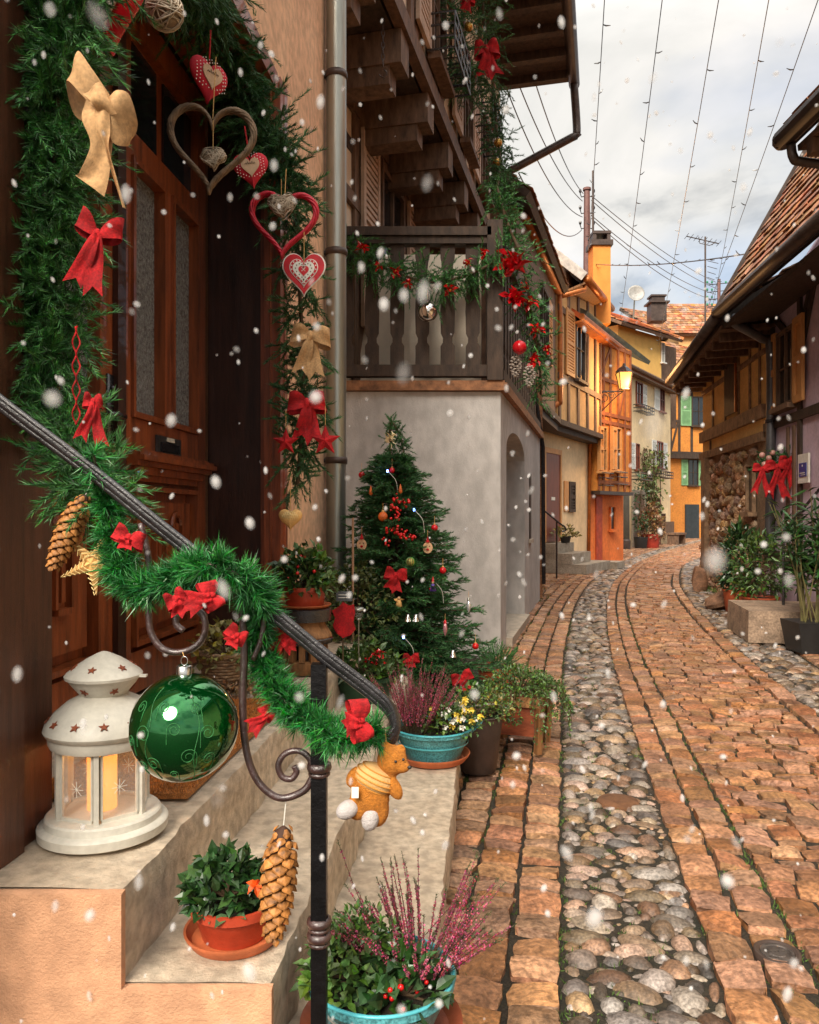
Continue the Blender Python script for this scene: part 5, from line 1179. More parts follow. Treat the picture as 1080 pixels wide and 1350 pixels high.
for x,y,lab in ((543,815,'pair of little silver bells in the lower middle of the tree'),(597,862,'small silver pail ornament beside the lowest red bow')):
    cc = TP(x,y,tree_y(x,y)-.03); q = thing('silver_bell', lab, 'bell', tuple(cc), gT)
    for s in ((-.022,.022) if x==543 else (0,)):
        mb = MB(); mb.lathe([(.001,.022),(.010,.020),(.014,.0),(.020,-.016),(.021,-.018),(.017,-.016),(.011,.0)], cc+A(s,0,0), 14); mb.build('bell', mat('silver_cap',(.7,.7,.68)), q, True)
# little conifer beside
X,Y_,_ = P(655,0,5.3); t = thing('small_conifer', 'low bushy conifer in a clay pot behind the metal bucket', 'potted plant', (X,Y_,.03))
pot(t, A(X,Y_,.034), .13, .2, .1, m_['terra']); mb = MB(); p_,v_ = dome_pts(150, (X,Y_,.22), (.20,.18,.20), -.1); spruce(mb, p_*.6+A(X,Y_,.2)*.4, v_+A(0,0,.3), .09, 26, .018, .004); mb.build('foliage', m_['spruce'], t)

# ------------------------------------------------ balcony garlands and facade garlands
t = thing('balcony_garland', 'spruce garland swagged along the front of the wooden balcony rail', 'garland', (0,6.8,3.3))
g = smooth_path([A(*P(452,322,6.82)),A(*P(490,345,6.8)),A(*P(530,362,6.8)),A(*P(565,372,6.8)),A(*P(605,366,6.8)),A(*P(640,352,6.8)),A(*P(662,335,6.78))],6)
mb = MB(); spruce_garland(mb, g, 420, .20, 40, .035, .007, lean=.6, jitter=.06, down=.3); mb.build('needles', m_['spruce'], t); mb = MB(); mb.tube(g,.012,6); mb.build('wire_core', m_['stem'], t)
t = thing('post_garland', 'spruce garland with red flowers running down the balcony corner post', 'garland', (1,6.9,3))
g = smooth_path([A(*P(655,245,7.3)),A(*P(668,290,7.1)),A(*P(684,330,6.95)),A(*P(694,370,6.95)),A(*P(700,410,7.0)),A(*P(706,450,7.1)),A(*P(712,485,7.2)),A(*P(713,520,7.3))],6)
mb = MB(); spruce_garland(mb, g, 420, .17, 36, .035, .007, lean=.6, jitter=.06, down=.2); mb.build('needles', m_['spruce'], t); mb = MB(); mb.tube(g,.012,6); mb.build('wire_core', m_['stem'], t)
t = thing('facade_garland', 'spruce garland hanging in swags down the upper half-timbered facade', 'garland', (1,9,6))
g = smooth_path([A(*P(590,-30,7.6)),A(*P(598,30,7.8)),A(*P(606,80,8)),A(*P(622,110,8.4)),A(*P(640,60,8.8)),A(*P(634,-20,9))],6); mb = MB(); spruce_garland(mb, g, 420, .26, 34, .04, .009, lean=.6, jitter=.09, down=.3)
g2 = smooth_path([A(*P(652,120,9)),A(*P(655,170,8.8)),A(*P(660,215,8.5)),A(*P(656,245,8.0))],6); spruce_garland(mb, g2, 240, .19, 34, .04, .008, lean=.6, jitter=.06, down=.3); mb.build('needles', m_['spruce_d'], t)
mb = MB(); mb.tube(g,.015,6); mb.tube(g2,.015,6); mb.build('wire_core', m_['stem'], t)
bow('felt_bow','large red bow hanging on the high facade garland under the eave', gR, tuple(P(641,66,8.1)), .13,.17,.32, m_['red'], (0,-.1,0), seed=90)
bow('felt_bow','small red bow at the top edge on the high facade garland', gR, tuple(P(617,0,8.0)), .08,.09,.16, m_['red'], (0,.2,0), seed=91)
for x,y,Y_,lab in ((657,188,8.4,'upper golden bauble on the facade garland'),(655,214,8.3,'lower golden bauble on the facade garland'),(618,35,7.7,'golden bauble beside the large facade bow')):
    t = thing('gold_bauble', lab, 'bauble', P(x,y,Y_), 'gold baubles on the facade garland'); mb = MB(); mb.ell(A(*P(x,y,Y_)),.045,16); mb.build('ball', mat('gold_ball',(.55,.32,.08),.25,.2,20,0,metal=.8), t, True); mb = MB(); mb.lathe([(.012,.04),(.012,.055),(.004,.06)], A(*P(x,y,Y_)), 8); mb.build('cap', m_['zinc'], t)
cc = A(*P(564,411,6.70)); t = thing('mirror_bauble', 'shiny silver mirror bauble hanging under the balcony garland', 'bauble', tuple(cc)); mb = MB(); mb.ell(cc,.085,32); mb.build('ball', mat('mirror_ball',(.8,.75,.7),.06,.05,5,0,metal=1), t, True); mb = MB(); mb.lathe([(.02,.08),(.02,.1),(.008,.105)], cc, 10); mb.build('cap', m_['zincd'], t); string(t, cc+A(0,0,.10), cc+A(0,0,.19),.002)
gF = 'red artificial flowers on the balcony garlands'
k = 0
for x,y,s,lab in ((478,326,.055,'red flower at the left end of the balcony garland beside the downpipe'),(498,352,.04,'dark red flower on the balcony garland second from the downpipe'),(522,358,.05,'red flower on the balcony garland left of the mirror bauble and above it'),(538,374,.045,'red flower hanging lower on the balcony garland just left of the mirror bauble'),(594,383,.055,'red flower right of the mirror bauble'),(615,347,.045,'round red flower on the right half of the balcony garland'),(638,334,.045,'pink red flower near the balcony corner post'),
    (673,348,.13,'largest red flower cluster at the top of the corner post garland'),(679,393,.10,'second red flower cluster down the corner post garland'),(697,398,.07,'small red flower right of the second cluster on the post garland'),(708,436,.07,'single red flower halfway down the post garland'),(705,476,.075,'lowest red flower on the post garland beside the pine cone'),(721,462,.05,'small crimson flower at the outer edge of the post garland'),(691,378,.05,'little crimson flower between the two clusters of the post garland')):
    Y_ = 6.62 if x<645 else 6.75+.3*(x-665)/60; t = thing('red_flower', lab, 'artificial flower', P(x,y,Y_), gF); n = 16 if s<.09 else 34; cc = A(*P(x,y,Y_)); mb = MB(); leaves(mb, cc+ng.normal(size=(n,3))*s*.25, ng.normal(size=(n,3))+A(0,-.6,0), s*1.0, s*.6); mb.build('petals', m_['redg'] if s>.09 else m_['berry'], t); mb = MB(); mb.ell(cc+A(0,-s*.4,0), s*.14, 8); mb.build('centre', m_['yellowf'], t)
t = thing('red_bauble', 'glossy red bauble on the lower post garland above a silver cone', 'bauble', P(685,458,6.75)); mb = MB(); mb.ell(A(*P(685,458,6.75)),.06,20); mb.build('ball', m_['redg'], t, True); mb = MB(); mb.lathe([(.014,.055),(.014,.07),(.005,.075)], A(*P(685,458,6.75)), 8); mb.build('cap', m_['zinc'], t)
for x,y,lab in ((680,483,'white frosted pine cone left of the lowest flower'),(698,496,'white frosted pine cone under the lowest flower of the post garland')):
    cc = A(*P(x,y,6.8)); t = thing('frosted_cone', lab, 'pine cone', tuple(cc), 'frosted pine cones on the post garland'); mb = MB()
    for i in range(44):
        f=(i+.5)/44; a=i*2.4; z=.09-.18*f; r=.045*math.sin(math.pi*(f*.8+.15)); mb.ell(cc+A(r*math.cos(a),r*math.sin(a),z),(.014,.014,.006),6)
    mb.build('scales', mat('frosted',(.55,.48,.42),.7,.4,60), t)
# ================================================================== street houses
def tiles(parent, o, u, v, nu_, nv_, material, w=.17, h=.15, th=.014, name='roof_tiles'):
    """rows of overlapping tiles; o corner at eave, u along eave, v upslope (unit)"""
    o,u,v = A(*o),nrm(A(*u)),nrm(A(*v)); n = nrm(np.cross(u,v)); 
    if n[2]<0: n=-n
    I,J = np.meshgrid(np.arange(nu_),np.arange(nv_),indexing='ij'); I=I.ravel().astype(float); J=J.ravel().astype(float); k=len(I)
    c = o+u*((I+.5+.5*(J%2)*0)[:,None]*w)+v*((J+.5)[:,None]*h)+n*.02+ng.normal(size=(k,1))*.003*n+v*ng.normal(size=(k,1))*.006
    c += u*((J%2)*w*.5)[:,None]
    tl = nrm(v*1.0-n*(.035/h*.6)+ng.normal(size=(k,3))*.012)
    mb = MB(); mb.boxes(c, np.tile(u*w*.485,(k,1)), tl*h*.62, np.tile(n*th*.5,(k,1))); mb.build(name, material, parent)
def slab(mb, q, th=.12):
    q = [A(*x) for x in q]; n = nrm(np.cross(q[1]-q[0], q[3]-q[0])); 
    if n[2]<0: n=-n
    return mb.hexa([x-n*th for x in q]+q)
def frame_members(F, parent, mats_, zs=(), posts=(), diags=(), w=.14, n=.004, d=.03, a0=0, a1=None, z0=0, z1=5, name='timber_framing'):
    mb = MB(); a1 = F.L if a1 is None else a1
    for z in zs: F.box(mb,a0,a1,n,n+d+.004,z-w/2,z+w/2)
    for a in posts: F.box(mb,a-w/2,a+w/2,n,n+d,z0,z1)
    for (p,q,r,s) in diags: mb.beam(F.pt(p,n+d*.4,q),F.pt(r,n+d*.4,s),w*.8,d*.8,F.nn)
    return mb.build(name, mats_, parent)
ochre = mat('ochre_plaster',(.72,.42,.17),.85,.12,3,.25,60,speck=.1)
cream = mat('cream_plaster',(.82,.62,.37),.85,.18,1.2,.2,60,speck=.06)
orange = mat('orange_plaster',(.76,.30,.055),.85,.2,1.6,.4,60,speck=.15,col2=(.55,.20,.04))
redor = mat('red_orange_plaster',(.74,.18,.035),.8,.2,1.6,.2,60,speck=.1)
white_c = mat('pale_cream_plaster',(.88,.67,.40),.85,.16,.9,.2,60,speck=.08)
whsh = mat('white_shutter',(.72,.72,.68),.6,.08,6,.1,50); grsh = mat('green_shutter',(.22,.42,.20),.6,.12,6,.1,50); orsh = mat('orange_shutter',(.62,.30,.10),.6,.12,6,.1,50); brdoor = mat('brown_door',(.20,.05,.025),.5,.2,6,.1,50,stretch=(3,3,.6)); greydoor = mat('slate_door',(.035,.045,.05),.5,.2,6,.1,50)
# --- H2a house right behind the balcony house, its shadow painted as dark timber; orange gutter
t = thing('gutter_house', 'timber house in painted shadow brown with a thick orange gutter just past the balcony', 'house', (1.5,14,0))
Fa = Fr((1.93,11.45),(2.66,16.25)); Fu = Fr((1.55,11.45),(2.98,16.1))
mb = MB(); Fa.box(mb,0,Fa.L,-3,0,0,3.2); mb.build('ground_floor_wall', mat('brick_wall',(.38,.17,.08),.85,.3,6,.5,60,speck=.4), t)
mb = MB(); Fu.box(mb,0,Fu.L,-3,0,3.2,5.75); mb.build('upper_wall', m_['timber_b'], t)
mb = MB(); Fu.box(mb,-.05,Fu.L+.02,-.3,.12,3.08,3.195); Fu.box(mb,-.05,Fu.L+.02,-.25,.05,2.95,3.075); mb.build('jetty_beams', m_['timber'], t)
window(Fu,2.5,3.4,4.1,5.3,t,m_['timber'],.01); shutter(Fu,3.5,4.0,4.1,5.3,.01,t,orsh)
mb = MB(); slab(mb,[Fu.pt(-.3,.25,5.8),Fu.pt(Fu.L,.25,5.8),Fu.pt(Fu.L,-3,8.6),Fu.pt(-.3,-3,8.6)],.1); mb.build('roof', m_['timber'], t)
tiles(t, Fu.pt(-.3,.25,5.82), Fu.u, Fu.pt(0,-3,8.6)-Fu.pt(0,.25,5.8), 29, 26, m_['tile'])
gA,gB_ = A(*P(690,280,12.0)),A(*P(737,384,16.2))
mb = MB(); mb.tube([gA,gB_], .10, 12); mb.build('gutter', m_['copper'], t, True)
mb = MB(); q0=A(*P(737,384,16.2)); mb.tube(smooth_path([q0,q0+A(0,0,-.25),A(*P(738,420,16.2)),A(*P(738,520,16.2)),A(*P(735,532,16.2)),A(*P(712,545,16.0)),A(*P(706,552,16.0))],4), .065, 10); mb.build('gutter_pipe', m_['copper'], t, True)
mb = MB(); mb.tube([A(*P(738,391,16.2)),A(*P(771,382,16.6)),A(*P(772,366,16.6))], .05, 8); mb.build('gutter_branch', m_['copper'], t, True)
# thin black pipe against the brick
mb = MB(); mb.tube([A(*P(703,500,11.4)),A(*P(716,590,11.4)),A(*P(717,770,11.4))], .03, 6); mb.build('cable_pipe', m_['iron'], t)
# --- H2b cream house with brown door
t = thing('cream_house', 'cream plastered house with brown door, steps and one open shutter', 'house', (3.2,18,0))
Fb = Fr((2.68,16.3),(4.42,19.45)); Fc = Fr((3.03,16.15),(4.62,19.2))
mb = MB(); Fb.box(mb,0,Fb.L,-3,0,0,3.15); mb.build('ground_floor_wall', cream, t)
mb = MB(); Fc.box(mb,0,Fc.L,-3,0,3.2,6.4); mb.build('upper_wall', ochre, t)
mb = MB(); Fc.box(mb,-.03,Fc.L,-.3,.10,3.08,3.19); Fc.box(mb,-.03,Fc.L,-.3,-.02,2.97,3.075); mb.build('jetty_beams', m_['timber'], t)
frame_members(Fc,t,m_['timber_b'],(4.1,5.5,6.3),(.1,.75,1.5,2.3,3.0,3.5),((1.6,4.2,2.2,5.4),),.13,z0=3.2,z1=6.4)
a0,a1 = Fb.a_at(717),Fb.a_at(736); mb = MB(); Fb.box(mb,a0,a1,.003,.04,.66,2.55); o = mb.build('door', brdoor, t)
mb = MB(); Fb.box(mb,a0-.09,a0-.002,.002,.06,.66,2.66); Fb.box(mb,a1+.002,a1+.09,.002,.06,.66,2.66); Fb.box(mb,a0-.002,a1+.002,.002,.06,2.552,2.66); mb.build('door_frame', orsh, o)
mb = MB(); Fb.box(mb,(a0+a1)/2-.12,(a0+a1)/2+.12,.041,.05,1.55,1.62); mb.build('notice', m_['whitef'], o)
a0,a1 = Fb.a_at(749),Fb.a_at(757); shutter(Fb,a0,a1,1.30,2.0,.01,t,m_['timber']); a2 = Fb.a_at(743); mb = MB(); Fb.box(mb,a2,a0-.03,.004,.03,1.32,2.0); mb.build('window', orsh, t)
a0,a1 = Fc.a_at(744),Fc.a_at(755); shutter(Fc,a0,a1,4.2,5.6,.03,t,orsh); window(Fc,a1+.03,Fc.a_at(768),4.2,5.6,t,m_['timber'],.03)
mb = MB(); e0,e1 = A(*P(771,364,16.5)),A(*P(804,404,20.2)); up = A(-1,.1,.82); slab(mb,[e0,e1,e1+up*4,e0+up*4],.10); mb.build('roof', m_['timber'], t)
tiles(t, e0+A(0,0,.03), e1-e0, up, 22, 24, m_['tile'])
mb = MB(); nu2 = nrm(e1-e0); mb.beam(e0+A(0,0,-.02)-nu2*.05, e0+up*4+A(0,0,-.02)-nu2*.05, .05,.20); mb.build('verge_board', mat('pale_verge',(.55,.50,.45),.6), t)
mb = MB(); mb.tube([e0+A(.05,0,-.06),e1+A(.05,0,-.06)], .09, 10); mb.build('gutter', m_['copper'], t, True)
mb = MB(); slab(mb,[e0+A(.0,0,-.12),e1+A(0,0,-.12),e1+A(-.9,.3,-.45),e0+A(-.9,.3,-.45)],.04); mb.build('soffit', m_['oldwood'], t)
# chimney
x0,_,z1 = P(791,308,19); mb = MB(); mb.box(x0-.21,x0+.21,18.8,19.3,5.8,z1-.35); mb.build('chimney_stack', mat('orange_chimney',(.74,.27,.05),.85,.1,3,.2,60), t)
mb = MB(); mb.box(x0-.26,x0+.26,18.75,19.35,z1-.345,z1-.22); 
for s in (-1,1): mb.box(x0+s*.17-.04,x0+s*.17+.04,18.8,19.3,z1-.215,z1-.07)
mb.box(x0-.22,x0+.22,18.78,19.32,z1-.065,z1); mb.build('chimney_cap', m_['zincd'], t)
mb = MB()
for i,(a,b,n0,z) in enumerate(((.15,2.0,.95,.22),(.15,1.5,.65,.44),(.15,1.25,.35,.64))): Fb.box(mb,a,b,.003 if i==2 else .003,n0,.03 if i==0 else z-.215,z)
mb.build('entrance_steps', m_['concrete'], t)
mb = MB(); Fb.box(mb,2.0,2.7,.6,1.1,.03,.18); mb.build('low_step', m_['concrete'], t)
mb = MB(); r0 = [A(*P(*q,14.9)) for q in ((716,672),(738,690),(744,694),(746,699),(741,701))]; mb.tube(smooth_path(r0,4), .018, 6); mb.tube([A(*P(734,688,14.9)),A(*P(734,765,14.9))], .018, 6); mb.build('handrail', m_['iron'], t)
t2 = thing('potted_plant','small pale potted plant on the steps of the cream house','potted plant', P(728,738,15.3)); c = A(*P(728,738,15.3)); c[2]=.66; c = Fb.pt(.75,.32,.645); pot(t2,c,.12,.14,.09,m_['blackpot']); bush(t2,c+A(0,0,.15),(.28,.2,.22),160,.08,.05,m_['leaf_y'],stems=6)
# --- H3 orange half-timbered
t = thing('orange_house', 'narrow bright orange half-timbered house with a red-orange base behind the lit lamp', 'house', (4.5,20.5,0))
Fd = Fr((4.45,19.5),(5.72,21.1)); Fe = Fr((4.60,19.3),(5.85,20.9))
mb = MB(); Fd.box(mb,0,Fd.L,-2.5,0,0,1.75); mb.build('base_wall', redor, t)
mb = MB(); Fe.box(mb,0,Fe.L,-2.5,0,1.83,5.6); mb.build('upper_wall', orange, t)
mb = MB(); Fe.box(mb,-.02,Fe.L+.02,-.2,.08,1.74,1.826); mb.build('ledge', m_['zincd'], t)
frame_members(Fe,t,mat('orange_timber_light',(.32,.10,.03),.7,.3,6),(2.05,3.55,3.75,4.6,5.5),(.05,.32,.72,1.2,1.62,2.0),((.1,4.6,.7,5.4),(1.3,3.8,1.6,4.5)),.09,z0=1.84,z1=5.58)
for (p0,p1) in ((785,796),(802,815)):
    a0,a1 = Fe.a_at(p0),Fe.a_at(p1); zc = Fe.z_at((a0+a1)/2,592); window(Fe,a0,a1,zc-.55,zc+.55,t,orsh,.05); 
    shutter(Fe,a0,(a0*2+a1)/3+.05,zc-.53,zc+.53,.105,t,orsh,False)
    mb = MB(); a = a0
    for z in (zc-.72,zc-.60,zc-.9): mb.tube([Fe.pt(a0,.08,z),Fe.pt(a0,.26,z),Fe.pt(a1,.26,z),Fe.pt(a1,.08,z)],.012,5)
    mb.build('flower_box_rack', m_['iron'], t)
a0,a1 = Fd.a_at(803),Fd.a_at(809); window(Fd,a0,a1,.85,1.45,t,redor,.01,0,0)
a0,a1 = Fd.a_at(785),Fd.a_at(793); mb = MB(); Fd.box(mb,a0,a1,.003,.03,.05,1.70); mb.build('door', mat('red_door',(.45,.06,.02),.6), t)
mb = MB(); p0,p1 = A(*P(767,414,17.0)),A(*P(824,460,21.0)); up=A(-1,.3,.75); slab(mb,[p0,p1,p1+up*2.5,p0+up*2.5],.10); mb.build('roof', m_['tile_o'], t)
mb = MB(); slab(mb,[p0+A(0,0,-.12),p1+A(0,0,-.12),p1+A(-.8,.4,-.3),p0+A(-.8,.4,-.3)],.04); mb.tube([p0+A(0,0,-.05),p1+A(0,0,-.05)],.07,8); mb.build('eave', m_['copper'], t)
mb = MB(); mb.tube([A(*P(821,462,20.8)),A(*P(820,475,20.8)),A(*P(788,485,19.6)),A(*P(781,500,19.4)),A(*P(779,560,19.35)),A(*P(776,735,19.3))], .04, 8); mb.build('downpipe', m_['copper'], t, True)
p0,p1 = A(*P(775,410,17.6)),A(*P(858,476,24.0)); mb = MB(); slab(mb,[p0,p1,p1+A(-1.6,.8,1.0),p0+A(-1.6,.8,1.0)],.12); mb.build('side_roof', mat('grey_green_roof',(.17,.20,.16),.7,.3,3,.3,40), t)
# lamp on bracket
LX = A(*P(823,500,19.2)); t = thing('street_lamp', 'lit wall lantern on a scrolled iron bracket in front of the orange house', 'street lamp', tuple(LX+A(0,0,-.35)), None)
mb = MB(); h = A(*P(786,516,19.35)); e = A(*P(822,516,19.2)); mb.tube([h,e],.018,6); mb.tube(smooth_path([h+A(0,0,-.62),h*.6+e*.4+A(0,0,-.35),h*.25+e*.75+A(0,0,-.12),e],5),.014,6)
for c_,r_ in ((.30,.15),(.58,.09)):
    q = h*(1-c_)+e*c_+A(0,0,-.17*(1.1-c_)*1.1); mb.tube([q+A(math.cos(a)*r_*(1-a/14),0,math.sin(a)*r_*(1-a/14)) for a in np.linspace(0,10,26)],.010,5)
mb.build('bracket', m_['iron'], t)
b = LX+A(0,0,-.24); mb = MB()
for s1,s2 in ((-1,-1),(1,-1),(1,1),(-1,1)): mb.beam(b+A(s1*.09,s2*.09,0),b+A(s1*.16,s2*.16,.40),.02,.02)
for s,w in ((0,.09),(.40,.16)):
    mb.box(b[0]-w,b[0]+w,b[1]-w-.01,b[1]-w+.01,b[2]+s-.01,b[2]+s+.012); mb.box(b[0]-w,b[0]+w,b[1]+w-.01,b[1]+w+.01,b[2]+s-.01,b[2]+s+.012); mb.box(b[0]-w-.01,b[0]-w+.009,b[1]-w,b[1]+w,b[2]+s-.011,b[2]+s+.011); mb.box(b[0]+w-.009,b[0]+w+.01,b[1]-w,b[1]+w,b[2]+s-.011,b[2]+s+.011)
mb.lathe([(.22,.41),(.12,.52),(.05,.56),(.03,.62),(.001,.64)], b, 4); mb.build('cage', m_['iron'], t)
mb = MB(); mb.hexa([b+A(-.085,-.085,.01),b+A(.085,-.085,.01),b+A(.085,.085,.01),b+A(-.085,.085,.01),b+A(-.15,-.15,.39),b+A(.15,-.15,.39),b+A(.15,.15,.39),b+A(-.15,.15,.39)]); mb.build('lit_glass', mat('lamp_glow',(.12,.05,.01),.6,.05,3,0,em=(1,.5,.09),ems=.6), t)
lt = bpy.data.lights.new('lamp_light','POINT'); lt.energy = 80; lt.color=(1,.52,.2); lt.shadow_soft_size=.15; lo = bpy.data.objects.new('lamp_light',lt); COL.objects.link(lo); lo.location = b+A(.15,-.25,.1)
# pole
t = thing('street_pole', 'slim grey metal pole standing against the pale cream house', 'pole', (7.6,27.6,0)); mb = MB(); x = P(826,0,27.6)[0]; mb.tube([(x,27.6,0),(x,27.6,5.7)],[.11,.08],10); mb.build('shaft', mat('pole_paint',(.14,.15,.13),.6,.2,3,.2,20), t, True); mb = MB(); mb.lathe([(.15,0),(.15,.3),(.11,.36)], (x,27.6,0.02), 12); mb.build('base', m_['zincd'], t)
# --- H4 pale cream
t = thing('pale_cream_house', 'three storey pale cream house with white shutters and climbing vine at the street bend', 'house', (9,31,0))
Fg = Fr((7.55,28.1),(11.05,33.4)); mb = MB(); Fg.box(mb,0,Fg.L,-4,0,0,6.55); mb.build('wall', white_c, t)
mb = MB(); p0,p1 = Fg.pt(-.3,.35,6.5),Fg.pt(Fg.L+.1,.35,6.5); slab(mb,[p0,p1,Fg.pt(Fg.L+.1,-3.5,8.3),Fg.pt(-.3,-3.5,8.3)],.14); mb.build('roof', m_['tile'], t)
mb = MB(); slab(mb,[p0+A(0,0,-.15),p1+A(0,0,-.15),Fg.pt(Fg.L+.1,0,6.4),Fg.pt(-.3,0,6.4)],.05); mb.tube([p0,p1],.08,8); mb.build('eave', m_['timber_b'], t)
def px_win(F, x0,x1,y0,y1, t, fr, sh=None, left=None, right=None, n=.01, **k):
    a0,a1 = F.a_at(x0),F.a_at(x1); am=(a0+a1)/2; z1,z0 = F.z_at(am,y0),F.z_at(am,y1); window(F,a0,a1,z0,z1,t,fr,n,**k)
    if left: b = F.a_at(left); shutter(F,b,a0-.02,z0,z1,n,t,sh,True)
    if right: b = F.a_at(right); shutter(F,a1+.02,b,z0,z1,n,t,sh,True)
    return a0,a1,z0,z1
def rack(F,a0,a1,z,t):
    mb = MB()
    for zz in (z,z+.12,z+.24): mb.tube([F.pt(a0,.02,zz),F.pt(a0,.34,zz),F.pt(a1,.34,zz),F.pt(a1,.02,zz)],.02,5)
    for a in np.linspace(a0,a1,7): mb.tube([F.pt(a,.02,z),F.pt(a,.34,z),F.pt(a,.34,z+.24)],.012,4)
    mb.build('flower_box_rack', m_['iron'], t)
q = px_win(Fg,838,846,504,534,t,brdoor,whsh,None,852); rack(Fg,q[0]-.3,q[1]+.5,q[2]-.3,t)
px_win(Fg,869,875,512,543,t,brdoor,whsh,862,None)
q = px_win(Fg,837,842,585,619,t,brdoor,whsh,830,None); rack(Fg,q[0]-.6,q[1]+.6,q[2]-.4,t)
q = px_win(Fg,865,873,582,617,t,brdoor,whsh,859,879); rack(Fg,q[0]-.4,q[1]+.4,q[2]-.4,t)
a0,a1 = Fg.a_at(834),Fg.a_at(848); mb = MB(); Fg.box(mb,a0,a1,.003,.05,.02,2.0); o = mb.build('door', m_['timber_b'], t); mb = MB(); Fg.box(mb,a0-.12,a0-.003,.002,.07,.02,2.15); Fg.box(mb,a1+.003,a1+.12,.002,.07,.02,2.15); Fg.box(mb,a0-.003,a1+.003,.002,.07,2.003,2.15); mb.build('door_frame', m_['concrete'], o)
a0,a1 = Fg.a_at(864),Fg.a_at(870); mb = MB(); Fg.box(mb,a0,a1,.003,.05,.02,1.85); mb.build('door', brdoor, t)
q = px_win(Fg,871,876,677,695,t,m_['timber_b'],n=.01)
t = thing('climbing_vine','leafy vine climbing the front of the pale cream house','vine', tuple(Fg.pt(3.9,.1,0))); mb = MB(); lm = MB()
for k in range(16):
    a = Fg.a_at(858)+ng.normal()*.2; pts=[Fg.pt(a,.06,0)]; 
    for j in range(9): a += ng.normal()*.28; pts.append(Fg.pt(min(max(a,.3),Fg.L-.2),.08,.42*(j+1)))
    pts = smooth_path(pts,5); mb.tube(pts,.02,4); n=34; idx=(ng.uniform(0,1,n)**.8*(len(pts)-1)).astype(int); leaves(lm, pts[idx]+Fg.nn*ng.uniform(0,.15,(n,1))+ng.normal(size=(n,3))*.1, ng.normal(size=(n,3)), .14,.11)
mb.build('stem', m_['stem'], t); lm.build('foliage', mat('leaf_olive',(.13,.17,.045)), t)
c = Fg.pt(Fg.a_at(836)-.2,.7,.03); t = thing('potted_shrub','orange brown shrub in a red tub by the door of the pale cream house','potted plant',tuple(c)); pot(t,c,.32,.5,.26,mat('red_tub',(.45,.05,.03),.5)); bush(t,c+A(0,0,.6),(.45,.4,1.1),500,.14,.10,m_['leaf_dry'],stems=10,lo=-.3)
c = Fg.pt(Fg.a_at(827),.5,.03); t = thing('potted_shrub','tall green climbing shrub beside the grey pole','potted plant',tuple(c)); pot(t,c,.25,.4,.2,m_['blackpot']); bush(t,c+A(0,0,1.5),(.28,.3,1.4),260,.12,.08,m_['leaf_d'],stems=14,lo=-1)
c = Fg.pt(Fg.a_at(874),.6,.03); t = thing('garden_bench','dark wooden bench with flower pots under the small window of the pale cream house','bench',tuple(c)); mb=MB(); Fg.box(mb,Fg.a_at(874)-.6,Fg.a_at(874)+.6,.3,.8,.42,.50); mb.build('seat', m_['timber_b'], t)
for s in (-.5,.5): mb=MB(); Fg.box(mb,Fg.a_at(874)+s-.05,Fg.a_at(874)+s+.05,.33,.77,.03,.42); mb.build('leg', m_['timber_b'], t)
mb=MB(); Fg.box(mb,Fg.a_at(874)-.6,Fg.a_at(874)+.6,.25,.30,.42,.95); mb.build('backrest', m_['timber_b'], t)
# --- H5 orange with green shutters
t = thing('green_shutter_house','orange half-timbered house with green shutters closing the end of the street','house',(14.5,41,0))
Fh = Fr((13.0,39.6),(16.4,40.6)); mb = MB(); Fh.box(mb,0,Fh.L,-5,0,0,7.7); mb.build('wall', orange, t)
frame_members(Fh,t,m_['timber'],(4.35,7.55,5.95),(.12,.62,1.35,2.4,3.3),((.15,4.5,.55,5.9),),.13,z0=4.2,z1=7.65)
mb = MB(); Fh.box(mb,-.1,Fh.L,.003,.30,4.05,4.27); mb.build('ledge', m_['timber'], t)
px_win(Fh,911,930,523,562,t,m_['timber'],grsh,897,None,n=.04); px_win(Fh,907,920,606,640,t,m_['timber'],grsh,898,928,n=.02)
a0,a1 = Fh.a_at(903),Fh.a_at(921); mb=MB(); Fh.box(mb,a0,a1,.003,.06,.02,1.75); mb.build('door', greydoor, t)
mb = MB(); slab(mb,[Fh.pt(-.6,.5,7.6),Fh.pt(Fh.L+.5,.5,7.6),Fh.pt(Fh.L+.5,-3,10.6),Fh.pt(-.6,-3,10.6)],.15); mb.build('roof', m_['timber'], t)
tiles(t, Fh.pt(-.6,.5,7.63), Fh.u, Fh.pt(0,-3,10.6)-Fh.pt(0,.5,7.6), 17, 17, m_['tile'], .27,.27,.03)
# --- H6 yellow house behind
t = thing('yellow_gable_house','yellow house with an orange tiled gable roof rising behind the pale cream house','house',(10,33,0))
Fi = Fr((8.2,31.0),(10.6,33.2)); z0_=8.7
mb = MB(); Fi.box(mb,0,Fi.L,-3.5,0,5,z0_); mb.build('wall', mat('yellow_plaster',(.75,.46,.13),.85,.08,2.5,.2,60), t)
mb = MB(); Fi.box(mb,Fi.L+.01,Fi.L+1.6,-3.5,-.2,5,z0_-.2); mb.build('wing', m_['timber_b'], t)
rp0,rp1 = Fi.pt(-.5,.5,z0_-.05),Fi.pt(Fi.L+.9,.5,z0_-.05); rq0,rq1 = Fi.pt(-.5,-1.6,z0_+1.0),Fi.pt(Fi.L+.9,-1.6,z0_+1.0); rr0,rr1 = Fi.pt(-.5,-3.7,z0_-.05),Fi.pt(Fi.L+.9,-3.7,z0_-.05)
mb = MB(); slab(mb,[rp0,rp1,rq1,rq0],.12); slab(mb,[rq0,rq1,rr1,rr0],.12); mb.build('roof', m_['timber_b'], t)
tiles(t, rp0+A(0,0,.03), rp1-rp0, rq0-rp0, 19, 11, m_['tile_o'], .23,.215,.03)
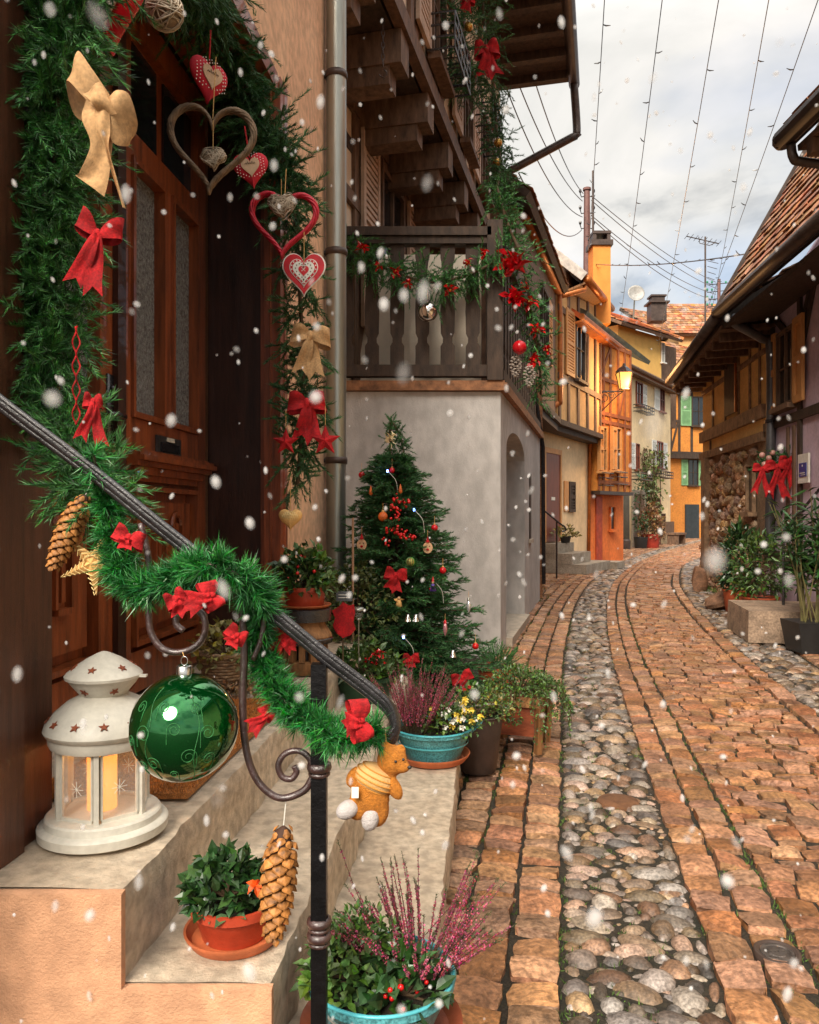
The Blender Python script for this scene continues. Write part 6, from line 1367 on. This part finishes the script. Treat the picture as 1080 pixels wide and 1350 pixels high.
mb = MB(); mb.tube([rq0+A(0,0,.05),rq1+A(0,0,.05)],.09,8); mb.beam(rp1+Fi.u*.03,rq1+Fi.u*.03,.05,.2); mb.beam(rr1+Fi.u*.03,rq1+Fi.u*.03,.05,.2); mb.build('ridge', m_['tile_o'], t)
px_win(Fi,871,875,452,478,t,whsh,n=.02)
x,y,z = P(868,388,32.5); mb = MB(); mb.box(x-.32,x+.32,32.4,33.0,z-1.1,z-.38); mb.box(x-.42,x+.42,32.3,33.1,z-.37,z-.30); mb.box(x-.26,x+.26,32.45,32.95,z-.29,z-.10); mb.box(x-.32,x+.32,32.4,33.0,z-.09,z-.02); mb.build('chimney_stack', m_['zincd'], t)
c = A(*P(838,388,31)); t = thing('satellite_dish','grey satellite dish on the orange roof ridge','satellite dish',tuple(c)); mb = MB(); Mx=Matrix.Rotation(R(78),4,'X'); mb.lathe([(.001,0),(.15,.02),(.27,.07),(.33,.11),(.33,.12),(.27,.085),(.001,.015)],c,24,Mx); mb.build('dish', mat('dish_grey',(.35,.34,.32),.5), t, True); mb=MB(); mb.tube([c+A(0,.1,0),c+A(0,.3,-.9)],.03,6); mb.build('mast', m_['zinc'], t)
# --- H7 brown dormer house
t = thing('dormer_house','weathered brown house with a dormer and a pale window above the street end','house',(13,37,0))
Fj = Fr((14.5,45.5),(19.5,48)); mb = MB(); Fj.box(mb,0,Fj.L,-4,0,0,11.4); mb.build('wall', m_['timber_b'], t)
mb = MB(); slab(mb,[Fj.pt(-.4,.6,11.3),Fj.pt(Fj.L+.3,.6,11.3),Fj.pt(Fj.L+.3,-3,13.8),Fj.pt(-.4,-3,13.8)],.15); mb.build('roof', m_['timber'], t); tiles(t, Fj.pt(-.4,.6,11.33), Fj.u, Fj.pt(0,-3,13.8)-Fj.pt(0,.6,11.3), 27, 19, m_['tile'], .23,.23,.03)
px_win(Fj,895,904,450,478,t,mat('pale_frame',(.4,.5,.42),.6),n=.02)
mb = MB(); slab(mb,[Fj.pt(.8,2.0,9.4),Fj.pt(Fj.L+1,2.0,9.4),Fj.pt(Fj.L+1,.02,10.6),Fj.pt(.8,.02,10.6)],.12); mb.build('lean_to_roof', m_['tile_o'], t)
x,y,z=P(925,405,44); t = thing('far_house','small gabled house with an orange roof just showing beyond the dormer','house',(x,44,0))
mb = MB(); mb.box(x-1.6,x+1.8,43,47,6,11.2); mb.build('wall', ochre, t); mb = MB(); slab(mb,[(x-2.2,42.6,11),(x+2.2,42.6,11),(x+2.2,45,13.2),(x-1.4,45,13.2)],.15); mb.build('roof', m_['timber_b'], t); tiles(t,(x-2.2,42.6,11.03),(1,0,0),(0,2.4,2.2),18,13,m_['tile'],.24,.25,.03)
# filler body behind street end
# ================================================================== right side
t = thing('stone_barn','ochre half-timbered barn on a rubble stone base at the right','barn',(5,12,0))
Fk = Fr((4.61,10.2),(5.17,13.9),-1)
mb = MB(); Fk.box(mb,0,Fk.L,-4,0,2.2,3.95); mb.build('upper_wall', mat('barn_plaster',(.92,.58,.21),.85,.12,3,.25,60,speck=.1), t)
mb = MB(); Fk.box(mb,0,Fk.L,-4,0,0,2.2); mb.build('stone_wall', mat('mortar',(.34,.22,.13),.9,.3,5,.6,40,speck=.3), t)
mb = MB(); n = 520; a = ng.uniform(.45,Fk.L-.05,n); z = ng.uniform(.03,2.12,n)
for i in range(n):
    if .35<a[i]<.75 and 1.25<z[i]<1.95: continue
    s = ng.uniform(.045,.12); q = Fk.pt(a[i],.01,z[i]); k = IV*(1+ng.normal(size=(len(IV),1))*.10); Vn = q+np.outer(k[:,0]*s*ng.uniform(.9,1.5),Fk.u)+np.outer(k[:,2]*s*.55,Fk.nn)+np.outer(k[:,1]*s*.75,A(0,0,1))
    mb.add(Vn, IT, IQ)
mb.build('rubble_stones', mat('rubble',(.50,.30,.16),.85,.35,10,.6,50,isl=.45,hue=.02,speck=.3), t)
tb = mat('barn_timber',(.30,.18,.10),.75,.4,5,.4,50,stretch=(2,2,2))
mb = MB(); Fk.box(mb,-.0,Fk.L+.03,.003,.06,2.20,2.32); Fk.box(mb,0,Fk.L+.03,.003,.06,2.50,2.68)
Fk.box(mb,3.05,3.2,.003,.12,.05,2.19); Fk.box(mb,3.22,3.42,.003,.10,.05,2.19); mb.build('sill_beams', tb, t)
mb = MB()
for px in (941,957.5,975,990,1003): a = Fk.a_at(px); Fk.box(mb,a-.035,a+.035,.003,.022,2.685,3.94)
Fk.box(mb,0,Fk.L,.003,.028,3.33,3.40); a=Fk.a_at(938); Fk.box(mb,a-.02,a+.02,.003,.03,2.325,2.495); mb.build('studs', tb, t)
a0,a1 = Fk.a_at(973),Fk.a_at(959); mb = MB(); Fk.box(mb,a0,a1,.029,.045,2.75,3.62); mb.build('opening', m_['timber'], t); mb=MB(); Fk.box(mb,a0-.08,a1+.08,.03,.06,3.625,3.74); Fk.box(mb,a0-.05,a0-.003,.03,.055,2.75,3.62); mb.build('lintel', m_['copper'], t)  # solid dark panel stands in for the shade inside the opening
window(Fk,.38,.72,1.28,1.92,t,tb,.02,0,0)
E1,E0 = A(4.81,14.5,3.73),A(3.84,9.77,3.73)
mb = MB(); dn = A(1,-.18,.62); slab(mb,[E0,E1,E1+dn*3,E0+dn*3],.13); mb.build('roof', m_['timber'], t); tiles(t, E0+A(0,0,.02), E1-E0, dn, 28, 18, m_['tile'])
mb = MB(); mb.tube([E0+A(-.04,0,-.04),E1+A(-.04,0,-.04)],.075,10); mb.build('gutter', m_['zincd'], t, True)
mb = MB(); slab(mb,[E0+A(0.02,0,-.14),E1+A(0.02,0,-.14),E1+A(.75,0,-.10),E0+A(.9,0,-.10)],.05)
for k in range(9): q = E0+(E1-E0)*(k+.5)/9; mb.beam(q+A(.05,0,-.24),q+A(.9,-.1,-.20),.08,.10)
mb.build('rafters', m_['timber_b'], t)
# purple house
t = thing('purple_house','purple half-timbered house with steep tiled roof at the right edge','house',(4.5,8,0))
Fm = Fr((3.83,5.3),(4.60,10.17),-1); pur = mat('purple_plaster',(.66,.50,.60),.88,.12,3,.25,60,speck=.1)
mb = MB(); Fm.box(mb,0,Fm.L,-4,0,0,3.9); mb.hexa([Fm.pt(Fm.L-.2,-4,3.9),Fm.pt(Fm.L,-4,3.9),Fm.pt(Fm.L,-.05,3.9),Fm.pt(Fm.L-.2,-.05,3.9),Fm.pt(Fm.L-.2,-4,9),Fm.pt(Fm.L,-4,9),Fm.pt(Fm.L,-3.2,8.8),Fm.pt(Fm.L-.2,-3.2,8.8)]); mb.build('wall', pur, t)
frame_members(Fm,t,m_['timber'],(2.36,3.78,.75),tuple(Fm.a_at(p) for p in (1021,1057,1092)),((Fm.a_at(1022),3.7,Fm.a_at(1055),3.15),(Fm.a_at(1060),3.1,Fm.a_at(1076),3.7),(Fm.a_at(1055),3.2,Fm.a_at(1072),3.75)),.105,z0=.05,z1=3.85)
mb = MB(); 
for px in (1041,1049): a=Fm.a_at(px); Fm.box(mb,a-.03,a+.03,.003,.03,.85,2.27)
mb.build('door_boards', m_['timber_b'], t)
a0,a1 = Fm.a_at(1053),Fm.a_at(1031); window(Fm,a0,a1,2.52,3.42,t,m_['timber_b'],.02); shutter(Fm,a1+.03,Fm.a_at(1020),2.5,3.45,.045,t,orsh,False); shutter(Fm,Fm.a_at(1067),a0-.03,2.5,3.45,.045,t,orsh,False)
up = nrm(A(1.23,-.12,2.23)); r0,r1 = A(3.34,4.9,3.80),A(3.86,9.78,3.80); mb = MB(); slab(mb,[r0,r1,r1+up*5.2,r0+up*5.2],.12); mb.build('roof', m_['timber'], t)
tiles(t, r0+A(-.01,0,.02), r1-r0, up, 28, 35, m_['tile'], .17,.15,.018)
mb = MB(); nv = nrm(r1-r0); mb.beam(r1+nv*.04+A(0,0,-.02), r1+up*5.2+nv*.04, .04,.16); mb.build('verge_board', m_['zincd'], t)
mb = MB(); g0=A(3.29,4.9,3.74); mb.tube([g0,A(3.80,9.74,3.74)],.075,10); mb.build('gutter', m_['zincd'], t, True)
mb = MB(); slab(mb,[r0+A(0.02,0,-.2),r1+A(0.02,0,-.2),r1+A(.75,0,-.05),r0+A(.65,0,-.05)],.05); mb.build('soffit', m_['timber'], t)
t = thing('downpipe','dark grey downpipe running down between the ochre barn and the purple house','downpipe',(4.4,9.9,.7)); mb = MB(); x=P(1016,0,9.75)[0]; mb.tube(smooth_path([A(3.95,9.7,3.70),A(4.0,9.7,3.60),A(x-.1,9.75,3.42),A(x,9.75,3.3),A(x,9.75,2.0),A(x-.02,9.75,.75)],5),.055,10); mb.build('pipe', mat('pipe_grey',(.13,.125,.13),.4,.25,4,.2,30,metal=.4), t, True)
mb = MB(); mb.lathe([(.055,-.02),(.065,-.02),(.065,.02),(.055,.02)],(x,9.75,2.4),12); mb.build('clamp', m_['iron'], t)
# sign
cc = Fm.pt(Fm.a_at(1066),.06,1.25+(678-616)/FX*8.4+.0); t = thing('wall_sign','small white plaque with a blue picture panel on the purple wall','sign',tuple(cc)); a=Fm.a_at(1066); z=cc[2]
mb=MB(); Fm.box(mb,a-.17,a+.17,.036,.056,z-.16,z+.16); mb.build('plate', m_['whitef'], t); mb=MB(); Fm.box(mb,a-.12,a+.12,.057,.062,z-.09,z+.06); mb.build('blue_panel', mat('sign_blue',(.03,.08,.35),.4,.3,20), t)
mb=MB(); Fm.box(mb,a-.08,a+.08,.0625,.065,z-.055,z-.045); Fm.box(mb,a-.09,a+.05,.0625,.065,z-.075,z-.068); Fm.box(mb,a-.01,a+.01,.0625,.065,z+.02,z+.04); mb.build('markings', m_['whitef'], t)
# garland with bows
t = thing('window_garland','short spruce garland with pale baubles fixed to the purple house wall','garland',tuple(A(*P(1025,615,9.3)))); g=smooth_path([A(*P(1002,608,9.5)),A(*P(1018,612,9.4)),A(*P(1035,608,9.3)),A(*P(1048,600,9.2))],5); mb=MB(); spruce_garland(mb,g,170,.13,30,.035,.009,lean=.7,jitter=.04,down=.1); mb.build('needles', m_['spruce_d'], t); mb=MB()
for x,y in ((1005,600),(1014,604),(1019,597),(1008,612),(1042,598)): mb.ell(A(*P(x,y,9.3)),.035,10)
mb.build('baubles', mat('pink_bauble',(.6,.3,.25),.3), t, True)
for x,y,lab,s in ((1004,618,'red bow at the left end of the garland on the purple house',1),(1024,615,'longest tailed red bow in the middle of the garland on the purple house',1.25),(1039,607,'red bow at the right end of the garland on the purple house',1)):
    bow('felt_bow',lab,gR,tuple(A(*P(x,y,9.15))),.10*s,.10*s,.34*s,m_['red'],(0,0,0),seed=x,curl=.3)
# neighbour near right
t = thing('neighbour_house','near house at the upper right with only its eave corner and gutter in view','house',(3.6,3,0))
mb=MB(); mb.box(3.2,6.5,-1,5.2,0,4.0); mb.build('wall', white_c, t)
mb=MB(); slab(mb,[(2.62,-1.5,3.90),(2.62,5.5,3.90),(5.6,5.5,6.9),(5.6,-1.5,6.9)],.10); mb.build('roof', m_['timber'], t); tiles(t,(2.6,1.5,3.92),(0,1,0),(1,0,1),23,20,m_['tile'])
mb=MB(); mb.tube([(2.60,-1.5,3.86),(2.60,5.5,3.86)],.07,10); mb.ell((2.60,5.5,3.86),.07,10); mb.tube(smooth_path([A(2.62,5.42,3.80),A(2.64,5.42,3.70),A(2.72,5.42,3.67),A(3.22,5.3,3.55)],4),.032,8); mb.build('gutter', m_['zincd'], t, True)
mb=MB(); slab(mb,[(2.68,-1.5,3.80),(2.68,5.45,3.80),(3.25,5.45,3.86),(3.25,-1.5,3.86)],.04)
for k in range(14): mb.box(2.68,3.25,-1+k*.48,-1+k*.48+.08,3.66,3.755)
mb.build('rafters', m_['timber_b'], t)
# stone block, trough, plants
t = thing('stone_block','pale stone block step in front of the purple house','stone step',(3.9,8,0)); mb=MB(); mb.hexa([(3.22,7.5,.03),(4.2,7.3,.03),(4.35,8.3,.03),(3.42,8.5,.03),(3.23,7.51,.33),(4.19,7.31,.33),(4.34,8.29,.33),(3.43,8.49,.33)]); mb.build('block', mat('brown_stone',(.36,.25,.17),.8,.3,6,.7,50,speck=.3), t)
c=A(3.73,7.05,.03); t = thing('bamboo_trough','bushy bamboo-like plant in a black trough at the right edge','potted plant',tuple(c)); mb=MB(); mb.hexa([c+A(-.30,-.16,0),c+A(.34,-.2,0),c+A(.34,.1,0),c+A(-.30,.14,0),c+A(-.34,-.19,.27),c+A(.38,-.23,.27),c+A(.38,.13,.27),c+A(-.34,.17,.27)]); mb.build('trough', m_['blackpot'], t)
st=MB(); lm=MB()
for i in range(46):
    b_=c+A(ng.uniform(-.25,.32),ng.uniform(-.12,.08),.25); H=ng.uniform(.6,1.25); d=nrm(A(ng.normal()*.16,ng.normal()*.12,1)); pts=[b_,b_+d*H*.5,b_+d*H+A(ng.normal()*.05,0,0)]; st.tube(pts,[.006,.005,.003],5)
    n=26; f=ng.uniform(.45,1,n)[:,None]; leaves(lm, b_+d*H*f, ng.normal(size=(n,3))*A(1,1,.6)+A(0,0,.25), .17, .024, .1)
st.build('canes', mat('cane_green',(.16,.14,.05)), t); lm.build('foliage', m_['leaf_d'], t)
for x,y0_,h,w,lab,mm,Yq in ((1003,0,.75,.32,'rounded light green shrub in front of the stone barn','leaf',9.0),(975,0,.85,.24,'taller dark oleander behind the light green shrub','leaf_d',9.9)):
    c=A(P(x,0,Yq)[0],Yq,.03); t = thing('garden_shrub',lab,'shrub',tuple(c)); pot(t,c,.2,.28,.16,m_['terra']); bush(t,c+A(0,0,.28+h*.35),(w,w*.8,h*.62),700,.09 if mm=='leaf' else .12,.035,m_[mm],stems=26,lo=-.7)
# rocks
t = thing('boulder','large brown tilted rock lying by the foot of the stone barn','rock',P(965,785,11.0)); mb=MB()
def rock(mb,c,r,M_=None,seed=1):
    rg=np.random.default_rng(seed); b=MB().ell((0,0,0),1,20); V=np.concatenate(b.V); dirs=nrm(rg.normal(size=(16,3))); off=rg.uniform(.55,.95,16)
    for d_,o_ in zip(dirs,off): s=V@d_; V=V-np.outer(np.maximum(0,s-o_),d_)
    V=V*A(*r)
    if M_ is not None: V=V@np.array(M_).T
    mb.add(V+A(*c), *b.F)
rock(mb,(4.28,10.3,.16),(.5,.30,.20),Matrix.Rotation(-.35,3,'Y'),4); mb.build('rock', mat('brown_rock',(.26,.13,.07),.8,.35,6,.7,30,speck=.3), t)
t = thing('boulder','smaller mossy kerb stone at the corner of the stone barn','rock',(4.6,13,0)); mb=MB(); rock(mb,(4.65,12.7,.18),(.16,.14,.28),None,6); mb.build('rock', mat('brown_rock',(.26,.13,.07)), t)
t = thing('iron_handrail','thin dark iron handrail rising in front of the purple house','railing',(3.9,8.2,.3)); mb=MB(); mb.tube([A(*P(1030,705,8.0)),A(*P(1085,640,7.6))],.014,6); mb.tube([A(*P(1033,702,8.0)),A(*P(1033,806,8.0))],.014,6); mb.tube(smooth_path([A(*P(1058,675,7.8)),A(*P(1072,668,7.8)),A(*P(1080,690,7.8)),A(*P(1090,700,7.8))],4),.010,5); mb.build('bars', m_['iron'], t)
# ================================================================== poles, antennas, wires
t = thing('utility_pole','reddish utility pole with insulators beside the orange chimney','utility pole',tuple(A(*P(774,330,21)))); mb=MB(); x,y,z=P(774,250,21); mb.tube([(x,21,6.5),(x,21,z)],[.11,.08],8); mb.lathe([(.11,0),(.11,.06),(.02,.1)],(x,21,z-.02),10); mb.build('pole', mat('pole_red',(.16,.07,.06),.6), t)
for yy_ in (258,280,300): 
    for s in (-1,1):
        q=A(*P(774,yy_,21)); mb=MB(); mb.tube([q,q+A(s*.15,0,-.03),q+A(s*.18,0,.08)],.016,5); mb.ell(q+A(s*.18,0,.13),(.04,.04,.06),8); mb.build('insulator', m_['iron'], t)
x,y,z=P(782,225,20.8); mb=MB(); mb.tube([(x,20.8,6.5),(x,20.8,z)],.03,6); mb.build('side_mast', m_['zincd'], t)
t = thing('tv_antenna','tall thin television aerial with horizontal rods above the far roofs','antenna',P(930,420,36)); mb=MB(); x,y,z=P(930,312,36); mb.tube([(x,36,9),(x,36,z)],.04,6); mb.tube([(x-.85,36,z+.02),(x+.7,36.2,z-.25)],.025,5)
for k in range(8): f=k/7; q=A(x-.85,36,z+.02)*(1-f)+A(x+.7,36.2,z-.25)*f; mb.tube([q+A(0,-.28,.04),q+A(0,.28,-.02)],.014,4)
mb.tube([(x-.3,36,z-.0),(x-.25,36,z-.3),(x+.2,36,z-.4),(x+.5,36,z-.25)],.018,5)
for k in range(5): q=A(x+.1,36,z-1.1-k*.25); mb.tube([q+A(0,0,0),q+A(.5-.06*k,0,-.12)],.014,4)
mb.build('aerial', m_['zincd'], t)
t = thing('utility_pole','short dark utility pole with green glass insulators at the far right roofs','utility pole',P(948,420,34)); mb=MB(); x,y,z=P(948,368,34); mb.tube([(x,34,9),(x,34,z)],.07,6); mb.build('pole', mat('pole_red',(.16,.07,.06)), t)
mb=MB(); gb=MB()
for k in range(4):
    q=A(x,34,z-.2-k*.32); mb.tube([q+A(-.5,0,-.05),q+A(.5,0,.05)],.02,5)
    for s in (-.5,-.3,.3,.5): gb.ell(q+A(s,0,.07),(.05,.05,.07),6)
mb.build('cross_arms', m_['iron'], t); gb.build('insulators', mat('green_insulator',(.05,.25,.15),.2), t)
def wire(name,label,cat,a,b,r,sag,group,bulbs=0):
    a,b=A(*a),A(*b); t=thing(name,label,cat,tuple(a),group); mb=MB(); n=24; pts=[a*(1-f)+b*f-A(0,0,sag*4*f*(1-f)) for f in np.linspace(0,1,n)]; mb.tube(pts,r,5); mb.build('cable', m_['iron'], t)
    if bulbs:
        bm_=None
        for k in range(bulbs):
            f=((k+.5)/bulbs)**1.0; q=a*(1-f)+b*f-A(0,0,sag*4*f*(1-f))
            if bm_ is None:
                m2=MB(); m2.tube([(0,0,0),(.04,0,.005),(.085,0,.03)],[.007,.010,.004],5); bm_=m2.build('bulb', m_['iron'], t); bm_.location = A(*q)-A(*WL[t.name]); o_=bm_
            else: o_=bm_.copy(); COL.objects.link(o_); o_.parent=t; o_.location=A(*q)-A(*WL[t.name])
            o_.rotation_euler=(rnd.uniform(-.3,.3),rnd.uniform(-.6,.6),rnd.choice((0,math.pi))+rnd.uniform(-.3,.3))
    return t
gL='strings of unlit bulbs over the street'
for i,(x0,x1,y1,Yf,lab) in enumerate(((798,776,330,18,'leftmost string of bulbs running down toward the utility pole'),(874,818,420,22,'second string of bulbs from the left across the sky'),(948,868,455,25,'middle string of bulbs across the sky'),(1015,938,412,25,'fourth string of bulbs from the left across the sky'),(1079,908,470,24,'rightmost string of bulbs slanting past the aerial'))):
    wire('light_string',lab,'light string',P(x0+ (x0-x1)*.12,-60,8.2),P(x1,y1,Yf),.006,.12,gL,13)
wire('light_string','nearly horizontal string of bulbs from the orange chimney to the purple roof','light string',P(783,348,19),P(1012,330,10.5),.010,.10,gL,16)
gP='overhead power cables'
for (a,b,lab,s) in ((P(662,101,14),P(768,286,21),'power cable dropping steeply behind the facade garland to the middle insulator',.5),(P(672,80,14),P(768,265,21),'power cable from the eave to the top insulator of the pole',.35),(P(684,228,12.5),P(767,303,21),'thick slack black cable from the elbow pipe to the lowest insulator',.5),(P(700,90,14),P(769,255,21),'rightmost power cable leaving the eave corner',.3),
    (P(780,258,21),P(944,372,34),'upper cable of the pair from the pole down to the far roofs',.2),(P(780,264,21),P(944,380,34),'cable just below the uppermost one running to the far roofs',.25),(P(780,284,21),P(944,388,34),'third cable from the pole down to the far roofs',.3),(P(780,288,21),P(944,396,34),'lowest cable from the pole down to the far roofs',.35)):
    wire('power_cable',lab,'cable',a,b,.012,s,gP)
# ================================================================== falling snow
sm = bpy.data.materials.new('soft_snow'); sm.use_nodes = True; nt = sm.node_tree; N = nt.nodes; L = nt.links
lw = N.new('ShaderNodeLayerWeight'); lw.inputs[0].default_value = .5; inv = N.new('ShaderNodeMath'); inv.operation='SUBTRACT'; inv.inputs[0].default_value=1; L.new(lw.outputs['Facing'], inv.inputs[1])
pw = N.new('ShaderNodeMath'); pw.operation='POWER'; pw.inputs[1].default_value=5; L.new(inv.outputs[0], pw.inputs[0])
g = N.new('ShaderNodeNewGeometry'); mr = N.new('ShaderNodeMapRange'); mr.inputs[3].default_value=.12; mr.inputs[4].default_value=.7; L.new(g.outputs['Random Per Island'], mr.inputs[0])
mu = N.new('ShaderNodeMath'); mu.operation='MULTIPLY'; L.new(pw.outputs[0], mu.inputs[0]); L.new(mr.outputs[0], mu.inputs[1])
df = N.new('ShaderNodeBsdfDiffuse'); df.inputs[0].default_value=(.9,.9,.9,1); tl = N.new('ShaderNodeBsdfTranslucent'); tl.inputs[0].default_value=(.9,.9,.9,1); m1 = N.new('ShaderNodeMixShader'); L.new(df.outputs[0], m1.inputs[1]); L.new(tl.outputs[0], m1.inputs[2])
tr_ = N.new('ShaderNodeBsdfTransparent'); mx = N.new('ShaderNodeMixShader'); L.new(mu.outputs[0], mx.inputs[0]); L.new(tr_.outputs[0], mx.inputs[1]); L.new(m1.outputs[0], mx.inputs[2]); L.new(mx.outputs[0], N['Material Output'].inputs[0])
mb = MB(); r = np.random.default_rng(9); n = 1150
for i in range(n):
    y = .75+6.0*r.uniform()**1.6; x = y*r.uniform(-.62,.62); z = EYE+y*r.uniform(-.72,.72)
    if z < .1 or x < wx(-.9,y) : continue
    s = .0026*(1+r.exponential()*1.0)*(.55+.45*y)
    s = min(s,.02)
    if i%28==0: s *= 2.4
    mb.ell((x,y,z),(s,s,s*r.uniform(.8,1.5)),12,Matrix.Rotation(r.uniform(-.6,.6),4,'Y'))
o = mb.build('falling_snow', sm, smooth=True); tag(o, 'soft white snowflakes drifting through the air', 'snow', kind='stuff')
# ================================================================== light, sky, camera
SUN_EL, SUN_AZ = 40, 202     # azimuth measured clockwise from +Y
w = bpy.data.worlds.new('World'); S.world = w; w.use_nodes = True; nt = w.node_tree; N = nt.nodes; L = nt.links
bg = N['Background']; sky = N.new('ShaderNodeTexSky'); sky.sky_type='NISHITA'; sky.sun_disc=False; sky.sun_elevation=R(SUN_EL); sky.sun_rotation=R(SUN_AZ)
tc = N.new('ShaderNodeTexCoord'); mp = N.new('ShaderNodeMapping'); mp.inputs['Scale'].default_value=(1,1,2.2); L.new(tc.outputs['Generated'], mp.inputs[0])
n1 = N.new('ShaderNodeTexNoise'); n1.inputs['Scale'].default_value=2.6; n1.inputs['Detail'].default_value=7; n1.inputs['Roughness'].default_value=.55; n1.inputs['Distortion'].default_value=.4; L.new(mp.outputs[0], n1.inputs['Vector'])
rp = N.new('ShaderNodeValToRGB'); e = rp.color_ramp.elements; e[0].position=.40; e[0].color=(2.5,2.55,2.55,1); e[1].position=.62; e[1].color=(6.3,6.0,5.6,1); k = e.new(.5); k.color=(5.3,5.15,4.8,1)
L.new(n1.outputs['Fac'], rp.inputs[0])
n2 = N.new('ShaderNodeTexNoise'); n2.inputs['Scale'].default_value=1.7; n2.inputs['Detail'].default_value=5; L.new(mp.outputs[0], n2.inputs['Vector'])
r2 = N.new('ShaderNodeMapRange'); r2.inputs[1].default_value=.55; r2.inputs[2].default_value=.75; r2.inputs[3].default_value=.94; r2.inputs[4].default_value=.25; L.new(n2.outputs['Fac'], r2.inputs[0])
mix = N.new('ShaderNodeMixRGB'); L.new(r2.outputs[0], mix.inputs[0]); L.new(sky.outputs[0], mix.inputs[1]); L.new(rp.outputs[0], mix.inputs[2]); sp=N.new('ShaderNodeSeparateXYZ'); L.new(tc.outputs['Generated'], sp.inputs[0])
mz=N.new('ShaderNodeMapRange'); mz.inputs[1].default_value=.50; mz.inputs[2].default_value=1.0; mz.inputs[3].default_value=1.0; mz.inputs[4].default_value=3.2; L.new(sp.outputs[2], mz.inputs[0])
sc=N.new('ShaderNodeVectorMath'); sc.operation='SCALE'; L.new(mix.outputs[0], sc.inputs[0]); L.new(mz.outputs[0], sc.inputs['Scale']); L.new(sc.outputs[0], bg.inputs[0]); bg.inputs[1].default_value=.078
sl = bpy.data.lights.new('sun','SUN'); sl.energy=2.8; sl.angle=R(28); sl.color=(1,.90,.76); so = bpy.data.objects.new('sun',sl); COL.objects.link(so)
az = R(SUN_AZ); d = A(math.sin(az)*math.cos(R(SUN_EL)), math.cos(az)*math.cos(R(SUN_EL)), math.sin(R(SUN_EL)))
so.rotation_euler = Vector(tuple(-d)).to_track_quat('-Z','Y').to_euler(); so.location=(3,-3,8)
cd = bpy.data.cameras.new('camera'); cd.sensor_fit='HORIZONTAL'; cd.sensor_width=36; cd.lens=36*FX/1080; cd.clip_start=.05; cd.clip_end=600; cd.shift_y=3/1080
co = bpy.data.objects.new('camera',cd); COL.objects.link(co); co.location=(0,0,EYE); co.rotation_euler=(R(90),0,0); S.camera=co
vs = S.view_settings; vs.view_transform='Standard'; vs.look='None'; vs.exposure=1.15; vs.gamma=1
S.cycles.max_bounces=8; S.cycles.transparent_max_bounces=24; S.cycles.diffuse_bounces=5; S.cycles.caustics_reflective=False; S.cycles.caustics_refractive=False
S.cycles.use_denoising=True
